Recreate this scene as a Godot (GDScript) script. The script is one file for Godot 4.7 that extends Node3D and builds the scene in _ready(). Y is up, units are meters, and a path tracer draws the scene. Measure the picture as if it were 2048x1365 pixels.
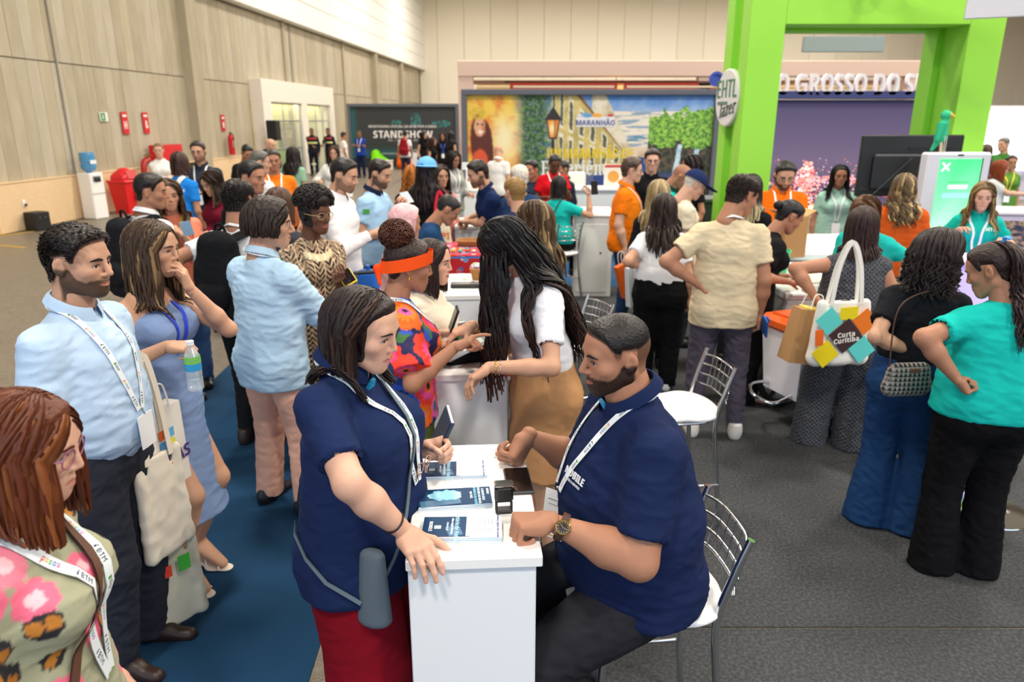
extends Node3D
const LAMP := 76.0
const SKY := 1.5
func _ready() -> void:
	# camera: held overhead at 2.1 m, looking 17 degrees down
	var cam := Camera3D.new()
	cam.name = "camera"
	add_child(cam)
	cam.position = Vector3(0, 2.1, 0)
	cam.rotation_degrees = Vector3(-17.0, 0, 0)
	cam.fov = 50.42
	cam.near = 0.05
	cam.far = 200.0
	cam.current = true
	var lens := CameraAttributesPhysical.new()
	lens.frustum_focal_length = 25.49
	lens.frustum_focus_distance = 2.25
	lens.frustum_near = 0.05
	lens.frustum_far = 200.0
	lens.exposure_aperture = 3.2
	cam.attributes = lens
	var env := WorldEnvironment.new()
	env.name = "environment"
	var e := Environment.new()
	var sky := Sky.new()
	var sm := ProceduralSkyMaterial.new()
	sm.sky_top_color = Color("bcd6f6")
	sm.sky_horizon_color = Color("dde9f8")
	sm.ground_bottom_color = Color("8a8f92")
	sm.ground_horizon_color = Color("b9c2c8")
	sm.sky_energy_multiplier = SKY
	sm.ground_energy_multiplier = SKY * .5
	sky.sky_material = sm
	e.background_mode = Environment.BG_SKY
	e.sky = sky
	e.tonemap_mode = Environment.TONE_MAPPER_LINEAR
	e.tonemap_exposure = 1.02
	e.sdfgi_enabled = true
	e.ssao_enabled = true
	e.ssil_enabled = true
	env.environment = e
	add_child(env)
	setup()
	hall()
	stands()
	furniture()
	people()

# ---------- small helpers ----------
const BIG := 1.0
const CO := [Vector3(0,0,0),Vector3(1,0,0),Vector3(0,1,0),Vector3(1,1,0),Vector3(0,0,1),Vector3(1,0,1),Vector3(0,1,1),Vector3(1,1,1)]
const EA := [0,2,4,6,0,1,4,5,0,1,2,3]
const EB := [1,3,5,7,2,3,6,7,4,5,6,7]
const RX := Vector3(1,0,0)
const RY := Vector3(0,1,0)
const RZ := Vector3(0,0,1)
var mats := {}
var names := {}
var rng := RandomNumberGenerator.new()
var nz := FastNoiseLite.new()

func V(x, y, z) -> Vector3: return Vector3(x, y, z)
func lin(c) -> Color: return Color(c).srgb_to_linear()

func numbered(called: String) -> String:
	var n: int = names.get(called, 0)
	names[called] = n + 1
	return called if n == 0 else "%s_%03d" % [called, n]

func tag(o, label := "", category := "", group := "", kind := ""):
	if label: o.set_meta("label", label)
	if category: o.set_meta("category", category)
	if group: o.set_meta("group", group)
	if kind: o.set_meta("kind", kind)
	return o

func thing(called: String, at: Vector3, turn := 0.0, label := "", category := "", group := "") -> Node3D:
	var o := Node3D.new()
	o.name = numbered(called)
	add_child(o)
	o.position = at
	o.rotation.y = turn
	return tag(o, label, category, group)

func put(called: String, mesh: Mesh, m: Material, parent: Node = null, at := Vector3.ZERO, rot := Vector3.ZERO) -> MeshInstance3D:
	var o := MeshInstance3D.new()
	o.name = numbered(called) if parent == null else called
	o.mesh = mesh
	if m: o.material_override = m
	(self if parent == null else parent).add_child(o, true)
	o.position = at
	o.rotation = rot
	return o

func struct(called: String, mesh: Mesh, m: Material, at := Vector3.ZERO, rot := Vector3.ZERO) -> MeshInstance3D:
	var o := put(called, mesh, m, null, at, rot)
	o.set_meta("kind", "structure")
	return o

func mat(col, rough := 0.7, metal := 0.0, spec := 0.5) -> StandardMaterial3D:
	var key := "%s|%s|%s|%s" % [Color(col).to_html(), rough, metal, spec]
	if mats.has(key): return mats[key]
	var m := StandardMaterial3D.new()
	m.albedo_color = Color(col)
	m.roughness = rough
	m.metallic = metal
	m.metallic_specular = spec
	mats[key] = m
	return m

var weave: NoiseTexture2D
func cloth(col, rough := 0.85, scale := 60.0) -> StandardMaterial3D:
	var key := "cl%s|%s" % [Color(col).to_html(), scale]
	if mats.has(key): return mats[key]
	var m := StandardMaterial3D.new()
	m.albedo_color = Color(col)
	m.roughness = rough
	m.metallic_specular = 0.25
	m.uv1_triplanar = true
	m.uv1_scale = Vector3.ONE * 9.0
	m.normal_enabled = true
	m.normal_texture = weave
	m.normal_scale = 0.10
	mats[key] = m
	return m

func noise_tex(freq: float, ramp: Gradient, size := 512, normal := false, seed_ := 1, octaves := 4, strength := 4.0, type := FastNoiseLite.TYPE_SIMPLEX_SMOOTH) -> NoiseTexture2D:
	var n := FastNoiseLite.new()
	n.seed = seed_
	n.frequency = freq
	n.noise_type = type
	n.fractal_octaves = octaves
	var t := NoiseTexture2D.new()
	t.width = size
	t.height = size
	t.seamless = true
	t.noise = n
	t.as_normal_map = normal
	if normal: t.bump_strength = strength
	if ramp: t.color_ramp = ramp
	return t

func grad(offs: Array, cols: Array) -> Gradient:
	var g := Gradient.new()
	g.offsets = PackedFloat32Array(offs)
	var c := PackedColorArray()
	for x in cols: c.append(Color(x))
	g.colors = c
	return g

# ---------- mesh dictionaries: v, n, i, (c) ----------
func md() -> Dictionary:
	return {"v": PackedVector3Array(), "n": PackedVector3Array(), "i": PackedInt32Array(), "c": PackedColorArray()}

func md_normals(m: Dictionary) -> void:
	var v: PackedVector3Array = m.v
	var ix: PackedInt32Array = m.i
	var n := PackedVector3Array()
	n.resize(v.size())
	for t in range(0, ix.size(), 3):
		var a := ix[t]
		var b := ix[t + 1]
		var c := ix[t + 2]
		var f := (v[c] - v[a]).cross(v[b] - v[a])
		n[a] += f
		n[b] += f
		n[c] += f
	for k in n.size(): n[k] = n[k].normalized()
	m.n = n

func md_append(dst: Dictionary, src: Dictionary, t := Transform3D(), col = null, flip := false) -> void:
	var base: int = dst.v.size()
	var v: PackedVector3Array = t * (src.v as PackedVector3Array)
	var nb := t.basis.inverse().transposed()
	var n := PackedVector3Array()
	n.resize(src.n.size())
	for k in src.n.size(): n[k] = (nb * src.n[k]).normalized()
	var ix: PackedInt32Array = src.i.duplicate()
	if flip:
		for k in range(0, ix.size(), 3):
			var q := ix[k + 1]
			ix[k + 1] = ix[k + 2]
			ix[k + 2] = q
	for k in ix.size(): ix[k] += base
	var dv: PackedVector3Array = dst.v
	dv.append_array(v)
	dst.v = dv
	var dn: PackedVector3Array = dst.n
	dn.append_array(n)
	dst.n = dn
	var di: PackedInt32Array = dst.i
	di.append_array(ix)
	dst.i = di
	var dc: PackedColorArray = dst.c
	if col is PackedColorArray:
		dc.append_array(col)
	else:
		var cc: Color = col if col != null else Color.WHITE
		var pc := PackedColorArray()
		pc.resize(v.size())
		pc.fill(cc)
		dc.append_array(pc)
	dst.c = dc

func md_mesh(m: Dictionary) -> ArrayMesh:
	var am := ArrayMesh.new()
	if m.i.size() == 0: return am
	var a := []
	a.resize(Mesh.ARRAY_MAX)
	a[Mesh.ARRAY_VERTEX] = m.v
	a[Mesh.ARRAY_NORMAL] = m.n
	a[Mesh.ARRAY_INDEX] = m.i
	if m.c.size() == m.v.size(): a[Mesh.ARRAY_COLOR] = m.c
	if m.has("uv") and m.uv.size() == m.v.size(): a[Mesh.ARRAY_TEX_UV] = m.uv
	am.add_surface_from_arrays(Mesh.PRIMITIVE_TRIANGLES, a)
	return am

# box with chamfered edges (flat shaded), centred at o
func md_box(m: Dictionary, o: Vector3, s: Vector3, ch := 0.0, b := Basis()) -> void:
	var h := s * 0.5
	var c := minf(ch, minf(h.x, minf(h.y, h.z)) * 0.98)
	var pts := PackedVector3Array()
	if c <= 0.0:
		for ax in 3:
			for sg in [-1.0, 1.0]:
				var n := Vector3.ZERO
				n[ax] = sg
				var u := Vector3.ZERO
				u[(ax + 1) % 3] = 1.0
				var w := Vector3.ZERO
				w[(ax + 2) % 3] = 1.0
				md_quad(m, o + b * ((n - u - w) * h), o + b * ((n + u - w) * h), o + b * ((n + u + w) * h), o + b * ((n - u + w) * h), b * n)
		return
	for ax in 3:
		for sg in [-1.0, 1.0]:
			var n := Vector3.ZERO
			n[ax] = sg
			var iu := (ax + 1) % 3
			var iw := (ax + 2) % 3
			var q := []
			for e in [[-1, -1], [1, -1], [1, 1], [-1, 1]]:
				var p := n * h
				p[iu] = e[0] * (h[iu] - c)
				p[iw] = e[1] * (h[iw] - c)
				q.append(o + b * p)
			md_quad(m, q[0], q[1], q[2], q[3], b * n)
	for ax in 3:
		var iu := (ax + 1) % 3
		var iw := (ax + 2) % 3
		for e in [[-1, -1], [1, -1], [1, 1], [-1, 1]]:
			var p1 := Vector3.ZERO
			p1[iu] = e[0] * h[iu]
			p1[iw] = e[1] * (h[iw] - c)
			var p2 := Vector3.ZERO
			p2[iu] = e[0] * (h[iu] - c)
			p2[iw] = e[1] * h[iw]
			var l := Vector3.ZERO
			l[ax] = h[ax] - c
			var n := Vector3.ZERO
			n[iu] = e[0]
			n[iw] = e[1]
			md_quad(m, o + b * (p1 - l), o + b * (p1 + l), o + b * (p2 + l), o + b * (p2 - l), b * n.normalized())
	for x in [-1.0, 1.0]:
		for y in [-1.0, 1.0]:
			for z in [-1.0, 1.0]:
				var n := Vector3(x, y, z)
				md_tri(m, o + b * (n * (h - V(0, c, c))), o + b * (n * (h - V(c, 0, c))), o + b * (n * (h - V(c, c, 0))), b * n.normalized())

func md_quad(m: Dictionary, a: Vector3, b: Vector3, c: Vector3, d: Vector3, n: Vector3) -> void:
	md_tri(m, a, b, c, n)
	md_tri(m, a, c, d, n)

func md_tri(m: Dictionary, a: Vector3, b: Vector3, c: Vector3, n: Vector3) -> void:
	var k: int = m.v.size()
	m.v.append(a)
	if (c - a).cross(b - a).dot(n) >= 0.0:
		m.v.append(b)
		m.v.append(c)
	else:
		m.v.append(c)
		m.v.append(b)
	for j in 3:
		m.n.append(n)
		m.i.append(k + j)

func boxm(s: Vector3, ch := 0.0, o := Vector3.ZERO) -> ArrayMesh:
	var m := md()
	md_box(m, o, s, ch)
	return md_mesh(m)

# swept tube: pts, radii (float or array), sides; flat = [axis, scale] squashes the section along an axis
func md_tube(m: Dictionary, pts: Array, rad, sides := 8, col = null, side_hint := Vector3.ZERO, ws := 1.0, caps := true) -> void:
	var base: int = m.v.size()
	var np := pts.size()
	var prev := side_hint
	var vs: PackedVector3Array = m.v
	var ns: PackedVector3Array = m.n
	var ids: PackedInt32Array = m.i
	var cs: PackedColorArray = m.c
	for k in np:
		var p: Vector3 = pts[k]
		var dirv: Vector3 = (pts[mini(k + 1, np - 1)] - pts[maxi(k - 1, 0)])
		dirv = dirv.normalized() if dirv.length() > 1e-6 else RY
		if prev == Vector3.ZERO: prev = dirv.cross(RY if absf(dirv.y) < 0.9 else RX)
		var u := (prev - dirv * prev.dot(dirv))
		if u.length() < 1e-5: u = dirv.cross(RX if absf(dirv.x) < 0.9 else RZ)
		u = u.normalized()
		prev = u
		var w := dirv.cross(u)
		var r: float = rad if (rad is float) else rad[k]
		for j in sides:
			var an := TAU * j / sides
			var cx := cos(an)
			var sy := sin(an)
			vs.append(p + u * (cx * r * ws) + w * (sy * r))
			ns.append((u * (cx / ws) + w * sy).normalized())
			if col != null: cs.append(col)
	for k in np - 1:
		for j in sides:
			var a := base + k * sides + j
			var b := base + k * sides + (j + 1) % sides
			ids.append_array([a, a + sides, b, b, a + sides, b + sides])
	if caps:
		for e in [0, np - 1]:
			var dirv: Vector3 = (pts[1] - pts[0]) if e == 0 else (pts[np - 1] - pts[np - 2])
			dirv = dirv.normalized() * (-1.0 if e == 0 else 1.0)
			var c0 := vs.size()
			for j in sides:
				vs.append(vs[base + e * sides + j])
				ns.append(dirv)
				if col != null: cs.append(col)
			for j in range(1, sides - 1):
				if e == 0: ids.append_array([c0, c0 + j, c0 + j + 1])
				else: ids.append_array([c0, c0 + j + 1, c0 + j])
	m.v = vs
	m.n = ns
	m.i = ids
	m.c = cs

func tube(pts: Array, rad, sides := 8) -> ArrayMesh:
	var m := md()
	md_tube(m, pts, rad, sides)
	return md_mesh(m)

func smooth_path(pts: Array, per := 6) -> Array:
	var out := []
	var n := pts.size()
	for k in n - 1:
		var p0: Vector3 = pts[maxi(k - 1, 0)]
		var p1: Vector3 = pts[k]
		var p2: Vector3 = pts[k + 1]
		var p3: Vector3 = pts[mini(k + 2, n - 1)]
		for j in per:
			out.append(p1.cubic_interpolate(p2, p0, p3, float(j) / per))
	out.append(pts[n - 1])
	return out

# lathe around y: profile of [r, y]
func md_lathe(m: Dictionary, prof: Array, sides := 24, o := Vector3.ZERO, sq := Vector2.ONE) -> void:
	for k in prof.size() - 1:
		var r0: float = prof[k][0]
		var y0: float = prof[k][1]
		var r1: float = prof[k + 1][0]
		var y1: float = prof[k + 1][1]
		var nr := y1 - y0
		var ny := r0 - r1
		var base: int = m.v.size()
		for j in sides + 1:
			var a := TAU * j / sides
			var cs := V(cos(a) * sq.x, 0, sin(a) * sq.y)
			m.v.append(o + cs * r0 + RY * y0)
			m.v.append(o + cs * r1 + RY * y1)
			var n := (V(cos(a), 0, sin(a)) * nr + RY * ny).normalized()
			m.n.append(n)
			m.n.append(n)
		for j in sides:
			var b := base + j * 2
			for q in [b, b + 2, b + 1, b + 2, b + 3, b + 1]: m.i.append(q)

func lathe(prof: Array, sides := 24, sq := Vector2.ONE) -> ArrayMesh:
	var m := md()
	md_lathe(m, prof, sides, Vector3.ZERO, sq)
	return md_mesh(m)

# flat ribbon (with thickness) through points; nrm = outward normals per point
func md_ribbon(m: Dictionary, pts: Array, nrm: Array, w: float, th := 0.002, uvlen := 0.0) -> void:
	var n := pts.size()
	var base: int = m.v.size()
	var acc := 0.0
	var uv: PackedVector2Array = m.get("uv", PackedVector2Array())
	for k in n:
		var dv: Vector3 = (pts[mini(k + 1, n - 1)] - pts[maxi(k - 1, 0)]).normalized()
		var nn: Vector3 = nrm[k] if nrm.size() > 1 else nrm[0]
		nn = (nn - dv * nn.dot(dv)).normalized()
		var s := dv.cross(nn) * (w * 0.5)
		if k > 0: acc += pts[k].distance_to(pts[k - 1])
		var q: Vector3 = pts[k]
		for e in [[q + s + nn * th, nn, 1.0], [q - s + nn * th, nn, 0.0], [q + s, -nn, 1.0], [q - s, -nn, 0.0]]:
			m.v.append(e[0])
			m.n.append(e[1])
			uv.append(Vector2(acc / (uvlen if uvlen > 0 else 1.0), e[2]))
	for k in n - 1:
		var b := base + k * 4
		for q in [b, b + 1, b + 4, b + 1, b + 5, b + 4, b + 2, b + 6, b + 3, b + 3, b + 6, b + 7]: m.i.append(q)
	m.uv = uv

# ---------- signed distance fields meshed as surface nets ----------
# primitive: tapered capsule a-b, radii ra-rb, smooth join k, stretched ws along side and wf along front, flat ends ca / cb, sub = carved away
func pr(a: Vector3, b: Vector3, ra: float, rb: float, k := 0.03, side := RX, ws := 1.0, ca := false, cb := false, front := RZ, wf := 1.0, sub := false) -> Array:
	return [a, b, ra, rb, k, side, ws, ca, cb, front, wf, sub]

func ell(c: Vector3, r: Vector3, k := 0.02, sub := false, bs := Basis()) -> Array:
	return [c, c, r.y, r.y, k, bs.x, r.x / r.y, false, false, bs.z, r.z / r.y, sub]

func field(prims: Array, c: float) -> Dictionary:
	var lo := Vector3(1e9, 1e9, 1e9)
	var hi := -lo
	for p in prims:
		if p[11]: continue
		var R: float = maxf(p[2], p[3]) * maxf(1.0, maxf(p[6], p[10])) + p[4] + 3.0 * c
		lo = lo.min((p[0] as Vector3).min(p[1]) - Vector3.ONE * R)
		hi = hi.max((p[0] as Vector3).max(p[1]) + Vector3.ONE * R)
	var nx := int((hi.x - lo.x) / c) + 2
	var ny := int((hi.y - lo.y) / c) + 2
	var nzc := int((hi.z - lo.z) / c) + 2
	var d := PackedFloat32Array()
	d.resize(nx * ny * nzc)
	d.fill(BIG)
	var mx4 := nx / 4 + 1
	var my4 := ny / 4 + 1
	var mask := PackedByteArray()
	mask.resize(mx4 * my4 * (nzc / 4 + 1))
	for p in prims:
		var a: Vector3 = p[0] - lo
		var b: Vector3 = p[1] - lo
		var ra: float = p[2]
		var rb: float = p[3]
		var k: float = p[4]
		var sd: Vector3 = p[5]
		var fr: Vector3 = p[9]
		var ws: float = p[6]
		var wf: float = p[10]
		var ca: bool = p[7]
		var cb: bool = p[8]
		var sub: bool = p[11]
		var mx := maxf(1.0, maxf(ws, wf))
		var mn := minf(1.0, minf(ws, wf))
		var si := 1.0 / (ws * ws) - 1.0
		var fi := 1.0 / (wf * wf) - 1.0
		var R := maxf(ra, rb) * mx + k + 2.0 * c
		var p0 := (a.min(b) - Vector3.ONE * R) / c
		var p1 := (a.max(b) + Vector3.ONE * R) / c
		var x0 := clampi(int(p0.x), 0, nx - 1)
		var y0 := clampi(int(p0.y), 0, ny - 1)
		var z0 := clampi(int(p0.z), 0, nzc - 1)
		var x1 := clampi(int(p1.x) + 1, 0, nx - 1)
		var y1 := clampi(int(p1.y) + 1, 0, ny - 1)
		var z1 := clampi(int(p1.z) + 1, 0, nzc - 1)
		x0 -= x0 % 4
		y0 -= y0 % 4
		z0 -= z0 % 4
		var ab := b - a
		var L := ab.length()
		var il2 := 1.0 / (L * L) if L > 1e-6 else 0.0
		var ik := 1.0 / maxf(k, 1e-5)
		var k4 := k * 0.25
		var brad := 4.0 * c * 0.87 * 1.0
		for bz in range(z0, z1 + 1, 4):
			for by in range(y0, y1 + 1, 4):
				for bxx in range(x0, x1 + 1, 4):
					# distance at the block's middle
					var cp := Vector3((bxx + 1.5) * c, (by + 1.5) * c, (bz + 1.5) * c) - a
					var t := cp.dot(ab) * il2
					var tc := clampf(t, 0.0, 1.0)
					var q := cp - ab * tc
					var s := q.dot(sd)
					var f := q.dot(fr)
					var dist := (sqrt(q.length_squared() + s * s * si + f * f * fi) - (ra + (rb - ra) * tc)) * mn
					if dist > brad + k + c: continue
					var deep := dist < -(brad + k + c) and not ca and not cb
					if not deep: mask[bxx / 4 + mx4 * (by / 4 + my4 * (bz / 4))] = 1
					var ze := mini(bz + 4, nzc)
					var ye := mini(by + 4, ny)
					var xe := mini(bxx + 4, nx)
					for z in range(bz, ze):
						for y in range(by, ye):
							var ri := nx * (y + ny * z)
							for x in range(bxx, xe):
								var i := ri + x
								var old := d[i]
								if not deep:
									cp = Vector3(x * c, y * c, z * c) - a
									t = cp.dot(ab) * il2
									tc = clampf(t, 0.0, 1.0)
									if (cb and t > 1.0) or (ca and t < 0.0):
										q = cp - ab * t
										s = q.dot(sd)
										f = q.dot(fr)
										dist = (sqrt(q.length_squared() + s * s * si + f * f * fi) - (ra + (rb - ra) * tc)) * mn
										var ax := (t - 1.0) * L if t > 1.0 else -t * L
										var hh := maxf(.016 - absf(dist - ax), 0.0)
										dist = maxf(dist, ax) + hh * hh * 15.6
									else:
										q = cp - ab * tc
										s = q.dot(sd)
										f = q.dot(fr)
										dist = (sqrt(q.length_squared() + s * s * si + f * f * fi) - (ra + (rb - ra) * tc)) * mn
								if sub:
									var h := maxf(k - absf(old + dist), 0.0) * ik
									d[i] = maxf(old, -dist) + h * h * k4
								else:
									var h := maxf(k - absf(old - dist), 0.0) * ik
									d[i] = minf(old, dist) - h * h * k4
	return {"lo": lo, "c": c, "nx": nx, "ny": ny, "nz": nzc, "d": d, "mask": mask, "mx": mx4, "my": my4}

func fval(F: Dictionary, p: Vector3) -> float:
	var q: Vector3 = (p - F.lo) / F.c
	var x := int(q.x)
	var y := int(q.y)
	var z := int(q.z)
	if q.x < 0 or q.y < 0 or q.z < 0 or x >= F.nx - 1 or y >= F.ny - 1 or z >= F.nz - 1: return BIG
	var i: int = x + F.nx * (y + F.ny * z)
	var d: PackedFloat32Array = F.d
	var sx: int = F.nx
	var sxy: int = F.nx * F.ny
	var f := q - Vector3(x, y, z)
	var a := lerpf(lerpf(d[i], d[i + 1], f.x), lerpf(d[i + sx], d[i + sx + 1], f.x), f.y)
	var b := lerpf(lerpf(d[i + sxy], d[i + sxy + 1], f.x), lerpf(d[i + sxy + sx], d[i + sxy + sx + 1], f.x), f.y)
	return lerpf(a, b, f.z)

func fgrad(F: Dictionary, p: Vector3) -> Vector3:
	var e: float = F.c
	return Vector3(fval(F, p + RX * e) - fval(F, p - RX * e), fval(F, p + RY * e) - fval(F, p - RY * e), fval(F, p + RZ * e) - fval(F, p - RZ * e)).normalized()

# push a point outside of a field
func outside(F: Dictionary, p: Vector3, gap: float) -> Vector3:
	for k in 3:
		var v := fval(F, p)
		if v >= gap: return p
		p += fgrad(F, p) * (gap - v)
	return p

func nets(F: Dictionary) -> Dictionary:
	var d: PackedFloat32Array = F.d
	var nx: int = F.nx
	var ny: int = F.ny
	var sxy := nx * ny
	var c: float = F.c
	var lim := c * 1.8
	var lo: Vector3 = F.lo
	var mp := PackedInt32Array()
	mp.resize(d.size())
	var off := [0, 1, nx, nx + 1, sxy, sxy + 1, sxy + nx, sxy + nx + 1]
	var v := PackedVector3Array()
	var cells := PackedInt32Array()
	var vals := PackedFloat32Array()
	vals.resize(8)
	var mask: PackedByteArray = F.mask
	var mx4: int = F.mx
	var my4: int = F.my
	for bi in mask.size():
		if mask[bi] == 0: continue
		var bx := (bi % mx4) * 4
		var by := ((bi / mx4) % my4) * 4
		var bz := (bi / (mx4 * my4)) * 4
		for z in range(bz, mini(bz + 4, F.nz - 1)):
			for y in range(by, mini(by + 4, ny - 1)):
				var ri := nx * (y + ny * z)
				for x in range(bx, mini(bx + 4, nx - 1)):
					var i := ri + x
					var v0 := d[i]
					if v0 > lim or v0 < -lim: continue
					var neg := v0 < 0.0
					if (d[i + 1] < 0.0) == neg and (d[i + nx] < 0.0) == neg and (d[i + nx + 1] < 0.0) == neg and (d[i + sxy] < 0.0) == neg and (d[i + sxy + 1] < 0.0) == neg and (d[i + sxy + nx] < 0.0) == neg and (d[i + sxy + nx + 1] < 0.0) == neg: continue
					for q in 8: vals[q] = d[i + off[q]]
					var s := Vector3.ZERO
					var cnt := 0
					for e in 12:
						var va := vals[EA[e]]
						var vb := vals[EB[e]]
						if (va < 0.0) != (vb < 0.0):
							var t := va / (va - vb)
							s += (CO[EA[e]] as Vector3).lerp(CO[EB[e]], t)
							cnt += 1
					v.append(lo + (Vector3(x, y, z) + s / cnt) * c)
					mp[i] = v.size()
					cells.append(i)
	var ix := PackedInt32Array()
	for i in cells:
		var neg := d[i] < 0.0
		for ax in 3:
			var o1: int = [1, nx, sxy][ax]
			if (d[i + o1] < 0.0) == neg: continue
			var u: int = [nx, sxy, 1][ax]
			var w: int = [sxy, 1, nx][ax]
			if i - u - w < 0: continue
			var a := mp[i] - 1
			var b := mp[i - u] - 1
			var cc := mp[i - u - w] - 1
			var e := mp[i - w] - 1
			if a < 0 or b < 0 or cc < 0 or e < 0: continue
			if neg: ix.append_array([a, cc, b, a, e, cc])
			else: ix.append_array([a, b, cc, a, cc, e])
	var m := {"v": v, "i": ix, "c": PackedColorArray(), "n": PackedVector3Array()}
	md_normals(m)
	return m

func sdf(prims: Array, c: float) -> Dictionary:
	return nets(field(prims, c))

# folds of cloth: displace along the normal with stretched noise
func folds(m: Dictionary, amp: float, fr: Vector3, sd := 1, ridge := true) -> void:
	nz.seed = sd
	nz.frequency = 1.0
	nz.fractal_octaves = 2
	var v: PackedVector3Array = m.v
	var n: PackedVector3Array = m.n
	for k in v.size():
		var p := v[k] * fr
		var g := nz.get_noise_3dv(p)
		if ridge: g = 0.5 - absf(g) * 2.0
		v[k] += n[k] * (g * amp)
	m.v = v
	md_normals(m)

func setup() -> void:
	rng.seed = 12345
	weave = noise_tex(.12, null, 512, true, 3, 3, 6.0)
	skin_m = StandardMaterial3D.new()
	skin_m.vertex_color_use_as_albedo = true
	skin_m.roughness = .5
	skin_m.metallic_specular = .38
	hair_m = StandardMaterial3D.new()
	hair_m.vertex_color_use_as_albedo = true
	hair_m.roughness = .48
	hair_m.metallic_specular = .45

# ---------- heads, hands, shoes: built once, then placed ----------
var heads := {}
var hands := {}
var shoes := {}
var skin_m: StandardMaterial3D
var hair_m: StandardMaterial3D
const SKIN := ["d9aa92", "c99a7e", "b07d62", "8f624a", "684332"]

func head_mesh(sex: String, near: bool) -> Dictionary:
	var key := sex + str(near)
	if heads.has(key): return heads[key]
	var f := sex == "f"
	var jw := 0.9 if f else 1.0
	var P := []
	P.append(ell(V(0, .032, -.014), V(.074, .084, .094), .02))
	P.append(ell(V(0, .045, .030), V(.062, .052, .056), .03))
	P.append(ell(V(0, -.035, .026), V(.058 * jw, .070, .062), .03))
	for s in [-1, 1]:
		P.append(pr(V(s * .050 * jw, -.052, -.004), V(s * .018 * jw, -.096, .062), .018, .016, .025))
		P.append(ell(V(s * (.037 if f else .041), -.022, .058 if f else .060), V(.020, .018, .020), .03))
	P.append(ell(V(0, -.098, .070), V(.020 * jw, .016, .016), .02))
	P.append(pr(V(-.032, .024, .077), V(.032, .024, .077), .013, .013, .02))
	P.append(ell(V(0, -.066, .076), V(.030, .024, .016), .02))
	for s in [-1, 1]:
		P.append(ell(V(s * .032, .000, .104), V(.019, .013, .017), .012, true))
	P.append(pr(V(0, .018, .087), V(0, -.027, .111 if not f else .106), .0075, .0105 if not f else .0080, .012))
	for s in [-1, 1]:
		P.append(ell(V(s * (.011 if not f else .009), -.033, .096 if not f else .095), V(.0080, .0070, .010) * (1.0 if not f else .85), .008))
	P.append(pr(V(-.020, -.061, .081), V(0, -.057, .092), .0035, .0058, .006))
	P.append(pr(V(.020, -.061, .081), V(0, -.057, .092), .0035, .0058, .006))
	P.append(pr(V(-.018, -.067, .082), V(0, -.071, .091), .0035, .0068, .006))
	P.append(pr(V(.018, -.067, .082), V(0, -.071, .091), .0035, .0068, .006))
	if near:
		P.append(pr(V(-.021, -.0635, .092), V(.021, -.0635, .092), .0022, .0022, .002, RX, 1.0, false, false, RZ, 1.0, true))
	for s in [-1, 1]:
		P.append(ell(V(s * .031, .001, .074), V(.0155, .0145, .0140), .004))
		if near:
			P.append(ell(V(s * .031, -.001, .092), V(.0150, .0056, .020), .003, true))
		var bs := Basis(RY, -s * .35) * Basis(RX, -.15)
		P.append(ell(V(s * .079, -.004, -.012), V(.0095, .031, .019), .006, false, bs))
		P.append(ell(V(s * .091, -.001, -.006), V(.010, .018, .010), .006, true, bs))
	var nr := .047 if f else .056
	P.append(pr(V(0, -.055, -.030), V(0, -.185, -.048), nr, nr + .006, .03, RX, 1.05))
	var F := field(P, .0036 if near else .0075)
	var m := nets(F)
	m.F = F
	heads[key] = m
	return m

func seg(x: float, pts: Array) -> float:
	if x <= pts[0][0]: return pts[0][1]
	for k in range(1, pts.size()):
		if x <= pts[k][0]:
			return lerpf(pts[k - 1][1], pts[k][1], (x - pts[k - 1][0]) / (pts[k][0] - pts[k - 1][0]))
	return pts[-1][1]

const HAIRLINE := [[-.12, -.072], [-.06, -.072], [-.042, -.05], [-.034, .02], [.012, .03], [.018, .004], [.030, .002], [.042, .03], [.054, .055], [.072, .070], [.11, .084]]

func scalp(p: Vector3, line := 0.0) -> float:
	var y := seg(p.z, HAIRLINE) + line * smoothstep(.0, .08, p.z)
	return clampf((p.y - y + .002) / .034, 0.0, 1.0)

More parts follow.
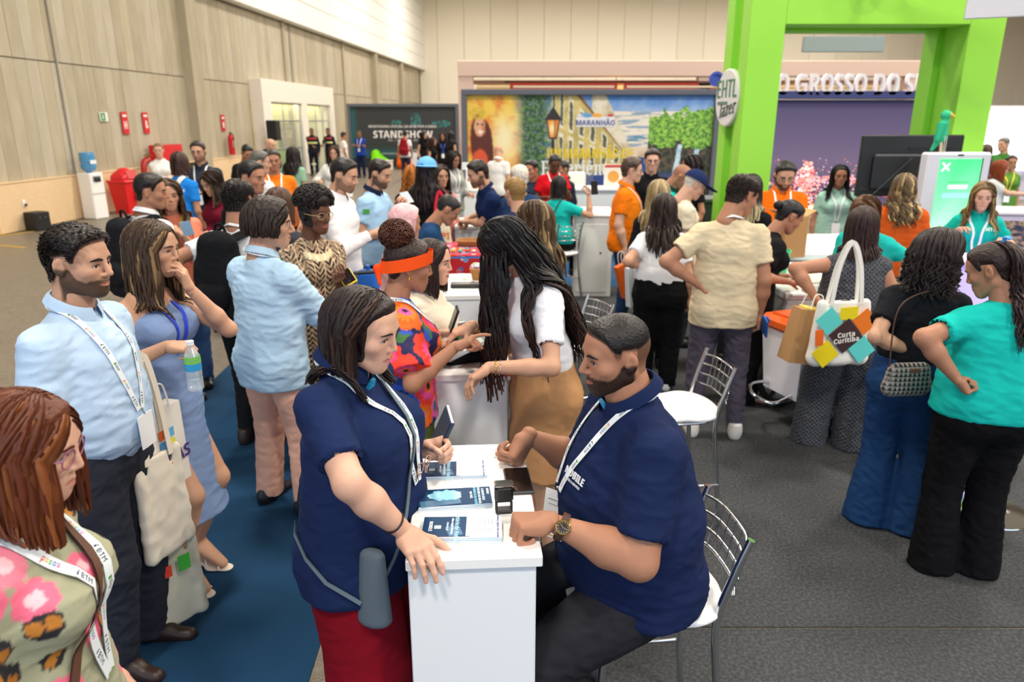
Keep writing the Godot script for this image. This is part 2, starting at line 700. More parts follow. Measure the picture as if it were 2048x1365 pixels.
func head_colors(m: Dictionary, o: Dictionary, near: bool) -> PackedColorArray:
	var v: PackedVector3Array = m.v
	var sk: Color = o.skin
	var hc: Color = o.hairc
	var lip: Color = Color(sk.r * .80, sk.g * .52, sk.b * .55) if o.sex == "f" else Color(sk.r * .82, sk.g * .62, sk.b * .62)
	if o.has("lips"): lip = lin(o.lips)
	var beard: float = o.get("beard", 0.0)
	var shave: float = o.get("shaved", 0.0)
	var out := PackedColorArray()
	out.resize(v.size())
	nz.seed = 5
	nz.frequency = 1.0
	for k in v.size():
		var p := v[k]
		var c := sk
		var g := nz.get_noise_3dv(p * 90.0)
		c = c * (1.0 + .05 * g)
		if p.z > .03:
			var ck := smoothstep(.03, .0, V(absf(p.x) - .042, p.y + .028, (p.z - .065) * .5).length())
			c = c.lerp(Color(sk.r * 1.0, sk.g * .78, sk.b * .76), ck * .45)
			var ns := smoothstep(.022, .0, (p - V(0, -.028, .108)).length())
			c = c.lerp(Color(sk.r * .98, sk.g * .80, sk.b * .78), ns * .5)
		if beard > 0.0 and p.y < .02 and p.y > -.15 and p.z > -.035:
			var top := seg(p.z, [[-.02, .0], [.01, -.005], [.03, -.035], [.055, -.05], [.075, -.042], [.1, -.042]])
			var bm := smoothstep(.0, .012, top - p.y + g * .004) * smoothstep(-.035, -.02, p.z) * smoothstep(-.135, -.115, p.y)
			var mouth := smoothstep(.007, .002, (V(p.x * .45, (p.y + .064), 0)).length()) * smoothstep(.07, .08, p.z)
			bm *= 1.0 - mouth
			if p.y > -.040 and absf(p.x) < .024: bm = 0.0
			c = c.lerp(hc * (1.0 + .3 * g), bm * beard)
		if shave > 0.0:
			c = c.lerp(hc, smoothstep(.05, .6, scalp(p) + g * .2) * shave * (.45 + .55 * smoothstep(-.06, .06, p.y)))
		if p.z > .064 and absf(p.x) < .025 and p.y < -.052 and p.y > -.079:
			var hw := .0068 * (1.0 - pow(absf(p.x) / .026, 2.0))
			var lm := smoothstep(hw + .003, hw - .001, absf(p.y + .064))
			c = c.lerp(lip, lm * .9)
		if not near and p.z > .068:
			var e := V((absf(p.x) - .031) * .6, p.y - .0, 0).length()
			c = c.lerp(Color(.02, .015, .012), smoothstep(.009, .004, e))
		out[k] = c
	return out

func ball(m: Dictionary, c: Vector3, r: Vector3, col, rows := 8, cols := 12) -> void:
	var base: int = m.v.size()
	for a in rows + 1:
		var th := PI * a / rows
		for b in cols + 1:
			var ph := TAU * b / cols
			var n := V(sin(th) * cos(ph), cos(th), sin(th) * sin(ph))
			m.v.append(c + n * r)
			m.n.append((n / r).normalized())
			if col != null: m.c.append(col)
	for a in rows:
		for b in cols:
			var i := base + a * (cols + 1) + b
			for q in [i, i + cols + 1, i + 1, i + 1, i + cols + 1, i + cols + 2]: m.i.append(q)

func eyes(dst: Dictionary, xf: Transform3D, iris: Color, look := Vector3(0, 0, 1)) -> void:
	for s in [-1, 1]:
		var m := md()
		ball(m, V(s * .031, .0, .0735), Vector3.ONE * .0125, Color(.62, .58, .55), 26, 36)
		for k in m.v.size():
			var dv: float = ((m.v[k] - V(s * .031, .0, .0735)).normalized()).dot(look.normalized())
			if dv > .972: m.c[k] = Color(.008, .007, .006)
			elif dv > .885: m.c[k] = iris
		md_append(dst, m, xf, m.c)

const CURL := {
	"relax": [[18, 26, 14], [22, 30, 16], [26, 34, 18], [30, 36, 20]],
	"flat": [[2, 6, 4], [2, 6, 4], [3, 7, 4], [4, 8, 5]],
	"drape": [[25, 22, 12], [30, 24, 12], [34, 26, 12], [36, 28, 14]],
	"hold": [[40, 42, 22], [44, 46, 24], [48, 50, 26], [52, 52, 28]],
	"grip": [[58, 66, 36], [62, 70, 40], [66, 72, 40], [68, 72, 42]],
	"fist": [[72, 82, 45], [74, 84, 46], [76, 86, 46], [76, 84, 46]],
	"point": [[8, 12, 6], [66, 80, 44], [70, 84, 46], [72, 84, 46]],
}
const THUMB := {"relax": [.55, -.45, .70], "flat": [.80, -.10, .58], "drape": [.75, -.25, .60], "hold": [.30, -.70, .62], "grip": [.25, -.75, .55], "fist": [.20, -.62, .72], "point": [.30, -.55, .75]}

func hand_mesh(pose: String) -> Dictionary:
	if hands.has(pose): return hands[pose]
	var P := []
	var kn := [[.027, .086, .0095], [.009, .090, .0098], [-.010, .086, .0092], [-.028, .078, .0082]]
	var ln := [[.040, .024, .021], [.044, .028, .022], [.040, .026, .021], [.032, .020, .019]]
	P.append(pr(V(0, 0, -.008), V(0, 0, .014), .0205, .0205, .015, RX, 1.25))
	for j in 4:
		P.append(pr(V(kn[j][0] * .62, 0, .014), V(kn[j][0], .003, kn[j][1]), .0135, .0118, .012))
	P.append(pr(V(.018, -.008, .025), V(.020, -.008, .060), .016, .011, .014))
	P.append(pr(V(-.020, -.008, .025), V(-.022, -.006, .060), .014, .010, .014))
	for j in 4:
		var p := V(kn[j][0], .003, kn[j][1])
		var an := 0.0
		var sp: float = kn[j][0] * (2.6 if pose in ["flat", "drape", "relax"] else .6)
		var r: float = kn[j][2]
		for q in 3:
			an += deg_to_rad(CURL[pose][j][q])
			var dv := V(sin(sp) * cos(an), -sin(an), cos(sp) * cos(an)).normalized()
			var e: Vector3 = p + dv * ln[j][q]
			P.append(pr(p, e, r, r * .90, .004))
			p = e
			r *= .88
	var th: Array = THUMB[pose]
	var td := V(th[0], th[1], th[2]).normalized()
	var p := V(.022, -.010, .022)
	var e := p + td * .044
	P.append(pr(p, e, .0145, .0115, .012))
	var t2 := (td + V(-.15, -.15, .45)).normalized()
	P.append(pr(e, e + t2 * .032, .0108, .0098, .004))
	P.append(pr(e + t2 * .032, e + t2 * .032 + (t2 + V(-.15, -.1, .1)).normalized() * .024, .0098, .0078, .003))
	var m := sdf(P, .0030)
	hands[pose] = m
	return m

func shoe_mesh(kind: String) -> Dictionary:
	if shoes.has(kind): return shoes[kind]
	var P := []
	match kind:
		"dress":
			P = [pr(V(0, .035, -.045), V(0, .022, .16), .040, .030, .03, RX, 1.0), pr(V(0, .06, -.045), V(0, .05, .07), .040, .030, .03), pr(V(0, .11, -.035), V(0, .06, -.03), .038, .040, .02, RX, 1.0, true)]
		"sneaker":
			P = [pr(V(0, .035, -.045), V(0, .030, .16), .044, .040, .03, RX, 1.0), pr(V(0, .075, -.04), V(0, .06, .07), .042, .034, .03), pr(V(0, .115, -.035), V(0, .06, -.03), .042, .044, .02, RX, 1.0, true)]
		_:
			P = [pr(V(0, .022, -.045), V(0, .014, .15), .032, .034, .02, RX, 1.0), pr(V(0, .06, -.05), V(0, .03, -.04), .034, .034, .02)]
	var m := sdf(P, .008)
	var v: PackedVector3Array = m.v
	for k in v.size():
		if v[k].y < 0.0: v[k].y = 0.0
	m.v = v
	md_normals(m)
	shoes[kind] = m
	return m

func look(f: Vector3, up: Vector3) -> Basis:   # z along f, y near up
	var z := f.normalized()
	var x := up.cross(z)
	if x.length() < 1e-4: x = RX.cross(z)
	x = x.normalized()
	return Basis(x, z.cross(x), z)

func ik(S: Vector3, W: Vector3, l1: float, l2: float, pole: Vector3) -> Array:
	var dv := W - S
	var L := dv.length()
	var mx := (l1 + l2) * .997
	if L > mx:
		dv *= mx / L
		L = mx
	W = S + dv
	var a := (l1 * l1 - l2 * l2 + L * L) / (2.0 * L)
	var hh := sqrt(maxf(l1 * l1 - a * a, 0.0))
	var u := dv / L
	var pp := (pole - u * pole.dot(u))
	pp = pp.normalized() if pp.length() > 1e-4 else RZ
	return [S + u * a + pp * hh, W]

# ---------- hair ----------
func hair_cap(dst: Dictionary, hm: Dictionary, xf: Transform3D, col: Color, top: float, side: float, bump := .003, fq := 70.0, line := 0.0, cover := false, fade := -1.0, edge = null, sd := 3) -> void:
	var v: PackedVector3Array = hm.v
	var n: PackedVector3Array = hm.n
	var msk := PackedFloat32Array()
	msk.resize(v.size())
	var nv := PackedVector3Array()
	nv.resize(v.size())
	nz.seed = sd
	nz.frequency = 1.0
	nz.fractal_octaves = 2
	for k in v.size():
		var p := v[k]
		var s := scalp(p, line) if not cover else maxf(scalp(p, line), smoothstep(.05, .03, p.z) * smoothstep(-.09, -.05, p.y))
		if fade > -1.0: s *= smoothstep(fade - .012, fade + .03, p.y - absf(p.z) * .25)
		msk[k] = s
		if s > 0.0:
			var dirv := (p - V(0, .02, -.01)).normalized()
			var nn := n[k].lerp(dirv, .7).normalized()
			var g := nz.get_noise_3dv(p * fq)
			var t := lerpf(side, top, smoothstep(.02, .095, p.y + p.z * .25))
			nv[k] = p + nn * (smoothstep(0.0, 1.0, s) * (t + g * bump) - (1.0 - s) * (1.0 - s) * .002)
	var map := PackedInt32Array()
	map.resize(v.size())
	map.fill(-1)
	var out := md()
	var ix: PackedInt32Array = hm.i
	for t in range(0, ix.size(), 3):
		if msk[ix[t]] > 0.0 and msk[ix[t + 1]] > 0.0 and msk[ix[t + 2]] > 0.0:
			for j in 3:
				var a := ix[t + j]
				if map[a] < 0:
					map[a] = out.v.size()
					out.v.append(nv[a])
					var g := nz.get_noise_3dv(v[a] * V(160, 60, 60))
					out.c.append((col if edge == null else (edge as Color).lerp(col, smoothstep(.0, .55, msk[a]) * .6 + .4)) * (1.0 + .3 * g))
				out.i.append(map[a])
	md_normals(out)
	md_append(dst, out, xf, out.c)

# locks that run from a parting over the skull and hang down; o: len, n, part, face (half angle left free in front), wave, wl, vol, c1, c2, mix, back (pulled behind), jit
func hair_locks(dst: Dictionary, xf: Transform3D, F, o: Dictionary) -> void:
	var r := RandomNumberGenerator.new()
	r.seed = o.get("seed", 7)
	var N: int = o.n
	var part: float = o.get("part", 0.0)
	var face: float = o.get("face", .95)
	var L: float = o.len
	var c1: Color = o.c1
	var c2: Color = o.get("c2", c1)
	var tipc: Color = o.get("tip", c1)
	var rad := V(.080, .098, .104)
	var cen := V(0, .024, -.012)
	var sides: int = o.get("sides", 5)
	for k in N:
		var u := (k + r.randf() * .9) / N
		var al := lerpf(face, TAU - face, u)          # 0 = front (+z), grows towards +x
		var lay := r.randf()
		var infl = 1.0 + .02 + lay * o.get("vol", .14)
		var sgn := 1.0 if sin(al) >= 0.0 else -1.0
		var fr := cos(al)
		var zc := lerpf(-.075, .068, clampf(fr * .5 + .62, 0.0, 1.0)) + r.randf_range(-.02, .02)
		var rt := V(part + sgn * .004 + r.randf_range(-.006, .006), 0, zc)
		var d0 := V(rt.x / rad.x, 1.0, (rt.z - cen.z) / rad.z)
		d0.y = sqrt(maxf(.05, 1.0 - d0.x * d0.x - d0.z * d0.z))
		d0 = d0.normalized()
		var d1 := V(sin(al), -.15 + r.randf_range(-.1, .1), cos(al)).normalized()
		var pts := []
		var rs := []
		var w: float = o.get("w", .011) * r.randf_range(.7, 1.3)
		var m1 := 5
		for j in m1 + 1:
			var dv := d0.slerp(d1, float(j) / m1)
			pts.append(xf * (cen + dv * rad * lerpf(1.03, infl, float(j) / m1)))
			rs.append(w * (.45 + .55 * float(j) / m1))
		var p: Vector3 = pts[-1]
		var hd := (xf.basis * V(sin(al), 0, cos(al))).normalized()
		if o.has("back"): hd = hd.lerp((xf.basis * V(0, 0, -1)), o.back)
		var len = L * (1.0 - r.randf() * o.get("jit", .25))
		var st := .03
		var ns := maxi(2, int(len / st))
		var wv: float = o.get("wave", .004)
		var wl: float = o.get("wl", .12)
		var ph := r.randf() * TAU
		var sidev := hd.cross(RY)
		var cur := 0.0
		for j in ns:
			var t := float(j + 1) / ns
			cur += st
			p += V(0, -st, 0) + hd * (st * o.get("flare", .06) * (1.0 - t * 1.2))
			if o.has("back"): p += hd * 0.0 + (xf.basis * V(-sin(al), 0, -absf(sin(al)) * .5)) * (st * .35 * o.back * (1.0 - t))
			if o.has("drift") and fr < .15: p += (o.drift as Vector3) * (st * (1.0 - t * .6))
			if F != null: p = outside(F, p, .012 + lay * .02)
			var q := p + sidev * (sin(cur / wl * TAU + ph) * wv * minf(1.0, t * 3.0)) + hd * (cos(cur / wl * TAU + ph * 1.7) * wv * .7)
			pts.append(q)
			rs.append(w * (1.0 - .75 * t * t))
		var mixv := r.randf()
		var base := c1.lerp(c2, smoothstep(.55, .9, mixv) if r.randf() < o.get("mix", .3) else 0.0) * r.randf_range(.82, 1.14)
		var b0: int = dst.v.size()
		md_tube(dst, pts, rs, sides, base, hd.cross(RY), o.get("flat", 3.0), false)
		if o.has("tip"):
			var np := pts.size()
			for a in np:
				var tt := smoothstep(o.get("tip0", .45), 1.0, float(a) / np)
				for j in sides: dst.c[b0 + a * sides + j] = base.lerp(tipc * r.randf_range(.8, 1.15), tt)

# short curls / tufts standing off the scalp
func hair_tufts(dst: Dictionary, hm: Dictionary, xf: Transform3D, col: Color, n: int, len: float, o := {}) -> void:
	var r := RandomNumberGenerator.new()
	r.seed = 11
	var v: PackedVector3Array = hm.v
	var nn: PackedVector3Array = hm.n
	var made := 0
	var guard := 0
	var comb: Vector3 = o.get("comb", V(0, .2, .5))
	while made < n and guard < n * 30:
		guard += 1
		var k := r.randi() % v.size()
		var p := v[k]
		if scalp(p, o.get("line", 0.0)) < .5: continue
		if p.y < o.get("ymin", -.2): continue
		made += 1
		var dirv := ((p - V(0, .02, -.01)).normalized() + comb * r.randf_range(.5, 1.2) + V(r.randf_range(-.4, .4), r.randf_range(-.3, .3), r.randf_range(-.4, .4))).normalized()
		var q = p + nn[k] * o.get("lift", .008)
		var l := len * r.randf_range(.6, 1.2) * lerpf(o.get("sidelen", .5), 1.0, smoothstep(.02, .09, p.y))
		var m2 = q + dirv * l * .55
		var e = q + (dirv + comb * .8 + V(0, -.3, 0)).normalized() * l
		md_tube(dst, [xf * q, xf * m2, xf * e], [.0026, .0022, .0006], 3, col * r.randf_range(.7, 1.35), Vector3.ZERO, 1.6, false)

func hair_curls(dst: Dictionary, c: Vector3, r3: Vector3, xf: Transform3D, col: Color, n: int, rr: float, sd := 4, lim := -2.0, fz := 2.0) -> void:
	var r := RandomNumberGenerator.new()
	r.seed = sd
	var made := 0
	for g in n * 4:
		if made >= n: break
		var d := V(r.randfn(), r.randfn(), r.randfn()).normalized()
		if d.y < lim or (d.z > fz and d.y < .75): continue
		made += 1
		var p := c + d * r3
		var pts := []
		var a := d.cross(V(r.randfn(), r.randfn(), r.randfn())).normalized()
		var b := d.cross(a)
		var ph := r.randf() * TAU
		for j in 7:
			var t := j / 6.0
			pts.append(xf * (p + d * (t - .3) * rr * 1.6 + (a * cos(ph + t * 7.0) + b * sin(ph + t * 7.0)) * rr))
		md_tube(dst, pts, rr * .33, 4, col * r.randf_range(.6, 1.4), Vector3.ZERO, 1.0, false)

# ---------- a person ----------
# o: see the list in people(); everything is in metres, facing +z before turning
func person(o: Dictionary) -> Node3D:
	var h: float = o.get("h", 1.72)
	var s := h / 1.75
	var f: bool = o.get("sex", "m") == "f"
	o.sex = "f" if f else "m"
	var fat: float = o.get("fat", .2)
	var near: bool = o.get("near", false)
	var c: float = o.get("cell", .009 if near else .015)
	o.skin = lin(SKIN[o.get("sk", 1)]) if o.get("sk", 1) is int else lin(o.sk)
	o.hairc = lin(o.get("hc", "1d1512"))
	var n := thing("person", V(o.x, o.get("y", 0.0), o.z), deg_to_rad(o.get("yaw", 0.0)), o.label, "person", o.get("group", ""))
	# skeleton
	var sit = o.get("sit", null)
	var pel: Vector3 = V(0, (.94 * s) if sit == null else float(sit) + .10, 0) + o.get("pel", Vector3.ZERO)
	var tb := Basis(RY, deg_to_rad(o.get("tw", 0.0))) * Basis(RX, deg_to_rad(o.get("lean", 0.0))) * Basis(RZ, deg_to_rad(o.get("side", 0.0)))
	var mid: Vector3 = pel + (Basis().slerp(tb, .5) * V(0, .17 * s, 0))
	var chest: Vector3 = mid + tb * V(0, .19 * s, .005)
	var nb: Vector3 = chest + tb * V(0, .175 * s, -.015)
	var sw := (.142 if f else .160) * s + .03 * fat
	var sh := {}
	sh["L"] = chest + tb * V(sw, .078 * s + o.get("shy", 0.0), -.01)
	sh["R"] = chest + tb * V(-sw, .078 * s + o.get("shy", 0.0), -.01)
	var hb := Basis(RY, deg_to_rad(o.get("hy", 0.0))) * Basis(RX, deg_to_rad(o.get("hp", 5.0))) * Basis(RZ, deg_to_rad(o.get("hr", 0.0)))
	var hs: float = o.get("hs", 1.0) * (.97 if f else 1.0)
	var hc: Vector3 = nb + tb * V(0, .045 - .022 * maxf(0.0, fat - .5) * 2.0, .012) + hb * V(0, .118 * hs, .035)
	var hw: float = o.get("hw", 1.0 + fat * .12)
	var hx := Transform3D(hb * Basis().scaled(V(hs * hw, hs, hs)), hc)
	# arms
	var l1: float = .285 * s * o.get("al", 1.0)
	var l2: float = .255 * s * o.get("al", 1.0)
	var el := {}
	var wr := {}
	for k in ["L", "R"]:
		var sg := 1.0 if k == "L" else -1.0
		var W: Vector3 = o.get(k, sh[k] + V(sg * (.06 + .05 * fat), -.515 * s, .05))
		var pole: Vector3 = o.get(k + "E", V(sg * .5, -.4, -1.0))
		var r := ik(sh[k], W, l1, l2, pole)
		el[k] = r[0]
		wr[k] = r[1]
	# legs
	var hip := {}
	var kne := {}
	var ank := {}
	var lt := .427 * s
	var lc := .413 * s
	for k in ["L", "R"]:
		var sg := 1.0 if k == "L" else -1.0
		hip[k] = pel + V(sg * (.085 + .02 * fat) * s, -.02 * s, 0)
		var ft: Vector3 = o.get("F" + k, V(sg * .10, 0, 0.0))
		var A := ft + V(0, .085 * s + o.get("heel", 0.0), 0)
		var r := ik(hip[k], A, lt, lc, o.get("K" + k, V(sg * .12, 0, 1.0)))
		kne[k] = r[0]
		ank[k] = r[1]
	# ---- skin ----
	var B := []
	var am: float = (.86 if f else 1.0) * (1.0 + fat * .45) * o.get("armw", 1.0)
	for k in ["L", "R"]:
		B.append(pr(sh[k], el[k], .046 * am, .037 * am, .02))
		B.append(pr(el[k], el[k].lerp(wr[k], .35), .036 * am, .038 * am, .02))
		B.append(pr(el[k].lerp(wr[k], .35), wr[k], .038 * am, .0235, .02))
		B.append(pr(nb - RY * .03, sh[k], .045, .04 * am, .03))
	B.append(pr(nb - tb.y * .05, hc - hb.y * .07 - hb.z * .02, (.046 if f else .054) + .022 * fat, (.044 if f else .052) + .018 * fat, .02))
	if o.has("neck"):   # bare chest and back
		B.append(pr(mid, chest, .085 + .05 * fat, .096 + .03 * fat, .05, tb.x, 1.40))
		B.append(pr(chest, nb - tb.y * .03, .092, .042, .05, tb.x, 1.35))
	if o.get("bare", false):
		for k in ["L", "R"]:
			B.append(pr(hip[k], kne[k], .075 if o.top.get("hemy", .5) >= .5 else .045, .052, .03))
			B.append(pr(kne[k], kne[k].lerp(ank[k], .35), .050, .050, .02))
			B.append(pr(kne[k].lerp(ank[k], .35), ank[k], .050, .030, .02))
		B.append(pr(hip.L, hip.R, .06, .06, .02))
		B.append(pr(pel, nb, .05, .05, .02))
	if o.get("feet", false):
		for k in ["L", "R"]:
			var ft: Vector3 = ank[k]
			var fw: Vector3 = (Basis(RY, deg_to_rad(o.get("ft" + k, 8.0 if k == "L" else -8.0))) * RZ)
			var toe := V(ft.x, 0.03, ft.z) + fw * .13
			B.append(pr(ft, V(ft.x, ft.y - .045, ft.z) - fw * .03, .032, .028, .02))
			B.append(pr(ft, toe, .034, .020, .02, fw.cross(RY), 1.5))
	var body := md()
	var bm := sdf(B, minf(c, .008) if near else .013)
	var skc: Color = o.skin
	md_append(body, bm, Transform3D(), skc)
	var hm := head_mesh(o.sex, near)
	md_append(body, hm, hx, head_colors(hm, o, near))
	if near: eyes(body, hx, lin(o.get("iris", "3a2415")), o.get("gaze", V(0, 0, 1)))
	for k in ["L", "R"]:
		var pose: String = o.get(k + "P", "relax")
		if pose == "none": continue
		var fd: Vector3 = o.get(k + "D", (wr[k] - el[k]).normalized())
		var pn: Vector3 = o.get(k + "N", V(-1.0 if k == "L" else 1.0, 0, 0) if absf(fd.y) > .6 else V(0, -1, 0))
		var hb2 := look(fd, -pn)
		var hsz: float = (.93 if f else 1.04) * sqrt(s) * o.get("hand", 1.0)
		var sc := V(hsz * (1.0 + fat * .25), hsz * (1.0 + fat * .25), hsz)
		if k == "L": md_append(body, hand_mesh(pose), Transform3D(hb2 * Basis().scaled(V(-sc.x, sc.y, sc.z)), wr[k]), skc, true)
		else: md_append(body, hand_mesh(pose), Transform3D(hb2 * Basis().scaled(sc), wr[k]), skc)
	put("body", md_mesh(body), skin_m, n)
	# ---- top ----
	var T: Dictionary = o.get("top", {})
	var Ft = null
	var lo: float = T.get("loose", .012)
	if T.size():
		var Q := []
		var rw := (.080 if f else .090) + .085 * fat + lo
		var rc := (.094 if f else .106) + .045 * fat + lo * .8
		var rh := (.106 if f else .106) + .060 * fat + lo
		var hem: float = T.get("hem", -.10) if not T.has("tuck") else .07
		var hp: Vector3 = pel + (Basis().slerp(tb, .25) * V(0, hem * s, .0))
		if T.has("hemy"): hp = V(pel.x, T.hemy, pel.z) + T.get("hemo", Vector3.ZERO)
		var wh: float = 1.42 if f else 1.40
		if T.has("skirt"):   # dress: hips then flared hem
			Q.append(pr(pel - RY * .02, mid, rh, rw, .06, tb.x, wh))
			Q.append(pr(hp, pel - RY * .02, T.skirt, rh, .05, tb.x, T.get("skw", 1.25), true))
		else:
			Q.append(pr(hp, mid, lerpf(rw, rh, clampf(-hem * 6.0 + .3, 0.0, 1.1)), rw, .06, tb.x, wh, true))
			if not T.has("tuck"):
				var rp: float = (.106 if f else .104) + .050 * fat + .010 + .016 + o.get("bot", {}).get("loose", .01) - .01
				Q.append(pr(hp, hp.lerp(mid, .55), rp, rp * .92, .04, tb.x, 1.42, true))
				if hem < .03:
					for k in ["L", "R"]: Q.append(ell(hip[k] + V(0, maxf(-.01, hp.y - hip[k].y + .075), -.045 - .02 * fat), Vector3.ONE * (.100 + .025 * fat), .05))
		Q.append(pr(mid, chest, rw, rc, .06, tb.x, 1.30 if f else 1.36))
		if not T.get("strapless", false):
			Q.append(pr(chest, nb - tb.y * .035, rc * .95, .060, .06, tb.x, 1.35))
			for k in ["L", "R"]: Q.append(pr(nb - tb.y * .055, sh[k], .052 + lo * .3, .047 + lo * .5 + .012 * fat, .05))
		else:
			Q.append(pr(chest - tb.y * .02, chest + tb.y * .045, rc, rc * .96, .03, tb.x, 1.40, false, true))
		if fat > .35 or T.has("belly"):
			var bl: float = T.get("belly", fat * .06)
			Q.append(pr(mid + tb * V(0, .06, bl), mid + tb * V(0, -.10, bl * 1.15), rw * .94, rw * .98, .08, tb.x, 1.25))
		if f:
			for sg in [-1, 1]: Q.append(ell(chest + tb * V(sg * .070, -.015, rc * .72 + .01), V(.062, .060, .055) * (1.0 + fat * .5) * T.get("bust", 1.0), .05))
		var sl: float = T.get("sl", .62)
		var ar: float = .050 * am + lo * .6
		for k in ["L", "R"]:
			if sl <= 0.0: break
			var s1 := minf(sl, 1.0)
			var e1: Vector3 = sh[k].lerp(el[k], s1)
			Q.append(pr(sh[k], e1, ar + .004, lerpf(ar + .008, .038 * am + lo + .004, s1) + T.get("cuff", 0.0), .035, RX, 1.0, false, sl <= 1.0))
			if sl > 1.0:
				Q.append(pr(e1, el[k].lerp(wr[k], sl - 1.0), .038 * am + lo + .004, lerpf(.040 * am + lo, .028 + lo * .7, sl - 1.0) + T.get("cuff", 0.0), .03, RX, 1.0, false, true))
		Ft = field(Q, minf(c, T.get("cell", c)))
		var tm := nets(Ft)
		var fa: float = T.get("fold", .0045)
		if fa > 0.0:
			folds(tm, fa, V(5, 13, 5), int(h * 1000) + 7)
			if near: folds(tm, fa * .35, V(11, 30, 11), int(h * 1000) + 3)
		if T.has("print"): tm.c = dye(T.print, tm)
		put(T.get("name", "shirt"), md_mesh(tm), T.m if T.has("m") else cloth(T.c), n)
		if T.has("collar"):
			put("collar", md_mesh(collar_mesh(nb + tb.y * (.014 + o.get("shy", 0.0) * .8), tb, (.056 if f else .062) + .014 * fat, T.collar)), T.m if T.has("m") and not T.has("cc") else cloth(T.get("cc", T.get("c", "ffffff"))), n)
	# ---- bottom ----
	var D: Dictionary = o.get("bot", {})
	if D.size():
		var Q := []
		var lz: float = D.get("loose", .010) + (.010 if T.has("tuck") else 0.0)
		var rh := (.106 if f else .104) + .050 * fat + lz
		var up: Vector3 = pel + (Basis().slerp(tb, .3) * V(0, D.get("waist", .09 if not T.has("tuck") else .125) * s, 0))
		if D.get("t", "pants") == "pants":
			Q.append(pr(up, pel - RY * .03 * s, (.094 if f else .100) + .06 * fat + lz, rh, .05, RX, 1.40, true))
			for k in ["L", "R"]:
				var gl := .088 + .025 * fat
				Q.append(ell(hip[k] + V(0, -.01, -.045 - .02 * fat), V(gl, gl * 1.05, gl), .05))
				Q.append(pr(hip[k] + V(0, -.03, 0), kne[k], .088 + .04 * fat + lz, .058 + .02 * fat + lz + D.get("knee", 0.0), .03))
				var an: Vector3 = ank[k] + V(0, D.get("cuffy", -.045), 0)
				Q.append(pr(kne[k], an, .056 + .02 * fat + lz + D.get("knee", 0.0), .046 + lz + D.get("flare", 0.0), .03, RX, 1.0, false, true))
		else:
			var ly: float = D.len
			Q.append(pr(up, pel - RY * .03, (.090) + .06 * fat + lz, rh + .006, .05, RX, 1.36, true))
			Q.append(ell(pel + V(0, -.03, -.03), V(.15, .10, .11) * (1.0 + .3 * fat), .05))
			Q.append(pr(pel - RY * .03, V((kne.L.x + kne.R.x) * .5, ly, (kne.L.z + kne.R.z) * .5), rh, D.get("r", .11), .05, RX, 1.36, false, true))
		var dm := sdf(Q, c)
		var fa: float = D.get("fold", .005)
		if fa > 0.0: folds(dm, fa, V(9, 12, 9), int(h * 1000) + 17)
		if D.has("print"): dm.c = dye(D.print, dm)
		put(D.get("name", "trousers" if D.get("t", "pants") == "pants" else "skirt"), md_mesh(dm), D.m if D.has("m") else cloth(D.c), n)
	# ---- shoes ----
	if o.has("shoe"):
		for k in ["L", "R"]:
			var fb := Basis(RY, deg_to_rad(o.get("ft" + k, 8.0 if k == "L" else -8.0)))
			if o.has("tilt" + k): fb = fb * Basis(RX, deg_to_rad(o["tilt" + k]))
			var fp: Vector3 = ank[k]
			var fo := o.get("F" + k, Vector3.ZERO).y as float
			put("shoe", md_mesh(shoe_mesh(o.shoe[0])), mat(o.shoe[1], .45), n, V(fp.x, fo, fp.z)).basis = fb.scaled(Vector3.ONE * s * (.9 if f else 1.0))
	# ---- hair ----
	if o.has("hair"):
		var hm2 := md()
		for st in o.hair: hair_piece(hm2, st, o, hm, hx, Ft)
		if o.get("brow", true): brows(hm2, hm, hx, lin(o.get("browc", o.get("hc", "1d1512"))), f, near)
		put("hair", md_mesh(hm2), hair_m, n)
	if o.has("glasses"):
		put("glasses", md_mesh(glasses_mesh(hx, near)), mat(o.glasses, .3), n)
	if o.has("lanyard"): lanyard(n, nb + tb.y * (.006 + o.get("shy", 0.0) * .8), tb, Ft, o.lanyard)
	n.set_meta("rig", {"nb": nb, "tb": tb, "chest": chest, "mid": mid, "pel": pel, "sh": sh, "el": el, "wr": wr, "hx": hx, "F": Ft, "hip": hip, "kne": kne, "ank": ank})
	return n

func hair_piece(dst: Dictionary, st: Dictionary, o: Dictionary, hm: Dictionary, hx: Transform3D, Ft) -> void:
	var col: Color = lin(st.c) if st.has("c") else o.hairc
	match st.t:
		"cap":
			hair_cap(dst, hm, hx, col, st.get("top", .02), st.get("side", .007), st.get("bump", .003), st.get("fq", 70.0), st.get("line", 0.0), st.get("cover", false), st.get("fade", -1.0), o.skin if st.has("fade") else null)
		"tufts": hair_tufts(dst, hm, hx, col, st.n, st.len, st)
		"locks":
			var q := st.duplicate()
			q.c1 = col
			if st.has("c2"): q.c2 = lin(st.c2)
			if st.has("tip"): q.tip = lin(st.tip)
			hair_locks(dst, hx, Ft, q)
		"ball":
			var b := md()
			ball(b, st.o, st.r, col, 16, 20)
			nz.seed = 9
			nz.frequency = 1.0
			for k in b.v.size():
				b.v[k] += b.n[k] * nz.get_noise_3dv(b.v[k] * 60.0) * st.get("bump", .006)
			md_append(dst, b, hx, b.c)
		"curls": hair_curls(dst, st.o, st.r, hx, col, st.n, st.rr, st.get("seed", 4), st.get("lim", -2.0), st.get("fz", 2.0))

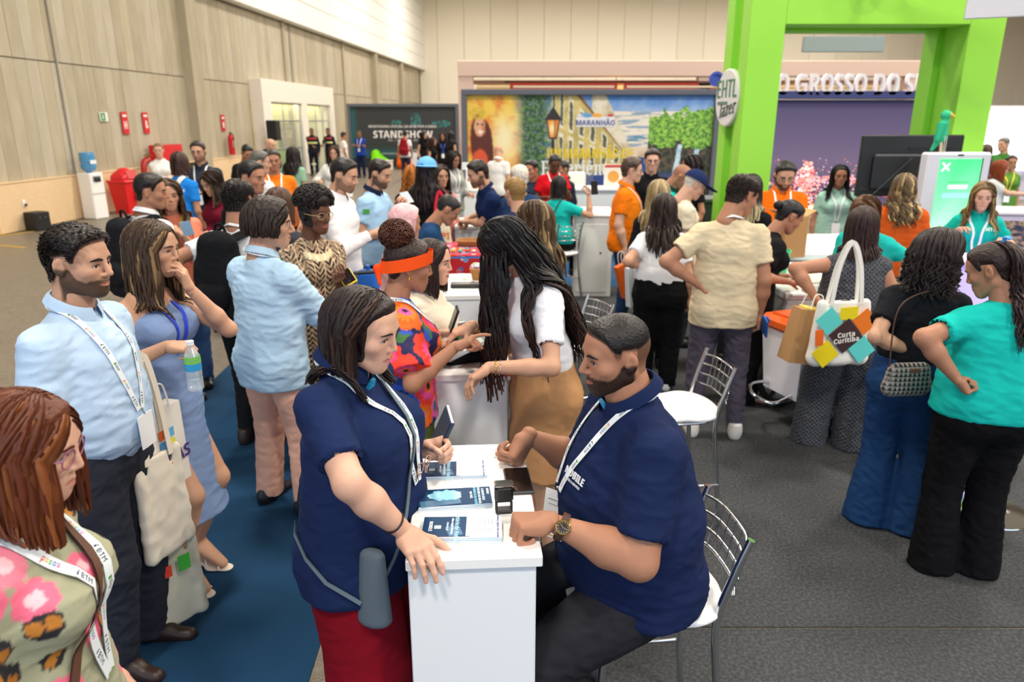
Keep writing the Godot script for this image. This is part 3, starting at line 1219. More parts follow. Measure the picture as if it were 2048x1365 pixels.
func glasses_mesh(hx: Transform3D, near: bool) -> Dictionary:
	var m := md()
	var r := .0016 if near else .0024
	for sg in [-1, 1]:
		var pts := []
		for k in 17:
			var a := TAU * k / 16
			pts.append(hx * V(sg * .033 + cos(a) * .026, .0 + sin(a) * .020, .098 - .25 * absf(sg * .033 + cos(a) * .026) * .4))
		md_tube(m, pts, r, 5)
		md_tube(m, [hx * V(sg * .059, .005, .092), hx * V(sg * .080, .006, .05), hx * V(sg * .086, .008, -.01), hx * V(sg * .084, -.012, -.03)], r, 5)
	md_tube(m, [hx * V(-.008, .004, .098), hx * V(.008, .004, .098)], r, 5)
	return m

# a neck ribbon in a V down to a badge
func lanyard(n: Node3D, nb: Vector3, tb: Basis, F, o: Dictionary) -> void:
	var w: float = o.get("w", .018)
	var ln: float = o.get("len", .34)
	var m := md()
	var rn: float = o.get("rn", .072)
	var ends := []
	for sg in [-1, 1]:
		var pts := []
		for q in [V(0, .028, -rn), V(sg * rn * .75, .016, -rn * .7), V(sg * rn, -.005, .0), V(sg * (rn - .004), -.05, .07), V(sg * .045, -ln * .55, .12), V(sg * .008, -ln, .13)]:
			pts.append(nb + tb * q)
		pts = smooth_path(pts, 7)
		var nr := []
		if F != null:
			for k in pts.size(): pts[k] = snap(F, pts[k], .006, k > 12)
			for it in 6:
				for k in range(1, pts.size() - 1): pts[k] = pts[k] * .5 + (pts[k - 1] + pts[k + 1]) * .25
			for k in pts.size(): pts[k] = outside(F, pts[k], .004)
		for k in pts.size():
			nr.append(fgrad(F, pts[k]) if F != null and fval(F, pts[k]) < .03 else tb * V(sg * .6, .5, -.5 if k < 10 else .6))
		md_ribbon(m, pts, nr, w, .0015, .22)
		ends.append(pts[-1])
	var lm := put("lanyard", md_mesh(m), o.get("m", mat(o.get("c", "f2f2f2"), .6)), n)
	if o.get("badge", true):
		var e: Vector3 = (ends[0] + ends[1]) * .5
		var nn: Vector3 = fgrad(F, e) if F != null else tb.z
		var bb := look(V(nn.x, minf(nn.y, .25), nn.z), RY)
		bb = Basis(RY, o.get("turn", 0.0)) * bb
		var bw: float = o.get("bw", .085)
		var bh: float = o.get("bh", .125)
		var bp := e + bb.z * .012 - RY * (bh * .5 + .02)
		var cm := md()
		md_tube(cm, [e + bb.z * .004, bp + bb.y * (bh * .5) + bb.z * .002], .004, 6)
		put("clip", md_mesh(cm), mat("9a9a9a", .3, 1.0), lm)
		var b2 := md()
		md_box(b2, Vector3.ZERO, V(bw, bh, .003))
		var bd := put("badge", md_mesh(b2), mat(o.get("bc", "eef0f2"), .25), lm)
		bd.transform = Transform3D(bb, bp)
		for r in o.get("marks", []):   # printed blocks: x, y, w, h, colour
			put("print", boxm(V(r[2] * bw, r[3] * bh, .0008)), mat(r[4], .4), lm).transform = Transform3D(bb, bp + bb * V((r[0] - .5) * bw, (.5 - r[1]) * bh, .002))

func snap(F: Dictionary, p: Vector3, gap: float, pull := true) -> Vector3:
	for k in 4:
		var v := fval(F, p)
		if v > .2: return p
		if v > gap and not pull: return p
		p += fgrad(F, p) * (gap - v) * (1.0 if v < gap else .8)
	return p

# a turned-down collar, open in front; kind 1 polo, 2 shirt
func collar_mesh(nb: Vector3, tb: Basis, rn: float, kind) -> Dictionary:
	var m := md()
	var gap := .30 if kind is int and kind == 1 else .20
	var N := 30
	var rows := [[0.002, -.012], [-.001, .020], [.004, .024], [.012, .010], [.019, -.012]]
	var bs := (tb * Basis(RX, .34))
	var o := nb + tb * V(0, .006, .010)
	for j in N + 1:
		var a := lerpf(gap, TAU - gap, float(j) / N)
		var fr := clampf(cos(a), 0.0, 1.0)
		for k in rows.size():
			var r: float = rn + rows[k][0]
			var y: float = rows[k][1] - (fr * fr * .020 if k >= 3 else 0.0) * (1.0 if k == 4 else .5) - fr * .012
			m.v.append(o + bs * V(sin(a) * r * 1.02, y, cos(a) * (r * 1.08 + (fr * .012 if k >= 3 else 0.0))))
	var w := rows.size()
	for j in N:
		for k in w - 1:
			var a := j * w + k
			for q in [a, a + w, a + 1, a + 1, a + w, a + w + 1]: m.i.append(q)
	md_normals(m)
	return m

func brows(dst: Dictionary, hm: Dictionary, hx: Transform3D, col: Color, f: bool, near: bool) -> void:
	for sg in [-1, 1]:
		var pts := []
		var rs := []
		for k in 7:
			var t := k / 6.0
			var p := snap(hm.F, V(sg * lerpf(.011, .050, t), .0195 + sin(t * 2.6) * .0065 - t * t * .004, lerpf(.096, .078, t * t)), .0008)
			pts.append(hx * p)
			rs.append((.0030 if f else .0042) * (.75 + .6 * sin(t * PI * .8)) * (1.0 - .75 * t * t * t))
		md_tube(dst, pts, rs, 5, col, hx.basis.z, .45)
		if near:
			pts = []
			for k in 7:
				var t := PI * (.02 + .96 * k / 6.0)
				pts.append(hx * snap(hm.F, V(sg * .031 + cos(t) * .0155, -.001 + sin(t) * .0062, .088), .0004))
			md_tube(dst, pts, [.0006, .0012, .0015, .0016, .0015, .0012, .0006] if f else .0009, 4, Color(.012, .009, .008))

# flat lettering or a patch laid on a garment at a point of the wearer's axes
func print_on(n: Node3D, s: String, p: Vector3, size: float, col: String, roll := 0.0, bold := true) -> void:
	var r: Dictionary = n.get_meta("rig")
	var q := snap(r.F, p, .004)
	var b := look(fgrad(r.F, q), RY) * Basis(RZ, roll)
	if s == "": put("patch", boxm(V(size, size * .7, .003), .001), mat(col, .6), n).transform = Transform3D(b, q)
	else: text(s, size, mat(col, .6), n, q, Vector3.ZERO, bold, .003).transform = Transform3D(b, q)

# ---------- the hall ----------
const WALL_O := Vector3(-9.764, 0, -14.103)
const WALL_YAW := -0.0634
func on_wall(s: float, y: float, out := 0.0) -> Vector3:   # point on the left wall: s metres along it, y up, out from it
	return WALL_O + Vector3(.0634, 0, -.998) * s + Vector3(.998, 0, .0634) * out + Vector3(0, y, 0)

func text(s: String, size: float, m: Material, parent: Node, at: Vector3, rot := Vector3.ZERO, bold := true, depth := .01, serif := false, called := "lettering", italic := 0.0) -> MeshInstance3D:
	var f := SystemFont.new()
	f.font_names = PackedStringArray(["Droid Serif" if serif else "Droid Sans"])
	if bold: f.font_weight = 700
	var t := TextMesh.new()
	t.text = s
	t.font = f
	t.font_size = 32
	t.pixel_size = size / 32.0
	t.depth = depth
	t.curve_step = 2.0
	var o := put(called, t, m, parent, at, rot)
	if italic != 0.0: o.basis = o.basis * Basis(RX, V(italic, 1, 0), RZ)
	return o

func img_mat(im: Image, rough := .6, emit := 0.0) -> StandardMaterial3D:
	var m := StandardMaterial3D.new()
	var t := ImageTexture.create_from_image(im)
	m.albedo_texture = t
	m.roughness = rough
	m.texture_repeat = false
	if emit > 0.0:
		m.emission_enabled = true
		m.emission_texture = t
		m.emission_operator = BaseMaterial3D.EMISSION_OP_MULTIPLY
		m.emission = Color.WHITE
		m.emission_energy_multiplier = emit
	return m

func card(w: float, h: float, th := .004) -> ArrayMesh:   # a thin board whose front (+z) carries a picture, its sides plain
	var m := md()
	m.uv = PackedVector2Array()
	var x := w * .5
	var y := h * .5
	md_quad(m, V(-x, -y, th), V(-x, y, th), V(x, y, th), V(x, -y, th), RZ)
	for p in m.v: m.uv.append(Vector2(p.x / w + .5, .5 - p.y / h))
	var k: int = m.v.size()
	for e in [[V(-x, -y, 0), V(-x, y, 0), -RX], [V(x, -y, 0), V(x, y, 0), RX]]:
		md_quad(m, e[0], e[1], e[1] + RZ * th, e[0] + RZ * th, e[2])
	for e in [[V(-x, -y, 0), V(x, -y, 0), -RY], [V(-x, y, 0), V(x, y, 0), RY]]:
		md_quad(m, e[0], e[1], e[1] + RZ * th, e[0] + RZ * th, e[2])
	md_quad(m, V(-x, -y, 0), V(-x, y, 0), V(x, y, 0), V(x, -y, 0), -RZ)
	while m.uv.size() < m.v.size(): m.uv.append(Vector2(.01, .01))
	return md_mesh(m)

func tri_mat(col_tex: Texture2D, scale: Vector3, rough := .8, nrm: Texture2D = null, ns := .5, world := true) -> StandardMaterial3D:
	var m := StandardMaterial3D.new()
	m.albedo_texture = col_tex
	m.roughness = rough
	m.uv1_triplanar = true
	m.uv1_world_triplanar = world
	m.uv1_scale = scale
	m.metallic_specular = .3
	if nrm:
		m.normal_enabled = true
		m.normal_texture = nrm
		m.normal_scale = ns
	return m

func hall() -> void:
	# floor of polished concrete with pale chips
	var chips := noise_tex(.16, grad([0, .42, .58, .66, .74, 1], ["5d564b", "6e665a", "7b7366", "857c6f", "b9b0a2", "d8cfc0"]), 1024, false, 4, 3)
	var fm := tri_mat(chips, V(1.1, 1.1, 1.1), .38)
	var bl := noise_tex(.01, grad([0, .5, 1], ["d9d4cb", "ffffff", "e6e0d4"]), 512, false, 8, 4)
	fm.detail_enabled = true
	fm.detail_albedo = bl
	fm.detail_blend_mode = BaseMaterial3D.BLEND_MODE_MUL
	struct("floor", boxm(V(70, .3, 84)), fm, V(18, -.15, -24))
	# carpets
	var felt := noise_tex(.25, grad([0, .45, .6, 1], ["14344f", "173a58", "193f5f", "1f486a"]), 512, false, 9, 4)
	var feltn := noise_tex(.35, null, 512, true, 12, 2, 5.0)
	var cb := struct("carpet_blue", boxm(V(1.6, .006, 36), .002), tri_mat(felt, V(1.2, 1.2, 1.2), .95, feltn, .3), V(-2.02, .003, -14.5), V(0, .035, 0))
	var gfelt := noise_tex(.05, grad([0, .4, .55, .7, 1], ["383a3c", "404244", "46484a", "4c4e51", "595c5f"]), 1024, false, 19, 6)
	var gm := tri_mat(gfelt, V(.9, .9, .9), .95, feltn, .35)
	var cg := Node3D.new()
	cg.name = "carpet_grey"
	add_child(cg)
	cg.set_meta("kind", "structure")
	for r in [[-.42, 6.2, 1.0, -2.62], [-.42, 6.2, -2.63, -5.25], [-.42, 6.2, -5.26, -9.3]]:
		put("carpet_strip", boxm(V(r[1] - r[0], .007, r[2] - r[3]), .002), gm, cg, V((r[0] + r[1]) * .5, .0035, (r[2] + r[3]) * .5))
	struct("carpet_blue", boxm(V(9, .006, 3.4), .002), tri_mat(noise_tex(.2, grad([0, 1], ["2a5480", "35608c"]), 256, false, 3, 3), V(1, 1, 1), .95), V(4.6, .003, -11.02))
	# left wall of board-marked concrete
	var wl := Node3D.new()
	wl.name = "wall_left"
	add_child(wl)
	wl.set_meta("kind", "structure")
	wl.position = WALL_O
	wl.rotation.y = WALL_YAW
	var conc := noise_tex(.012, grad([0, .35, .5, .65, 1], ["b0a895", "b4ac99", "b6ae9b", "b9b19e", "beb6a4"]), 512, false, 31, 5)
	var concm := []
	for k in 4:
		var m := tri_mat(conc, V(.5, .14, .5), .85)
		m.albedo_color = Color(["ffffff", "f5f3ee", "fcf9f2", "efece5"][k])
		m.uv1_offset = V(k * .37, k * .21, k * .13)
		concm.append(m)
	put("backing", boxm(V(.3, 13, 64)), mat("6f685a", .9), wl, V(-.16 - .03, 6.5, -17))
	var r := RandomNumberGenerator.new()
	r.seed = 77
	var lowm := boxm(V(.05, 2.30, .352), .006)
	var upm := boxm(V(.05, 2.36, .352), .006)
	for k in 136:
		var s := -5.0 + k * .36
		if s > 12.2 and s < 20.0: pass
		else: put("board", lowm, concm[r.randi() % 4], wl, V(r.randf_range(-.004, .004) - .004, .94 + 1.15, -s))
		put("board", upm, concm[r.randi() % 4], wl, V(r.randf_range(-.004, .004) - .004, 3.26 + 1.18, -s))
	# pilasters and steps
	for p in [[7.95, .6], [15.7, .22], [23.6, .22], [29.5, .5], [36.5, .5]]:
		put("pilaster", boxm(V(.50 if p[1] > .3 else .12, 6.2, p[1]), .01), concm[3], wl, V(.05, 3.1, -p[0]))
	put("conduit", tube([V(.05, .9, -2.2), V(.05, 5.7, -2.2)], .022, 8), mat("9b978c", .5), wl)
	put("conduit", tube([V(.05, .9, -16.4), V(.05, 5.7, -16.4)], .03, 8), mat("8e8a80", .5), wl, V(0, 2.5, 0))
	# plywood dado
	var ply := noise_tex(.02, grad([0, .5, 1], ["dfc198", "e2c59d", "e6cba5"]), 512, false, 6, 4)
	var plym := tri_mat(ply, V(.4, 1.6, .4), .55)
	for k in 7:
		if k == 5 or k == 6: continue
		put("dado_panel", boxm(V(.10, .92, 2.38), .006), plym, wl, V(.075, .47, -(-4.0 + k * 2.4)))
	put("dado_panel", boxm(V(.10, .92, 3.9), .006), plym, wl, V(.075, .47, -9.95))
	put("dado_cap", boxm(V(.14, .025, 17), .004), plym, wl, V(.07, .935, -3.4))
	# pale cladding above, standing out over the concrete
	var clad := mat("f3f3ee", .6)
	for k in 8:
		put("cladding", boxm(V(.5, .86, 62), .02), clad, wl, V(.12, 5.66 + .44 + k * .88, -18))
	# back wall of tall cream panels
	var wb := Node3D.new()
	wb.name = "wall_back"
	add_child(wb)
	wb.set_meta("kind", "structure")
	wb.position = V(0, 0, -58.6)
	put("backing", boxm(V(64, 13, .2)), mat("b9ae98", .8), wb, V(21, 6.5, -.32))
	var pm := boxm(V(1.98, 13, .2), .008)
	var creams := [mat("f4ecd9", .65), mat("f1e9d6", .65), mat("f6eedd", .65)]
	for k in 30: put("panel", pm, creams[r.randi() % 3], wb, V(-6.6 + k * 2.0, 6.5, -.1))
	# the rest of the shell, out of view: right and front walls, ceiling
	struct("wall_right", boxm(V(.4, 13, 84)), mat("d9d2c2", .8), V(53, 6.5, -24))
	struct("ceiling", boxm(V(70, .4, 84)), mat("c9c7c0", .8), V(18, 12.6, -24))
	# front wall with tall daylight windows behind the photographer
	struct("wall_front", boxm(V(70, 1.2, .4)), mat("d9d2c2", .8), V(18, .6, 15))
	struct("wall_front", boxm(V(70, 3.4, .4)), mat("d9d2c2", .8), V(18, 11.0, 15))
	struct("wall_front", boxm(V(25, 8.2, .4)), mat("d9d2c2", .8), V(40.5, 5.3, 15))
	struct("wall_front", boxm(V(5, 8.2, .4)), mat("d9d2c2", .8), V(-14.6, 5.3, 15))
	for k in 9: struct("window_%d" % (k + 1), boxm(V(.18, 8.2, .22), .01), mat("8c9094", .4, .6), V(-12.0 + k * 5.0, 5.3, 15))
	lamps()
	doorway()
	wall_things()

func lamps() -> void:   # high-bay lamps under the ceiling
	var glow := StandardMaterial3D.new()
	glow.albedo_color = Color("ffffff")
	glow.emission_enabled = true
	glow.emission = Color("fff5e8")
	glow.emission_energy_multiplier = 6.0
	for ix in 4:
		for iz in 6:
			var p := V(-2.5 + ix * 8.5, 11.3, 4.0 - iz * 10.6)
			var t := thing("ceiling_lamp", p, 0, "square high bay lamp hung under the hall ceiling above the fair", "lamp", "high bay ceiling lamps")
			put("housing", boxm(V(1.5, .16, 1.5), .02), mat("d8d8d6", .5, .4), t, V(0, .1, 0))
			put("diffuser", boxm(V(1.36, .02, 1.36)), glow, t)
			put("rod", tube([V(0, .15, 0), V(0, 1.2, 0)], .015, 6), mat("bbbbbb", .4, .6), t)
			var l := AreaLight3D.new()
			l.name = "lamp_light"
			l.area_size = Vector2(1.36, 1.36)
			l.light_color = Color("fff5e8")
			l.light_energy = LAMP
			l.shadow_enabled = true
			l.area_range = 90.0
			t.add_child(l)
			l.position = V(0, -.03, 0)
			l.rotation.x = -PI / 2

func doorway() -> void:
	var d := Node3D.new()
	d.name = "door_1"
	add_child(d)
	d.set_meta("kind", "structure")
	d.position = on_wall(16.2, 0, 0)
	d.rotation.y = WALL_YAW + PI / 2   # local x runs along the wall towards the camera, z out of it
	var w := mat("e9e2d6", .6)
	# portal: x from -4.1 (far) to 4.1 (near)
	put("portal_head", boxm(V(8.2, .75, .46), .01), w, d, V(0, 3.07, .23))
	put("portal_post", boxm(V(.55, 2.7, .46), .01), w, d, V(3.83, 1.35, .23))
	put("portal_post", boxm(V(.62, 2.7, .46), .01), w, d, V(.15, 1.35, .23))
	put("portal_post", boxm(V(.75, 2.7, .46), .01), w, d, V(-3.72, 1.35, .23))
	put("lobby_wall", boxm(V(8.2, 2.7, .05)), mat("e6dfae", .7), d, V(0, 1.35, .04))
	var al := mat("b9bdbd", .35, .7)
	var glass := StandardMaterial3D.new()
	glass.transparency = BaseMaterial3D.TRANSPARENCY_ALPHA
	glass.albedo_color = Color(.9, 1, .95, .12)
	glass.roughness = .05
	for b in [[.46, 3.55], [-3.35, -.16]]:
		var x0: float = b[0]
		var x1: float = b[1]
		for x in [x0 + .03, x0 + (x1 - x0) * .42, x0 + (x1 - x0) * .72, x1 - .03]:
			put("door_frame", boxm(V(.06, 2.66, .05), .005), al, d, V(x, 1.35, .34))
		for y in [.04, 1.05, 2.05, 2.67]:
			put("door_frame", boxm(V(x1 - x0, .06, .05), .005), al, d, V((x0 + x1) * .5, y, .34))
		put("pane", boxm(V(x1 - x0, 2.6, .008)), glass, d, V((x0 + x1) * .5, 1.36, .33))
	put("kraft_sheet", boxm(V(1.5, 1.9, .01)), mat("b79a6a", .8), d, V(-1.3, 1.0, .26))
	var l := AreaLight3D.new()
	l.name = "lobby_light"
	l.area_size = Vector2(6.0, .1)
	l.light_color = Color("fff2c0")
	l.light_energy = 3.0
	l.shadow_enabled = true
	d.add_child(l)
	l.position = V(0, 2.66, .2)
	l.rotation.x = -PI / 2
	var gm := StandardMaterial3D.new()
	gm.emission_enabled = true
	gm.emission = Color("fff2c0")
	gm.emission_energy_multiplier = 2.0
	put("lobby_lamp", boxm(V(6.0, .02, .1)), gm, d, V(0, 2.68, .2))

func wall_sign(s: float, y: float, w: float, h: float, col, called: String, label: String, marks: Array) -> void:
	var t := thing(called, on_wall(s, y, .05), WALL_YAW + PI / 2, label, "sign")
	put("plate", boxm(V(w, h, .02), .003), mat(col, .5), t)
	for k in marks: put("pictogram", boxm(V(k[2], k[3], .006)), mat(k[4], .5), t, V(k[0], k[1], .011))

func wall_things() -> void:
	var W := "f4f0ea"
	wall_sign(3.54, 2.16, .30, .20, "e9efe2", "exit_sign", "small green and white exit sign on the concrete wall", [[-.04, 0, .17, .17, "1f8a4c"], [-.04, 0, .05, .10, W]])
	wall_sign(4.37, 2.02, .26, .52, "c8202a", "hydrant_sign", "red fire sign with white letter above the red hose cabinet, nearer one", [[0, .17, .16, .05, W], [-.045, -.05, .03, .18, W], [.045, -.05, .03, .18, W], [0, -.05, .07, .03, W]])
	wall_sign(5.3, 2.02, .26, .52, "c8202a", "alarm_sign", "red fire sign with white symbol above the red hose cabinet, farther one", [[0, .17, .16, .05, W], [0, -.04, .06, .18, W], [.04, -.10, .05, .06, W]])
	wall_sign(9.75, 2.0, .24, .50, "c8202a", "extinguisher_sign", "red sign above the fire extinguisher by the pillar", [[0, .15, .14, .05, W], [0, -.06, .07, .16, W]])
	wall_sign(4.5, .78, .36, .26, "b5202a", "warning_sign", "small red warning plate on the plywood dado", [[0, .02, .24, .04, W], [0, -.06, .20, .03, W]])
	wall_sign(9.9, .80, .22, .22, "b5202a", "notice_sign", "small red square notice on the plywood below the extinguisher", [[0, 0, .12, .04, W]])
	# fire extinguisher
	var e := thing("fire_extinguisher", on_wall(9.85, 1.02, .20), WALL_YAW, "red fire extinguisher hanging on the concrete wall by the pillar", "extinguisher")
	put("cylinder", lathe([[0, 0], [.085, .0], [.095, .03], [.095, .52], [.07, .60], [.03, .63], [.0, .63]], 20), mat("c4161c", .3), e)
	put("valve", lathe([[.03, .62], [.03, .70], [0, .70]], 10), mat("222222", .4), e)
	put("hose", tube(smooth_path([V(0, .68, .03), V(.11, .62, .05), V(.12, .4, .04), V(.11, .2, .02)]), .013, 8), mat("1a1a1a", .5), e)
	put("instruction_label", boxm(V(.01, .22, .12)), mat("f0ecd8", .5), e, V(.095, .33, 0))
	# hose cabinet and red standpipe
	var c := thing("hose_cabinet", on_wall(5.65, .35, .30), WALL_YAW, "large red fire hose cabinet behind the woman in a white blouse", "cabinet")
	put("body", boxm(V(.30, 1.12, 1.15), .01), mat("c5141f", .4), c, V(0, .56, 0))
	put("door", boxm(V(.02, 1.02, 1.02), .008), mat("d01824", .35), c, V(.165, .56, 0))
	put("handle", boxm(V(.03, .12, .03), .005), mat("999999", .3, .8), c, V(.185, .55, .42))
	var p := thing("standpipe", on_wall(4.55, 0, .32), WALL_YAW, "red bent fire standpipe with brass valve beside the hose cabinet", "pipe")
	put("pipe", tube(smooth_path([V(0, .05, .12), V(0, .85, .12), V(0, 1.08, .05), V(0, 1.14, -.14)]), .075, 14), mat("a81d1c", .4), p)
	put("valve", lathe([[0, 0], [.07, 0], [.07, .04], [.03, .05], [.03, .12], [.09, .13], [.09, .15], [0, .15]], 14), mat("b9913f", .3, .9), p, V(.02, 1.10, -.10))
	# water cooler
	var wc := thing("water_cooler", V(-9.22, 0, -16.2), WALL_YAW + PI / 2 - .25, "white water cooler with blue bottle against the plywood dado", "water cooler")
	put("cabinet", boxm(V(.36, .99, .36), .02), mat("f1f1ee", .4), wc, V(0, .495, 0))
	put("door_line", boxm(V(.34, .012, .01)), mat("8a8a8a", .5), wc, V(0, .55, .182))
	put("tap", boxm(V(.03, .08, .05), .006), mat("222222", .4), wc, V(-.04, .84, .20))
	put("tap", boxm(V(.03, .08, .05), .006), mat("222222", .4), wc, V(.04, .84, .20))
	put("tap_panel", boxm(V(.20, .12, .01), .003), mat("55595c", .4), wc, V(0, .86, .182))
	var blue := StandardMaterial3D.new()
	blue.albedo_color = Color("4f93c4")
	blue.roughness = .12
	blue.metallic_specular = .6
	var bt := put("bottle", lathe([[.05, .99], [.13, 1.05], [.155, 1.09], [.155, 1.18], [.145, 1.20], [.155, 1.22], [.155, 1.36], [.145, 1.42], [0, 1.44]], 26), blue, wc)
	put("bottle_label", boxm(V(.15, .08, .01)), mat("e8eef2", .5), bt, V(0, 1.22, .155))
	# red swing-top bin
	var b := thing("red_bin", V(-9.0, 0, -17.2), WALL_YAW + PI / 2 - .2, "red plastic swing-top waste bin beside the water cooler", "bin")
	put("bucket", md_mesh(taper(.40, .36, .54, .48, 0, .70)), mat("d1161c", .35), b)
	put("rim", boxm(V(.60, .06, .54), .02), mat("d8222a", .3), b, V(0, .73, 0))
	put("lid", md_mesh(sdf([pr(V(-.13, .80, -.10), V(.13, .80, -.10), .13, .13, .06), pr(V(-.13, .80, .10), V(.13, .80, .10), .13, .13, .06), ell(V(0, .90, 0), V(.17, .14, .16), .08)], .018)), mat("d8222a", .3), b)
	put("flap", boxm(V(.30, .20, .02), .008), mat("c2141c", .3), b, V(0, .88, .215), V(-.35, 0, 0))
	put("paper_label", boxm(V(.16, .22, .01)), mat("3a2420", .6), b, V(.08, .40, .262), V(.09, 0, 0))
	# black loudspeaker box on the floor, with socket above
	var k := thing("loudspeaker", V(-9.38, 0, -14.4), WALL_YAW + PI / 2 - .3, "black cube loudspeaker on the floor against the plywood", "loudspeaker")
	put("cabinet", boxm(V(.32, .36, .32), .012), mat("17181a", .6), k, V(0, .18, 0))
	put("connector", lathe([[0, 0], [.02, 0], [.02, .012], [0, .012]], 12), mat("777777", .3, .8), k, V(-.06, .26, .16), V(PI / 2, 0, 0))
	put("connector", lathe([[0, 0], [.02, 0], [.02, .012], [0, .012]], 12), mat("777777", .3, .8), k, V(.05, .26, .16), V(PI / 2, 0, 0))
	var so := thing("wall_socket", on_wall(.35, .52, .135), WALL_YAW + PI / 2, "white wall socket with plug above the black loudspeaker", "socket")
	put("plate", boxm(V(.08, .13, .012), .004), mat("f2f0ea", .4), so)
	put("plug", boxm(V(.04, .05, .04), .006), mat("1c1c1c", .5), so, V(.01, -.03, .025))
	# loudspeaker on a stand by the doorway
	var q := thing("stand_loudspeaker", on_wall(11.7, 0, .9), WALL_YAW + PI / 2, "black loudspeaker on a tripod stand beside the doorway", "loudspeaker")
	put("cabinet", boxm(V(.42, .66, .36), .03), mat("101113", .6), q, V(0, 1.75, 0))
	put("pole", tube([V(0, .3, 0), V(0, 1.42, 0)], .02, 8), mat("1a1a1a", .5), q)
	for a in 3: put("leg", tube([V(0, .75, 0), V(sin(a * 2.1) * .45, .01, cos(a * 2.1) * .45)], .014, 6), mat("1a1a1a", .5), q)

# ---------- prints ----------
func mixc(a: Color, b: Color, t: float) -> Color: return a.lerp(b, clampf(t, 0.0, 1.0))
func blob(u: float, v: float, cu: float, cv: float, ru: float, rv: float) -> float:
	return smoothstep(1.15, .85, sqrt(pow((u - cu) / ru, 2.0) + pow((v - cv) / rv, 2.0)))

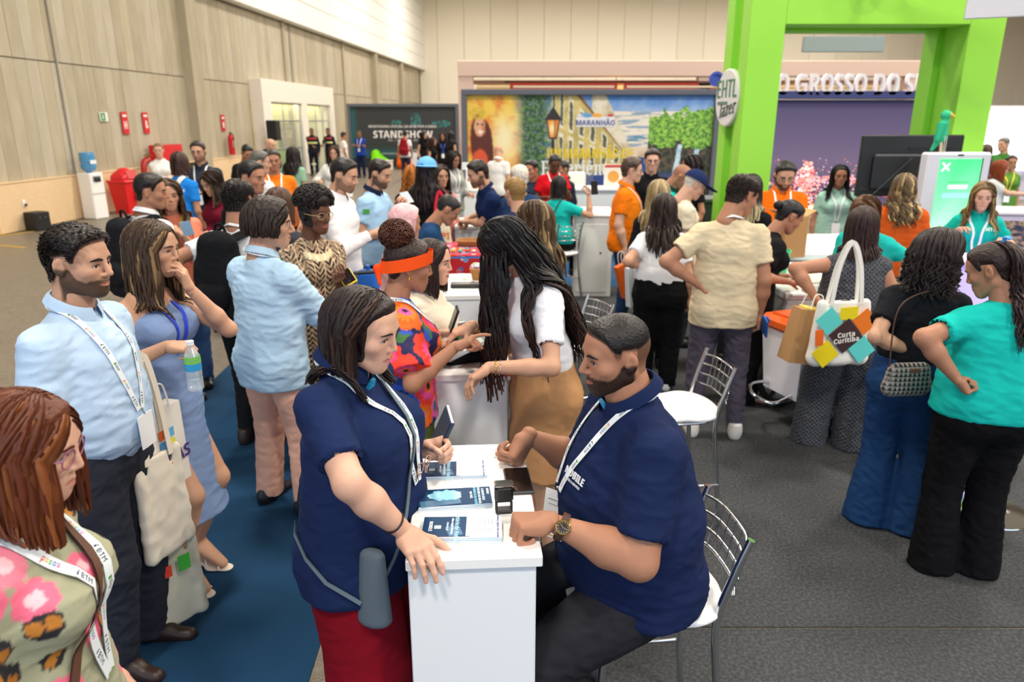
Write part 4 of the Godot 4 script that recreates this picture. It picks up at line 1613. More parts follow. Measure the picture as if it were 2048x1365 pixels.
func poster_maranhao() -> Image:
	var W := 720
	var H := 350
	var im := Image.create(W, H, false, Image.FORMAT_RGB8)
	var n := FastNoiseLite.new()
	n.seed = 21
	n.frequency = 1.0
	n.fractal_octaves = 4
	for y in H:
		for x in W:
			var u := float(x) / W
			var v := float(y) / H
			var g := n.get_noise_2d(u * 14.0, v * 7.0)
			var g2 := n.get_noise_2d(u * 40.0 + 9.0, v * 20.0)
			# sky and dunes
			var c := mixc(Color("4d83d6"), Color("c3d6ee"), v * 5.0 + g * .3)
			if v > .13: c = mixc(Color("eee6da"), Color("7f9cc0"), smoothstep(.08, .25, n.get_noise_2d(u * 7.0, v * 30.0)) * .8)
			if v > .30 and n.get_noise_2d(u * 6.0 + 3.0, v * 26.0) > .12: c = Color("3d86a8")
			if v > .42: c = mixc(Color("e8d8c6"), Color("c9a988"), (v - .42) * 6.0 + g)
			if v > .5 + (u - .62) * .1 and u > .52: c = mixc(Color("26509a"), Color("1d3f86"), (v - .5) * 3.0 + g)
			# fort wall running down to the right
			if u > .48 and u < .68 and v > .42 + (u - .48) * .9 - .02 and v < .56: c = mixc(Color("ecdcc4"), Color("bfa98c"), g + .3)
			# old town facades running away to the right
			var uu := u + g2 * .004
			var vv := v + g2 * .006
			var t := (uu - .34) / .30
			if t > 0.0 and t < 1.0:
				var tp := lerpf(-.30, .46, t)
				var bt := lerpf(.80, .57, t)
				if vv > tp and vv < bt:
					var s := (vv - tp) / (bt - tp)
					c = mixc(Color("e2cf86"), Color("a89a62"), g * .7 + .4)
					if s < .05: c = Color("8a5a3a")
					var col := fposmod(pow(t, .8) * 7.0, 1.0)
					var row := s if s < .5 else s - .38
					if col > .24 and col < .72 and row > .14 and row < .48: c = Color("e9e4d2")
					if col > .33 and col < .63 and row > .18 and row < .45: c = mixc(Color("4d5540"), Color("6a6a58"), g2 + .4)
			if t > .55 and t < 1.15 and vv > lerpf(-.22, .50, (t - .55) / .6) and vv < lerpf(.35, .56, t - .4) and vv < lerpf(-.30, .46, t): c = mixc(Color("e9e2d0"), Color("b9a888"), g + .3)
			# foliage in the middle left
			if uu > .17 and uu < .36:
				var lf := mixc(mixc(Color("2a4f34"), Color("5f8a4a"), g2 * 1.5 + .4), Color("8f86c8"), smoothstep(.25, .4, n.get_noise_2d(u * 55.0, v * 30.0 + 7.0)) * .8)
				c = mixc(c, lf, smoothstep(.18, .24, uu) * smoothstep(.36, .30, uu))
			# right: trees, rock and falls
			if u > .74:
				var tl := .16 - (u - .78) * .25 + g * .1
				if v > tl and u > .78 - v * .25 + g * .04:
					c = mixc(mixc(Color("3f7f30"), Color("8fc94a"), g2 * 1.6 + .5), Color("c8e070"), smoothstep(.15, .4, n.get_noise_2d(u * 90.0, v * 45.0))) if v < .42 + g * .12 else mixc(Color("26342a"), Color("6a5648"), g2 * 1.3 + .45)
			for f in [[.872, .40], [.945, .44]]:
				var cx: float = f[0] - (v - .4) * .06
				if v > f[1] and absf(u + g2 * .003 - cx) < .009 + (v - .4) * .010: c = mixc(Color("d4ecfb"), Color("8fc0e8"), g2 + .3)
			# left: dancer in warm light
			if uu < .24:
				c = mixc(c, mixc(Color("f6cf52"), Color("e2702c"), v * 1.0 + g * 1.1), smoothstep(.24, .17, uu))
				c = mixc(c, Color("fff3c4"), smoothstep(1.3, .1, sqrt(pow((uu - .15) / .07, 2.0) + pow((vv - .36) / .26, 2.0))))
				c = mixc(c, Color("5e2418"), blob(uu, vv, .042, .36, .030, .20) + blob(uu, vv, .078, .46, .026, .22) + blob(uu, vv, .070, .33, .022, .12))
				c = mixc(c, Color("eab08a"), blob(uu, vv, .050, .255, .023, .085))
				c = mixc(c, Color("c8744e"), blob(uu, vv, .066, .27, .008, .06) * .6)
				c = mixc(c, Color("3a1a14"), blob(uu, vv, .042, .235, .005, .008) + blob(uu, vv, .060, .235, .005, .008))
				c = mixc(c, Color("fbeee4"), blob(uu, vv, .053, .298, .011, .013))
				c = mixc(c, Color("d9b83a"), blob(uu, vv, .046, .150, .036, .05) * (.7 + g2))
				c = mixc(c, Color("e4572a"), blob(uu, vv, .075, .66, .062, .11) + blob(uu, vv, .050, .54, .032, .10))
				c = mixc(c, Color("e8a078"), blob(uu, vv, .095, .60, .060, .032))
				c = mixc(c, Color("f0b23a"), blob(uu, vv, .06, .78, .055, .03) * .8)
			# festival colours low on the left and centre
			if v > .72 and u < .62:
				var q := n.get_noise_2d(u * 60.0, v * 30.0)
				var pal := [Color("d8457e"), Color("f0b93a"), Color("3b8fc9"), Color("e9e4ee"), Color("4fae6b"), Color("c23a3a")]
				c = mixc(c, pal[int(absf(q) * 29.0) % 6], smoothstep(.72, .82, v) * (.75 if u < .3 else .35))
			if u > .4 and u < .86 and v > .6: c = mixc(c, Color("2b4a9a"), smoothstep(.6, .68, v) * smoothstep(.93, .8, v) * .7)
			if v > .86: c = mixc(c, mixc(Color("c9a878"), Color("e9cf9a"), g2 + .4), smoothstep(.86, .93, v))
			# costumed ox with star
			c = mixc(c, Color("59b98a"), blob(u, v, .215, .78, .045, .19))
			c = mixc(c, Color("d9d3dc"), blob(u, v, .215, .76, .034, .15))
			c = mixc(c, Color("2b2030"), blob(u, v, .213, .77, .022, .10))
			c = mixc(c, Color("e78fbf"), blob(u, v, .213, .81, .014, .06))
			# street lantern
			var lx := absf(u - .349)
			if v > .36 and v < .56 and lx < .007: c = Color("2c2a33")
			if v > .10 and v < .20 and lx < (v - .09) * .32: c = Color("2a2228")
			if v >= .19 and v < .36:
				var hw := .030 - (v - .19) * .085
				if lx < hw: c = Color("2a2228")
				if lx < hw - .005 and v > .20 and v < .345 and absf(u - .356) > .0018: c = mixc(Color("fff0b8"), Color("e8862e"), sqrt(pow((u - .345) / .016, 2.0) + pow((v - .27) / .07, 2.0)) - .2)
			im.set_pixel(x, y, c)
	return im

func print_city() -> Image:   # night city seen from above
	var im := Image.create(480, 260, false, Image.FORMAT_RGB8)
	var r := RandomNumberGenerator.new()
	r.seed = 5
	for y in 260:
		for x in 480:
			var v := y / 260.0
			var c := mixc(Color("39324f"), Color("5c4f68"), v * 1.6)
			if v > .5: c = mixc(c, Color("463a52"), (v - .5) * 4.0)
			im.set_pixel(x, y, c)
	for k in 900:
		var v := .5 + .5 * pow(r.randf(), .7)
		var p := Vector2i(int(r.randf() * 476), int(v * 254))
		var c: Color = [Color("ffffff"), Color("d9ccff"), Color("ff7a4a"), Color("ff4a4a"), Color("ffd9b0")][r.randi() % 5]
		var s := 1 + r.randi() % (2 + int((v - .5) * 5.0))
		im.fill_rect(Rect2i(p, Vector2i(s, s)), c)
	for k in 420:   # the lit avenue
		var t := r.randf()
		var p := Vector2i(int(205 + r.randfn() * (4 + t * 26)), int(135 + t * 90))
		im.fill_rect(Rect2i(p, Vector2i(3, 3)), [Color("ff8f7a"), Color("ffe3d8"), Color("ff5a5a")][r.randi() % 3])
	for k in 420:
		var p := Vector2i(int(170 + r.randf() * 270), int(178 + r.randfn() * 5))
		if p.y > 2 and p.y < 255: im.fill_rect(Rect2i(p, Vector2i(4, 2)), [Color("ff8f7a"), Color("ffb8c8")][r.randi() % 2])
		p = Vector2i(int(r.randf() * 300), int(238 + r.randfn() * 6))
		if p.y > 2 and p.y < 255: im.fill_rect(Rect2i(p, Vector2i(5, 3)), [Color("ff9a6a"), Color("ffe0d0")][r.randi() % 2])
	return im

func print_standshow() -> Image:
	var im := Image.create(320, 200, false, Image.FORMAT_RGB8)
	var n := FastNoiseLite.new()
	n.seed = 2
	n.frequency = 1.0
	for y in 200:
		for x in 320:
			var u := x / 320.0
			var v := y / 200.0
			var c := Color("2b2f31")
			c = mixc(c, Color("1f5f66"), smoothstep(.08, .0, u) + smoothstep(.62, .75, v) * .6)
			c = mixc(c, Color("2fb0ac"), (blob(u, v, .43, .26, .05, .05) + blob(u, v, .62, .22, .05, .12) + blob(u, v, .86, .27, .09, .06)) * (.35 + n.get_noise_2d(u * 30.0, v * 14.0)))
			if v > .84: c = Color("20262a")
			im.set_pixel(x, y, c)
	return im

const GLYPH := {"B": "1110100101001110100010100011110", "p": "0000011110100011000111110100001", "T": "1111100100001000010000100001000010000100", "M": "1000111011101011010110001100011000110001"}
func lanyard_mat() -> StandardMaterial3D:
	var im := Image.create(440, 36, false, Image.FORMAT_RGB8)
	im.fill(Color("e9f1f4"))
	# word of coloured letters
	var cols := [Color("d8402f"), Color("f0a52a"), Color("3d9a4a"), Color("2f6fc0"), Color("c0449a")]
	for k in 5:
		im.fill_rect(Rect2i(24 + k * 16, 12, 11, 13), cols[k])
		im.fill_rect(Rect2i(27 + k * 16, 15, 5, 6), Color("e9f1f4"))
	im.fill_rect(Rect2i(24, 24, 4, 8), cols[0])
	# BTM
	var dk := Color("1c3355")
	var rows := {"B": ["1110", "1001", "1110", "1001", "1110"], "T": ["111", "010", "010", "010", "010"], "M": ["10001", "11011", "10101", "10001", "10001"]}
	var x0 := 190
	for ch in ["B", "T", "M"]:
		var gl: Array = rows[ch]
		for j in 5:
			for i in gl[j].length():
				if gl[j][i] == "1": im.fill_rect(Rect2i(x0 + i * 4, 9 + j * 4, 4, 4), dk)
		x0 += gl[0].length() * 4 + 5
	im.fill_rect(Rect2i(172, 10, 8, 4), dk)
	im.fill_rect(Rect2i(168, 16, 8, 12), dk)
	# green mark with two lines
	im.fill_rect(Rect2i(320, 9, 14, 16), Color("4a9a3a"))
	im.fill_rect(Rect2i(338, 10, 50, 4), Color("3b4a4a"))
	im.fill_rect(Rect2i(338, 18, 44, 4), Color("3b4a4a"))
	var m := StandardMaterial3D.new()
	m.albedo_texture = ImageTexture.create_from_image(im)
	m.roughness = .6
	return m

# ---------- stands ----------
func board_panel(called: String, at: Vector3, w: float, h: float, im: Image, frame, fw: float, label: String, cat: String, emit := 0.0) -> Node3D:
	var t := thing(called, at, 0, label, cat)
	put("print" if emit == 0.0 else "screen", card(w - fw * 2, h - fw, .02), img_mat(im, .5, emit), t, V(0, (h - fw) * .5, 0))
	put("backing", boxm(V(w, h, .10)), mat("4a4d55", .7), t, V(0, h * .5, -.055))
	put("frame_top", boxm(V(w, fw, .22), .01), mat(frame, .6), t, V(0, h - fw * .5, .05))
	for s in [-1, 1]: put("frame_side", boxm(V(fw, h - fw, .22), .01), mat(frame, .6), t, V(s * (w - fw) * .5, (h - fw) * .5, .05))
	return t

func stands() -> void:
	# tall tourism board
	var t := board_panel("tourism_board", V(1.75, 0, -17), 5.75, 2.74, poster_maranhao(), "5f6472", .12, "wide colourful tourism board with lantern, dunes and dancer picture in grey frame", "board")
	var ye := mat("f3d623", .5)
	text("UM MARANHÃO DE", .30, ye, t, V(.02, 1.36, .03)).scale = V(.72, 1, 1)
	text("Experiências", .42, mat("eef2fb", .5), t, V(-.10, 1.03, .03), Vector3.ZERO, true, .01, true, "lettering", .18).scale = V(.72, 1, 1)
	put("logo_plate", boxm(V(.86, .22, .012), .004), mat("eceaf0", .5), t, V(.12, 2.05, .03))
	text("MARANHÃO", .155, mat("3a4f9a", .5), t, V(.12, 2.03, .04))
	for q in [[-.22, "6aa6dc", .30, .5], [.02, "f0b23c", .26, .3], [.33, "d2333a", .14, .2], [-.36, "e9e9ee", .14, .4]]:
		put("logo_mark", lathe([[0, 0], [q[2] * .5, 0], [q[2] * .45, .01], [0, .012]], 14, Vector2(1, .35)), mat(q[1], .5), t, V(.12 + q[0], 2.19, .03), V(PI / 2, 0, q[3] * .3))
	# dark board of the stand builder, far back
	t = board_panel("builder_board", V(-4.9, 0, -34.2), 5.0, 2.78, print_standshow(), "565b64", .14, "dark teal board with white lettering far back by the aisle", "board")
	text("STANDSHOW", .44, mat("ece8ea", .5), t, V(-.05, 1.45, .04))
	text("MONTADORA OFICIAL DA BTM POR 4 ANOS", .15, mat("d5d3d5", .5), t, V(-.05, 1.80, .04))
	text("2022  |  2023  |  2024  |  2025", .10, mat("b9b9bb", .5), t, V(-.05, 1.20, .04))
	text("montadora de estandes", .13, mat("9fb3b3", .5), t, V(-.3, .62, .04))
	# pink pergola behind the tourism board
	var pk := mat("d9bdae", .65)
	t = thing("pergola", V(4.3, 0, -18.7), 0, "pale pink pergola frame rising behind the tourism board", "pergola")
	put("beam", boxm(V(11.2, .36, .4), .015), pk, t, V(0, 3.27, 0))
	put("beam", boxm(V(11.2, .10, .1), .01), mat("cfa98f", .6), t, V(0, 2.98, -.3))
	for x in [-5.42, 5.42]: put("post", boxm(V(.36, 3.1, .36), .015), pk, t, V(x, 1.55, 0))
	put("post", boxm(V(.30, 3.1, .30), .015), pk, t, V(.35, 1.55, 0))
	for k in 3: put("slat", boxm(V(10.4, .05, .05)), mat("d8b46a", .6), t, V(0, 2.86 + k * .09, -.7 - k * .3))
	for q in [[-3.05, 2.6], [-.35, 2.5]]:
		var b := put("banner", boxm(V(q[1], .34, .02), .004), mat("b8382c", .7), t, V(q[0], 2.78, .14))
		put("banner_stripe", boxm(V(q[1] * .94, .05, .008)), mat("e9d9b8", .7), b, V(0, .08, .012))
		put("rod", tube([V(-q[1] * .55, .19, 0), V(q[1] * .55, .19, 0)], .022, 8), mat("5a3524", .6), b)
	var lampm := StandardMaterial3D.new()
	lampm.albedo_color = Color("e89a3a")
	lampm.emission_enabled = true
	lampm.emission = Color("ffb04a")
	lampm.emission_energy_multiplier = 1.0
	for x in [-1.7, 1.0]:
		var lt := thing("pendant_lamp", V(4.3 + x, 2.72, -19.2), 0, "round amber lamp glowing behind the red banners of the pergola, %s one" % ("left" if x < 0 else "right"), "lamp")
		var sm := md()
		ball(sm, Vector3.ZERO, V(.24, .17, .24), null, 10, 16)
		put("globe", md_mesh(sm), lampm, lt)
		put("cord", tube([V(0, .16, 0), V(0, .55, 0)], .01, 6), mat("333333", .6), lt)
		var ol := OmniLight3D.new()
		ol.name = "lamp_light"
		ol.light_color = Color("ffb04a")
		ol.light_energy = .6
		ol.light_size = .15
		ol.omni_range = 60.0
		ol.shadow_enabled = true
		lt.add_child(ol)
	# LED wall with night city and big white letters on top
	t = board_panel("led_wall", V(7.1, 0, -17.1), 4.7, 2.52, print_city(), "2b2f66", .06, "large LED screen wall showing city lights at night", "screen", 1.1)
	put("header_beam", boxm(V(4.9, .17, .3), .01), mat("34407a", .5), t, V(0, 2.62, .1))
	text("MATO GROSSO DO SUL", .62, mat("f0ecf6", .4), t, V(.05, 2.83, .2), Vector3.ZERO, true, .10).scale = V(.66, 1, 1)
	var al := AreaLight3D.new()
	al.name = "screen_light"
	al.area_size = Vector2(4.5, 2.3)
	al.light_color = Color("a58fc0")
	al.light_energy = .35
	al.shadow_enabled = true
	t.add_child(al)
	al.position = V(0, 1.25, .15)
	al.rotation.y = PI
	for q in [["3a52b8", .16, -2.62, 2.95], ["e9b83a", .15, -2.45, 2.80]]:
		put("logo_mark", lathe([[0, 0], [q[1], 0], [q[1], .05], [q[1] * .62, .05], [q[1] * .62, 0]], 20), mat(q[0], .4), t, V(q[2], q[3], .2), V(PI / 2, 0, 0))
	# bright white screen at the far right and a violet banner
	t = thing("light_wall", V(13.4, 0, -20), 0, "bright white LED panel at the far right edge", "screen")
	var wm := StandardMaterial3D.new()
	wm.albedo_color = Color("ffffff")
	wm.emission_enabled = true
	wm.emission = Color("f4f6ff")
	wm.emission_energy_multiplier = 1.3
	put("screen", boxm(V(1.7, 1.5, .05)), wm, t, V(0, 1.54, 0))
	put("stand_wall", boxm(V(1.9, 2.45, .1), .01), mat("e4e0ea", .6), t, V(0, 1.22, -.1))
	al = AreaLight3D.new()
	al.name = "screen_light"
	al.area_size = Vector2(1.6, 1.4)
	al.light_energy = 1.2
	al.light_color = Color("f4f6ff")
	al.shadow_enabled = true
	t.add_child(al)
	al.position = V(0, 1.5, .06)
	al.rotation.y = PI
	t = thing("violet_banner", V(14.1, 0, -19.2), 0, "violet patterned banner at the right edge beside the white panel", "banner")
	put("cloth", boxm(V(.62, 2.3, .03), .005), mat("4a46a8", .6), t, V(0, 1.15, 0))
	put("print_dot", lathe([[0, 0], [.22, 0], [0, .008]], 18), mat("d8d4f0", .6), t, V(.02, 1.35, .015), V(PI / 2, 0, 0))
	# low wall behind the portal at the left
	t = thing("dark_counter", V(2.35, 0, -10.2), 0, "low dark grey bar counter beside the green portal", "counter")
	put("body", boxm(V(1.1, 1.02, .5), .01), mat("3a3d46", .6), t, V(0, .51, 0))
	put("top", boxm(V(1.16, .05, .56), .01), mat("4a4d57", .5), t, V(0, 1.045, 0))
	portal()

func portal() -> void:
	var g := mat("98e044", .55)
	var t := thing("green_portal", V(4.1, 0, -8.8), 0, "tall lime green stand portal with recessed groove on its posts", "portal")
	for q in [[0.0, .30, 0.0], [-.64, .31, 0.0]]:
		for s in [-1, 1]: put("post", boxm(V(.40, 4.2, q[1]), .006), g, t, V(s * 1.235, 2.1, q[0] - q[1] * .5))
		put("beam", boxm(V(2.07, 1.08, q[1]), .006), g, t, V(0, 3.66, q[0] - q[1] * .5))
	for s in [-1, 1]: put("groove_panel", boxm(V(.26, 4.2, .36)), g, t, V(s * 1.235, 2.1, -.47))
	put("groove_panel", boxm(V(2.07, .94, .36)), g, t, V(0, 3.66, -.47))
	var d := thing("round_sign", V(2.63, 2.35, -9.28), -PI / 2 + .12, "round white sign with green letters on the portal's left post", "sign")
	put("disc", lathe([[0, -.03], [.32, -.03], [.335, -.02], [.335, .02], [.32, .03], [0, .03]], 40), mat("e6e4e4", .5), d, Vector3.ZERO, V(PI / 2, 0, 0))
	text("EHTL", .27, mat("2e7d5a", .5), d, V(0, .10, .032), Vector3.ZERO, false)
	text("lazer", .20, mat("2f4a44", .5), d, V(.07, -.13, .032), V(0, 0, .15), false, .01, true, "lettering", .3)
	text("OPERADORA", .055, mat("7a9a8e", .5), d, V(-.10, -.06, .032), Vector3.ZERO, false)
	# hanging white board at the top right corner
	t = thing("hanging_board", V(5.02, 3.52, -7.5), -.42, "white hanging board at the top right corner", "board")
	put("panel", boxm(V(1.25, .95, .06), .005), mat("dcdce4", .6), t)
	for s in [-1, 1]: put("cable", tube([V(s * .5, .47, 0), V(s * .5, 4.0, 0)], .006, 6), mat("999999", .4, .6), t)
	# black curved thing under the beam: a spotlight
	t = thing("spot_fixture", V(3.98, 3.52, -8.45), 0, "dark round spotlight at the top of the green portal", "lamp")
	put("housing", lathe([[0, 0], [.14, .0], [.17, .03], [.17, .22], [.10, .28], [0, .28]], 20), mat("23261f", .5), t)
	put("arm", tube([V(0, .2, 0), V(0, .3, -.35)], .02, 8), mat("23261f", .5), t)
	# grey slab seen through the portal
	t = thing("hanging_slab", V(5.52, 3.30, -13), 0, "grey slab hanging in the distance seen through the portal", "board")
	put("panel", boxm(V(1.34, .24, .10), .005), mat("8f9a9c", .6), t)
	for s in [-1, 1]: put("cable", tube([V(s * .5, .12, 0), V(s * .5, 8.9, 0)], .006, 6), mat("999999", .4, .6), t)
	# television seen from behind, on a stand
	t = thing("television", V(4.13, 0, -7.75), .06, "black flat television seen from behind on a stand", "television")
	put("shell", boxm(V(1.08, .62, .05), .012), mat("1b1d21", .45), t, V(0, 1.64, 0))
	put("rear_bulge", boxm(V(.86, .36, .05), .02), mat("202328", .5), t, V(.02, 1.58, .045))
	put("cable_channel", boxm(V(.5, .02, .01)), mat("101114", .5), t, V(.2, 1.82, .03))
	put("rib", tube([V(-.38, 1.36, .075), V(-.02, 1.72, .075)], .007, 6), mat("2c2f35", .5), t)
	put("rib", tube([V(-.52, 1.40, .03), V(.1, 1.40, .03)], .006, 6), mat("2c2f35", .5), t)
	put("wall_bracket", boxm(V(.22, .26, .06), .01), mat("0d0e10", .5), t, V(.05, 1.40, .09))
	put("stand_pole", boxm(V(.06, 1.35, .05), .006), mat("141518", .5), t, V(.05, .68, .03))
	put("stand_base", boxm(V(.5, .03, .4), .01), mat("141518", .5), t, V(.05, .015, .03))
	# touch kiosk
	t = thing("touch_kiosk", V(4.28, 0, -7.2), .05, "white upright touch kiosk with bright green screen", "kiosk")
	put("housing", boxm(V(.63, 1.80, .14), .02), mat("dfdfea", .4), t, V(0, .90, 0))
	var im := Image.create(80, 220, false, Image.FORMAT_RGB8)
	for y in 220:
		for x in 80: im.set_pixel(x, y, mixc(Color("3fdc78"), Color("b6f7cf"), y / 150.0 + sin(x * .1 + y * .05) * .06))
	im.fill_rect(Rect2i(22, 42, 40, 2), Color("2f9a5a"))
	im.fill_rect(Rect2i(22, 48, 38, 7), Color("f4fff8"))
	im.fill_rect(Rect2i(14, 63, 52, 9), Color("8fe0e0"))
	for k in 14:
		im.fill_rect(Rect2i(4 + k, 6 + k, 3, 3), Color("f4fff8"))
		im.fill_rect(Rect2i(4 + k, 20 - k, 3, 3), Color("f4fff8"))
	im.fill_rect(Rect2i(58, 196, 8, 8), Color("f0c84a"))
	im.fill_rect(Rect2i(66, 200, 8, 9), Color("8a6ad8"))
	put("screen", card(.41, 1.12, .006), img_mat(im, .2, .95), t, V(.01, 1.18, .07))
	put("screen_edge", boxm(V(.012, 1.13, .006)), mat("12331f", .4), t, V(.222, 1.18, .072))
	put("camera", boxm(V(.06, .018, .01), .006), mat("1a1a1a", .4), t, V(.0, 1.775, .07))
	put("base", boxm(V(.7, .03, .4), .008), mat("d0d0da", .4), t, V(0, .015, 0))
	al_for_screen(t, V(.01, 1.18, .09), Vector2(.4, 1.1), "9af5bb", .22)
	# plush parrot on the kiosk
	t = thing("plush_parrot", V(4.10, 1.80, -7.2), .9, "green plush parrot with yellow beak standing on the kiosk", "toy")
	var gp := cloth("3fc08f")
	put("body", md_mesh(sdf([pr(V(0, .14, 0), V(0, .26, .01), .055, .045, .03), ell(V(0, .34, .015), V(.045, .045, .048), .02), pr(V(0, .10, -.02), V(0, .02, -.06), .03, .015, .03)], .008)), gp, t)
	for s in [-1, 1]: put("wing", md_mesh(sdf([pr(V(s * .05, .26, 0), V(s * .10, .11, -.01), .025, .012, .01, RZ, 1.6)], .007)), cloth("35b083"), t)
	put("beak", md_mesh(sdf([pr(V(0, .345, .05), V(0, .325, .085), .022, .008, .01)], .005)), mat("f0b02a", .5), t)
	for s in [-1, 1]: put("leg", tube([V(s * .02, .13, .01), V(s * .03, .0, .02)], .009, 6), mat("d9c2a0", .6), t)
	for s in [-1, 1]: put("tag", boxm(V(.012, .16, .004)), mat("e2dccb", .6), t, V(s * .05 - .02, .07, .05), V(0, 0, -s * .15))

func al_for_screen(t: Node3D, at: Vector3, size: Vector2, col: String, e: float) -> void:
	var al := AreaLight3D.new()
	al.name = "screen_light"
	al.area_size = size
	al.light_color = Color(col)
	al.light_energy = e
	al.shadow_enabled = true
	t.add_child(al)
	al.position = at
	al.rotation.y = PI

# ---------- furniture ----------
func counter(x: float, z: float, yaw: float, label: String, w := .36, l := .70, h := 1.0, col := "eff3f6") -> Node3D:
	var t := thing("white_counter", V(x, 0, z), yaw, label, "counter")
	var m := mat(col, .32)
	put("body", boxm(V(w - .02, h - .03, l - .015), .003), m, t, V(-.006, (h - .03) * .5, -.004))
	put("top", boxm(V(w, .032, l), .003), mat("f6f6f4", .28), t, V(0, h - .016, 0))
	return t

var chrome: StandardMaterial3D
func stool(x: float, z: float, yaw: float, label: String, sh := .66, back := .90) -> Node3D:
	var t := thing("bar_stool", V(x, 0, z), yaw, label, "stool", "chrome bar stools")
	var sm := sdf([pr(V(-.10, sh - .022, -.10), V(.10, sh - .022, -.10), .085, .085, .02, RY, .27), pr(V(-.10, sh - .022, .11), V(.10, sh - .022, .11), .085, .085, .02, RY, .27), pr(V(0, sh - .022, -.1), V(0, sh - .022, .1), .15, .15, .03, RY, .17)], .009)
	put("seat", md_mesh(sm), mat("eeeef0", .45), t)
	var rim := []
	for k in 33:
		var a := TAU * k / 32
		var cx := signf(cos(a)) * pow(absf(cos(a)), .45)
		var cz := signf(sin(a)) * pow(absf(sin(a)), .45)
		rim.append(V(cx * .178, sh - .045, cz * .188))
	put("seat_rim", tube(rim, .009, 8), chrome, t)
	for s in [-1, 1]:
		put("leg", tube(smooth_path([V(s * .15, sh - .05, .15), V(s * .16, sh - .12, .165), V(s * .20, .0, .22)], 4), .0125, 10), chrome, t)
		put("leg", tube(smooth_path([V(s * .17, back, -.265), V(s * .168, back - .12, -.225), V(s * .165, sh - .03, -.185), V(s * .17, sh - .2, -.19), V(s * .20, 0, -.24)], 5), .0125, 10), chrome, t)
		put("foot_bar", tube([V(s * .188, .26, .195), V(s * .188, .26, -.215)], .008, 8), chrome, t)
	put("foot_bar", tube([V(-.188, .26, .197), V(.188, .26, .197)], .010, 8), chrome, t)
	for k in 4:
		var y := back - .03 - k * .055
		put("back_bar", tube(smooth_path([V(-.168, y, -.222 - (y - sh) * .15), V(-.08, y, -.255 - (y - sh) * .15), V(.08, y, -.255 - (y - sh) * .15), V(.168, y, -.222 - (y - sh) * .15)], 4), .0055, 6), chrome, t)
	for k in 6:
		var x2 := -.12 + k * .048
		put("back_wire", tube([V(x2, back - .025, -.285), V(x2, back - .19, -.258)], .0022, 5), chrome, t)
	return t

func furniture() -> void:
	chrome = mat("d5d8dc", .12, 1.0)
	counter(-.120, -1.995, .062, "white counter in the front with blue brochures on its top")
	counter(-.205, -3.43, .062, "white counter with open black bag, second from the front")
	counter(-.31, -4.97, .062, "white counter carrying a black case and small basket, third from the front")
	counter(-.37, -6.46, .05, "white counter under the red flowered cloth", .42, .66, .985)
	counter(-.46, -8.2, .05, "white counter with leaflets, before the leaning man in navy polo")
	counter(-.76, -12.4, .05, "white counter far back beside the woman in grey suit", .40, .70)
	# brochures: stacks, each one thing with a printed top leaf
	brochure(V(-.192, 1.0, -2.135), .07, "stack of blue and white brochures farthest from the camera on front counter", 0, .012)
	brochure(V(-.172, 1.0, -1.948), .12, "dark blue brochure stack with pale map in the middle of front counter", 1, .014)
	brochure(V(-.138, 1.0, -1.772), .02, "stack of blue and white brochures nearest the camera on front counter", 0, .020)
	# phone, stamp, cards
	var t := thing("phone", V(.020, 1.0, -2.065), .10, "black smartphone lying on the front counter", "phone")
	put("case", boxm(V(.082, .011, .165), .004), mat("3a3d40", .5), t, V(0, .0055, 0))
	put("screen", boxm(V(.074, .002, .155), .0008), mat("0c0b0c", .06, 0, .6), t, V(0, .0115, 0))
	t = thing("hand_stamp", V(-.024, 1.0, -1.885), .12, "black self-inking stamp with chrome rim beside the seated man's fist", "stamp")
	put("base", boxm(V(.050, .012, .032), .004), mat("15161a", .4), t, V(0, .006, 0))
	for s in [-1, 1]: put("side_frame", boxm(V(.006, .028, .026), .002), mat("15161a", .4), t, V(s * .022, .024, 0))
	put("handle", boxm(V(.054, .052, .034), .008), mat("111216", .35), t, V(0, .062, 0))
	put("rim", boxm(V(.056, .010, .036), .004), chrome, t, V(0, .091, 0))
	t = thing("card_stack", V(-.022, 1.0, -2.268), .15, "small stack of white cards at the far edge of front counter", "cards")
	put("cards", boxm(V(.088, .006, .052), .0005), mat("f2f2ee", .5), t, V(0, .003, 0))
	for k in 4: put("print", boxm(V(.03, .0006, .004)), mat("6a6a70", .6), t, V(-.02, .0063, -.016 + k * .010))
	put("print", boxm(V(.016, .0006, .018)), mat("8a8d92", .6), t, V(.025, .0063, .006))
	stool(.43, -2.03, -1.45, "chrome bar stool with white seat under the seated man in navy polo")
	stool(.84, -3.58, -1.40, "empty chrome bar stool with white seat behind the seated man")
	stool(.38, -4.82, -1.15, "chrome bar stool behind the woman in white polo, mostly hidden by her hair")
	stool(.55, -8.66, -2.6, "chrome bar stool under the seated woman in turquoise shirt", .60, .95)
	stool(2.52, -4.2, -2.4, "chrome bar stool between the patterned trousers and the woman with curly hair", .64, .95)
	# pedestal stool base at the right
	t = thing("pedestal_stool", V(2.66, 0, -3.6), 0, "stool with round polished chrome base behind the woman in turquoise", "stool")
	put("base", lathe([[0, .06], [.03, .055], [.10, .035], [.205, .012], [.21, 0]].slice(0, 5), 40), chrome, t)
	put("column", tube([V(0, .03, 0), V(0, .68, 0)], .028, 14), chrome, t)
	put("seat", lathe([[0, .68], [.17, .68], [.185, .70], [.185, .74], [.15, .755], [0, .76]].slice(0, 6), 28), mat("eeeef0", .45), t)
	counter_things()
	ice_things()

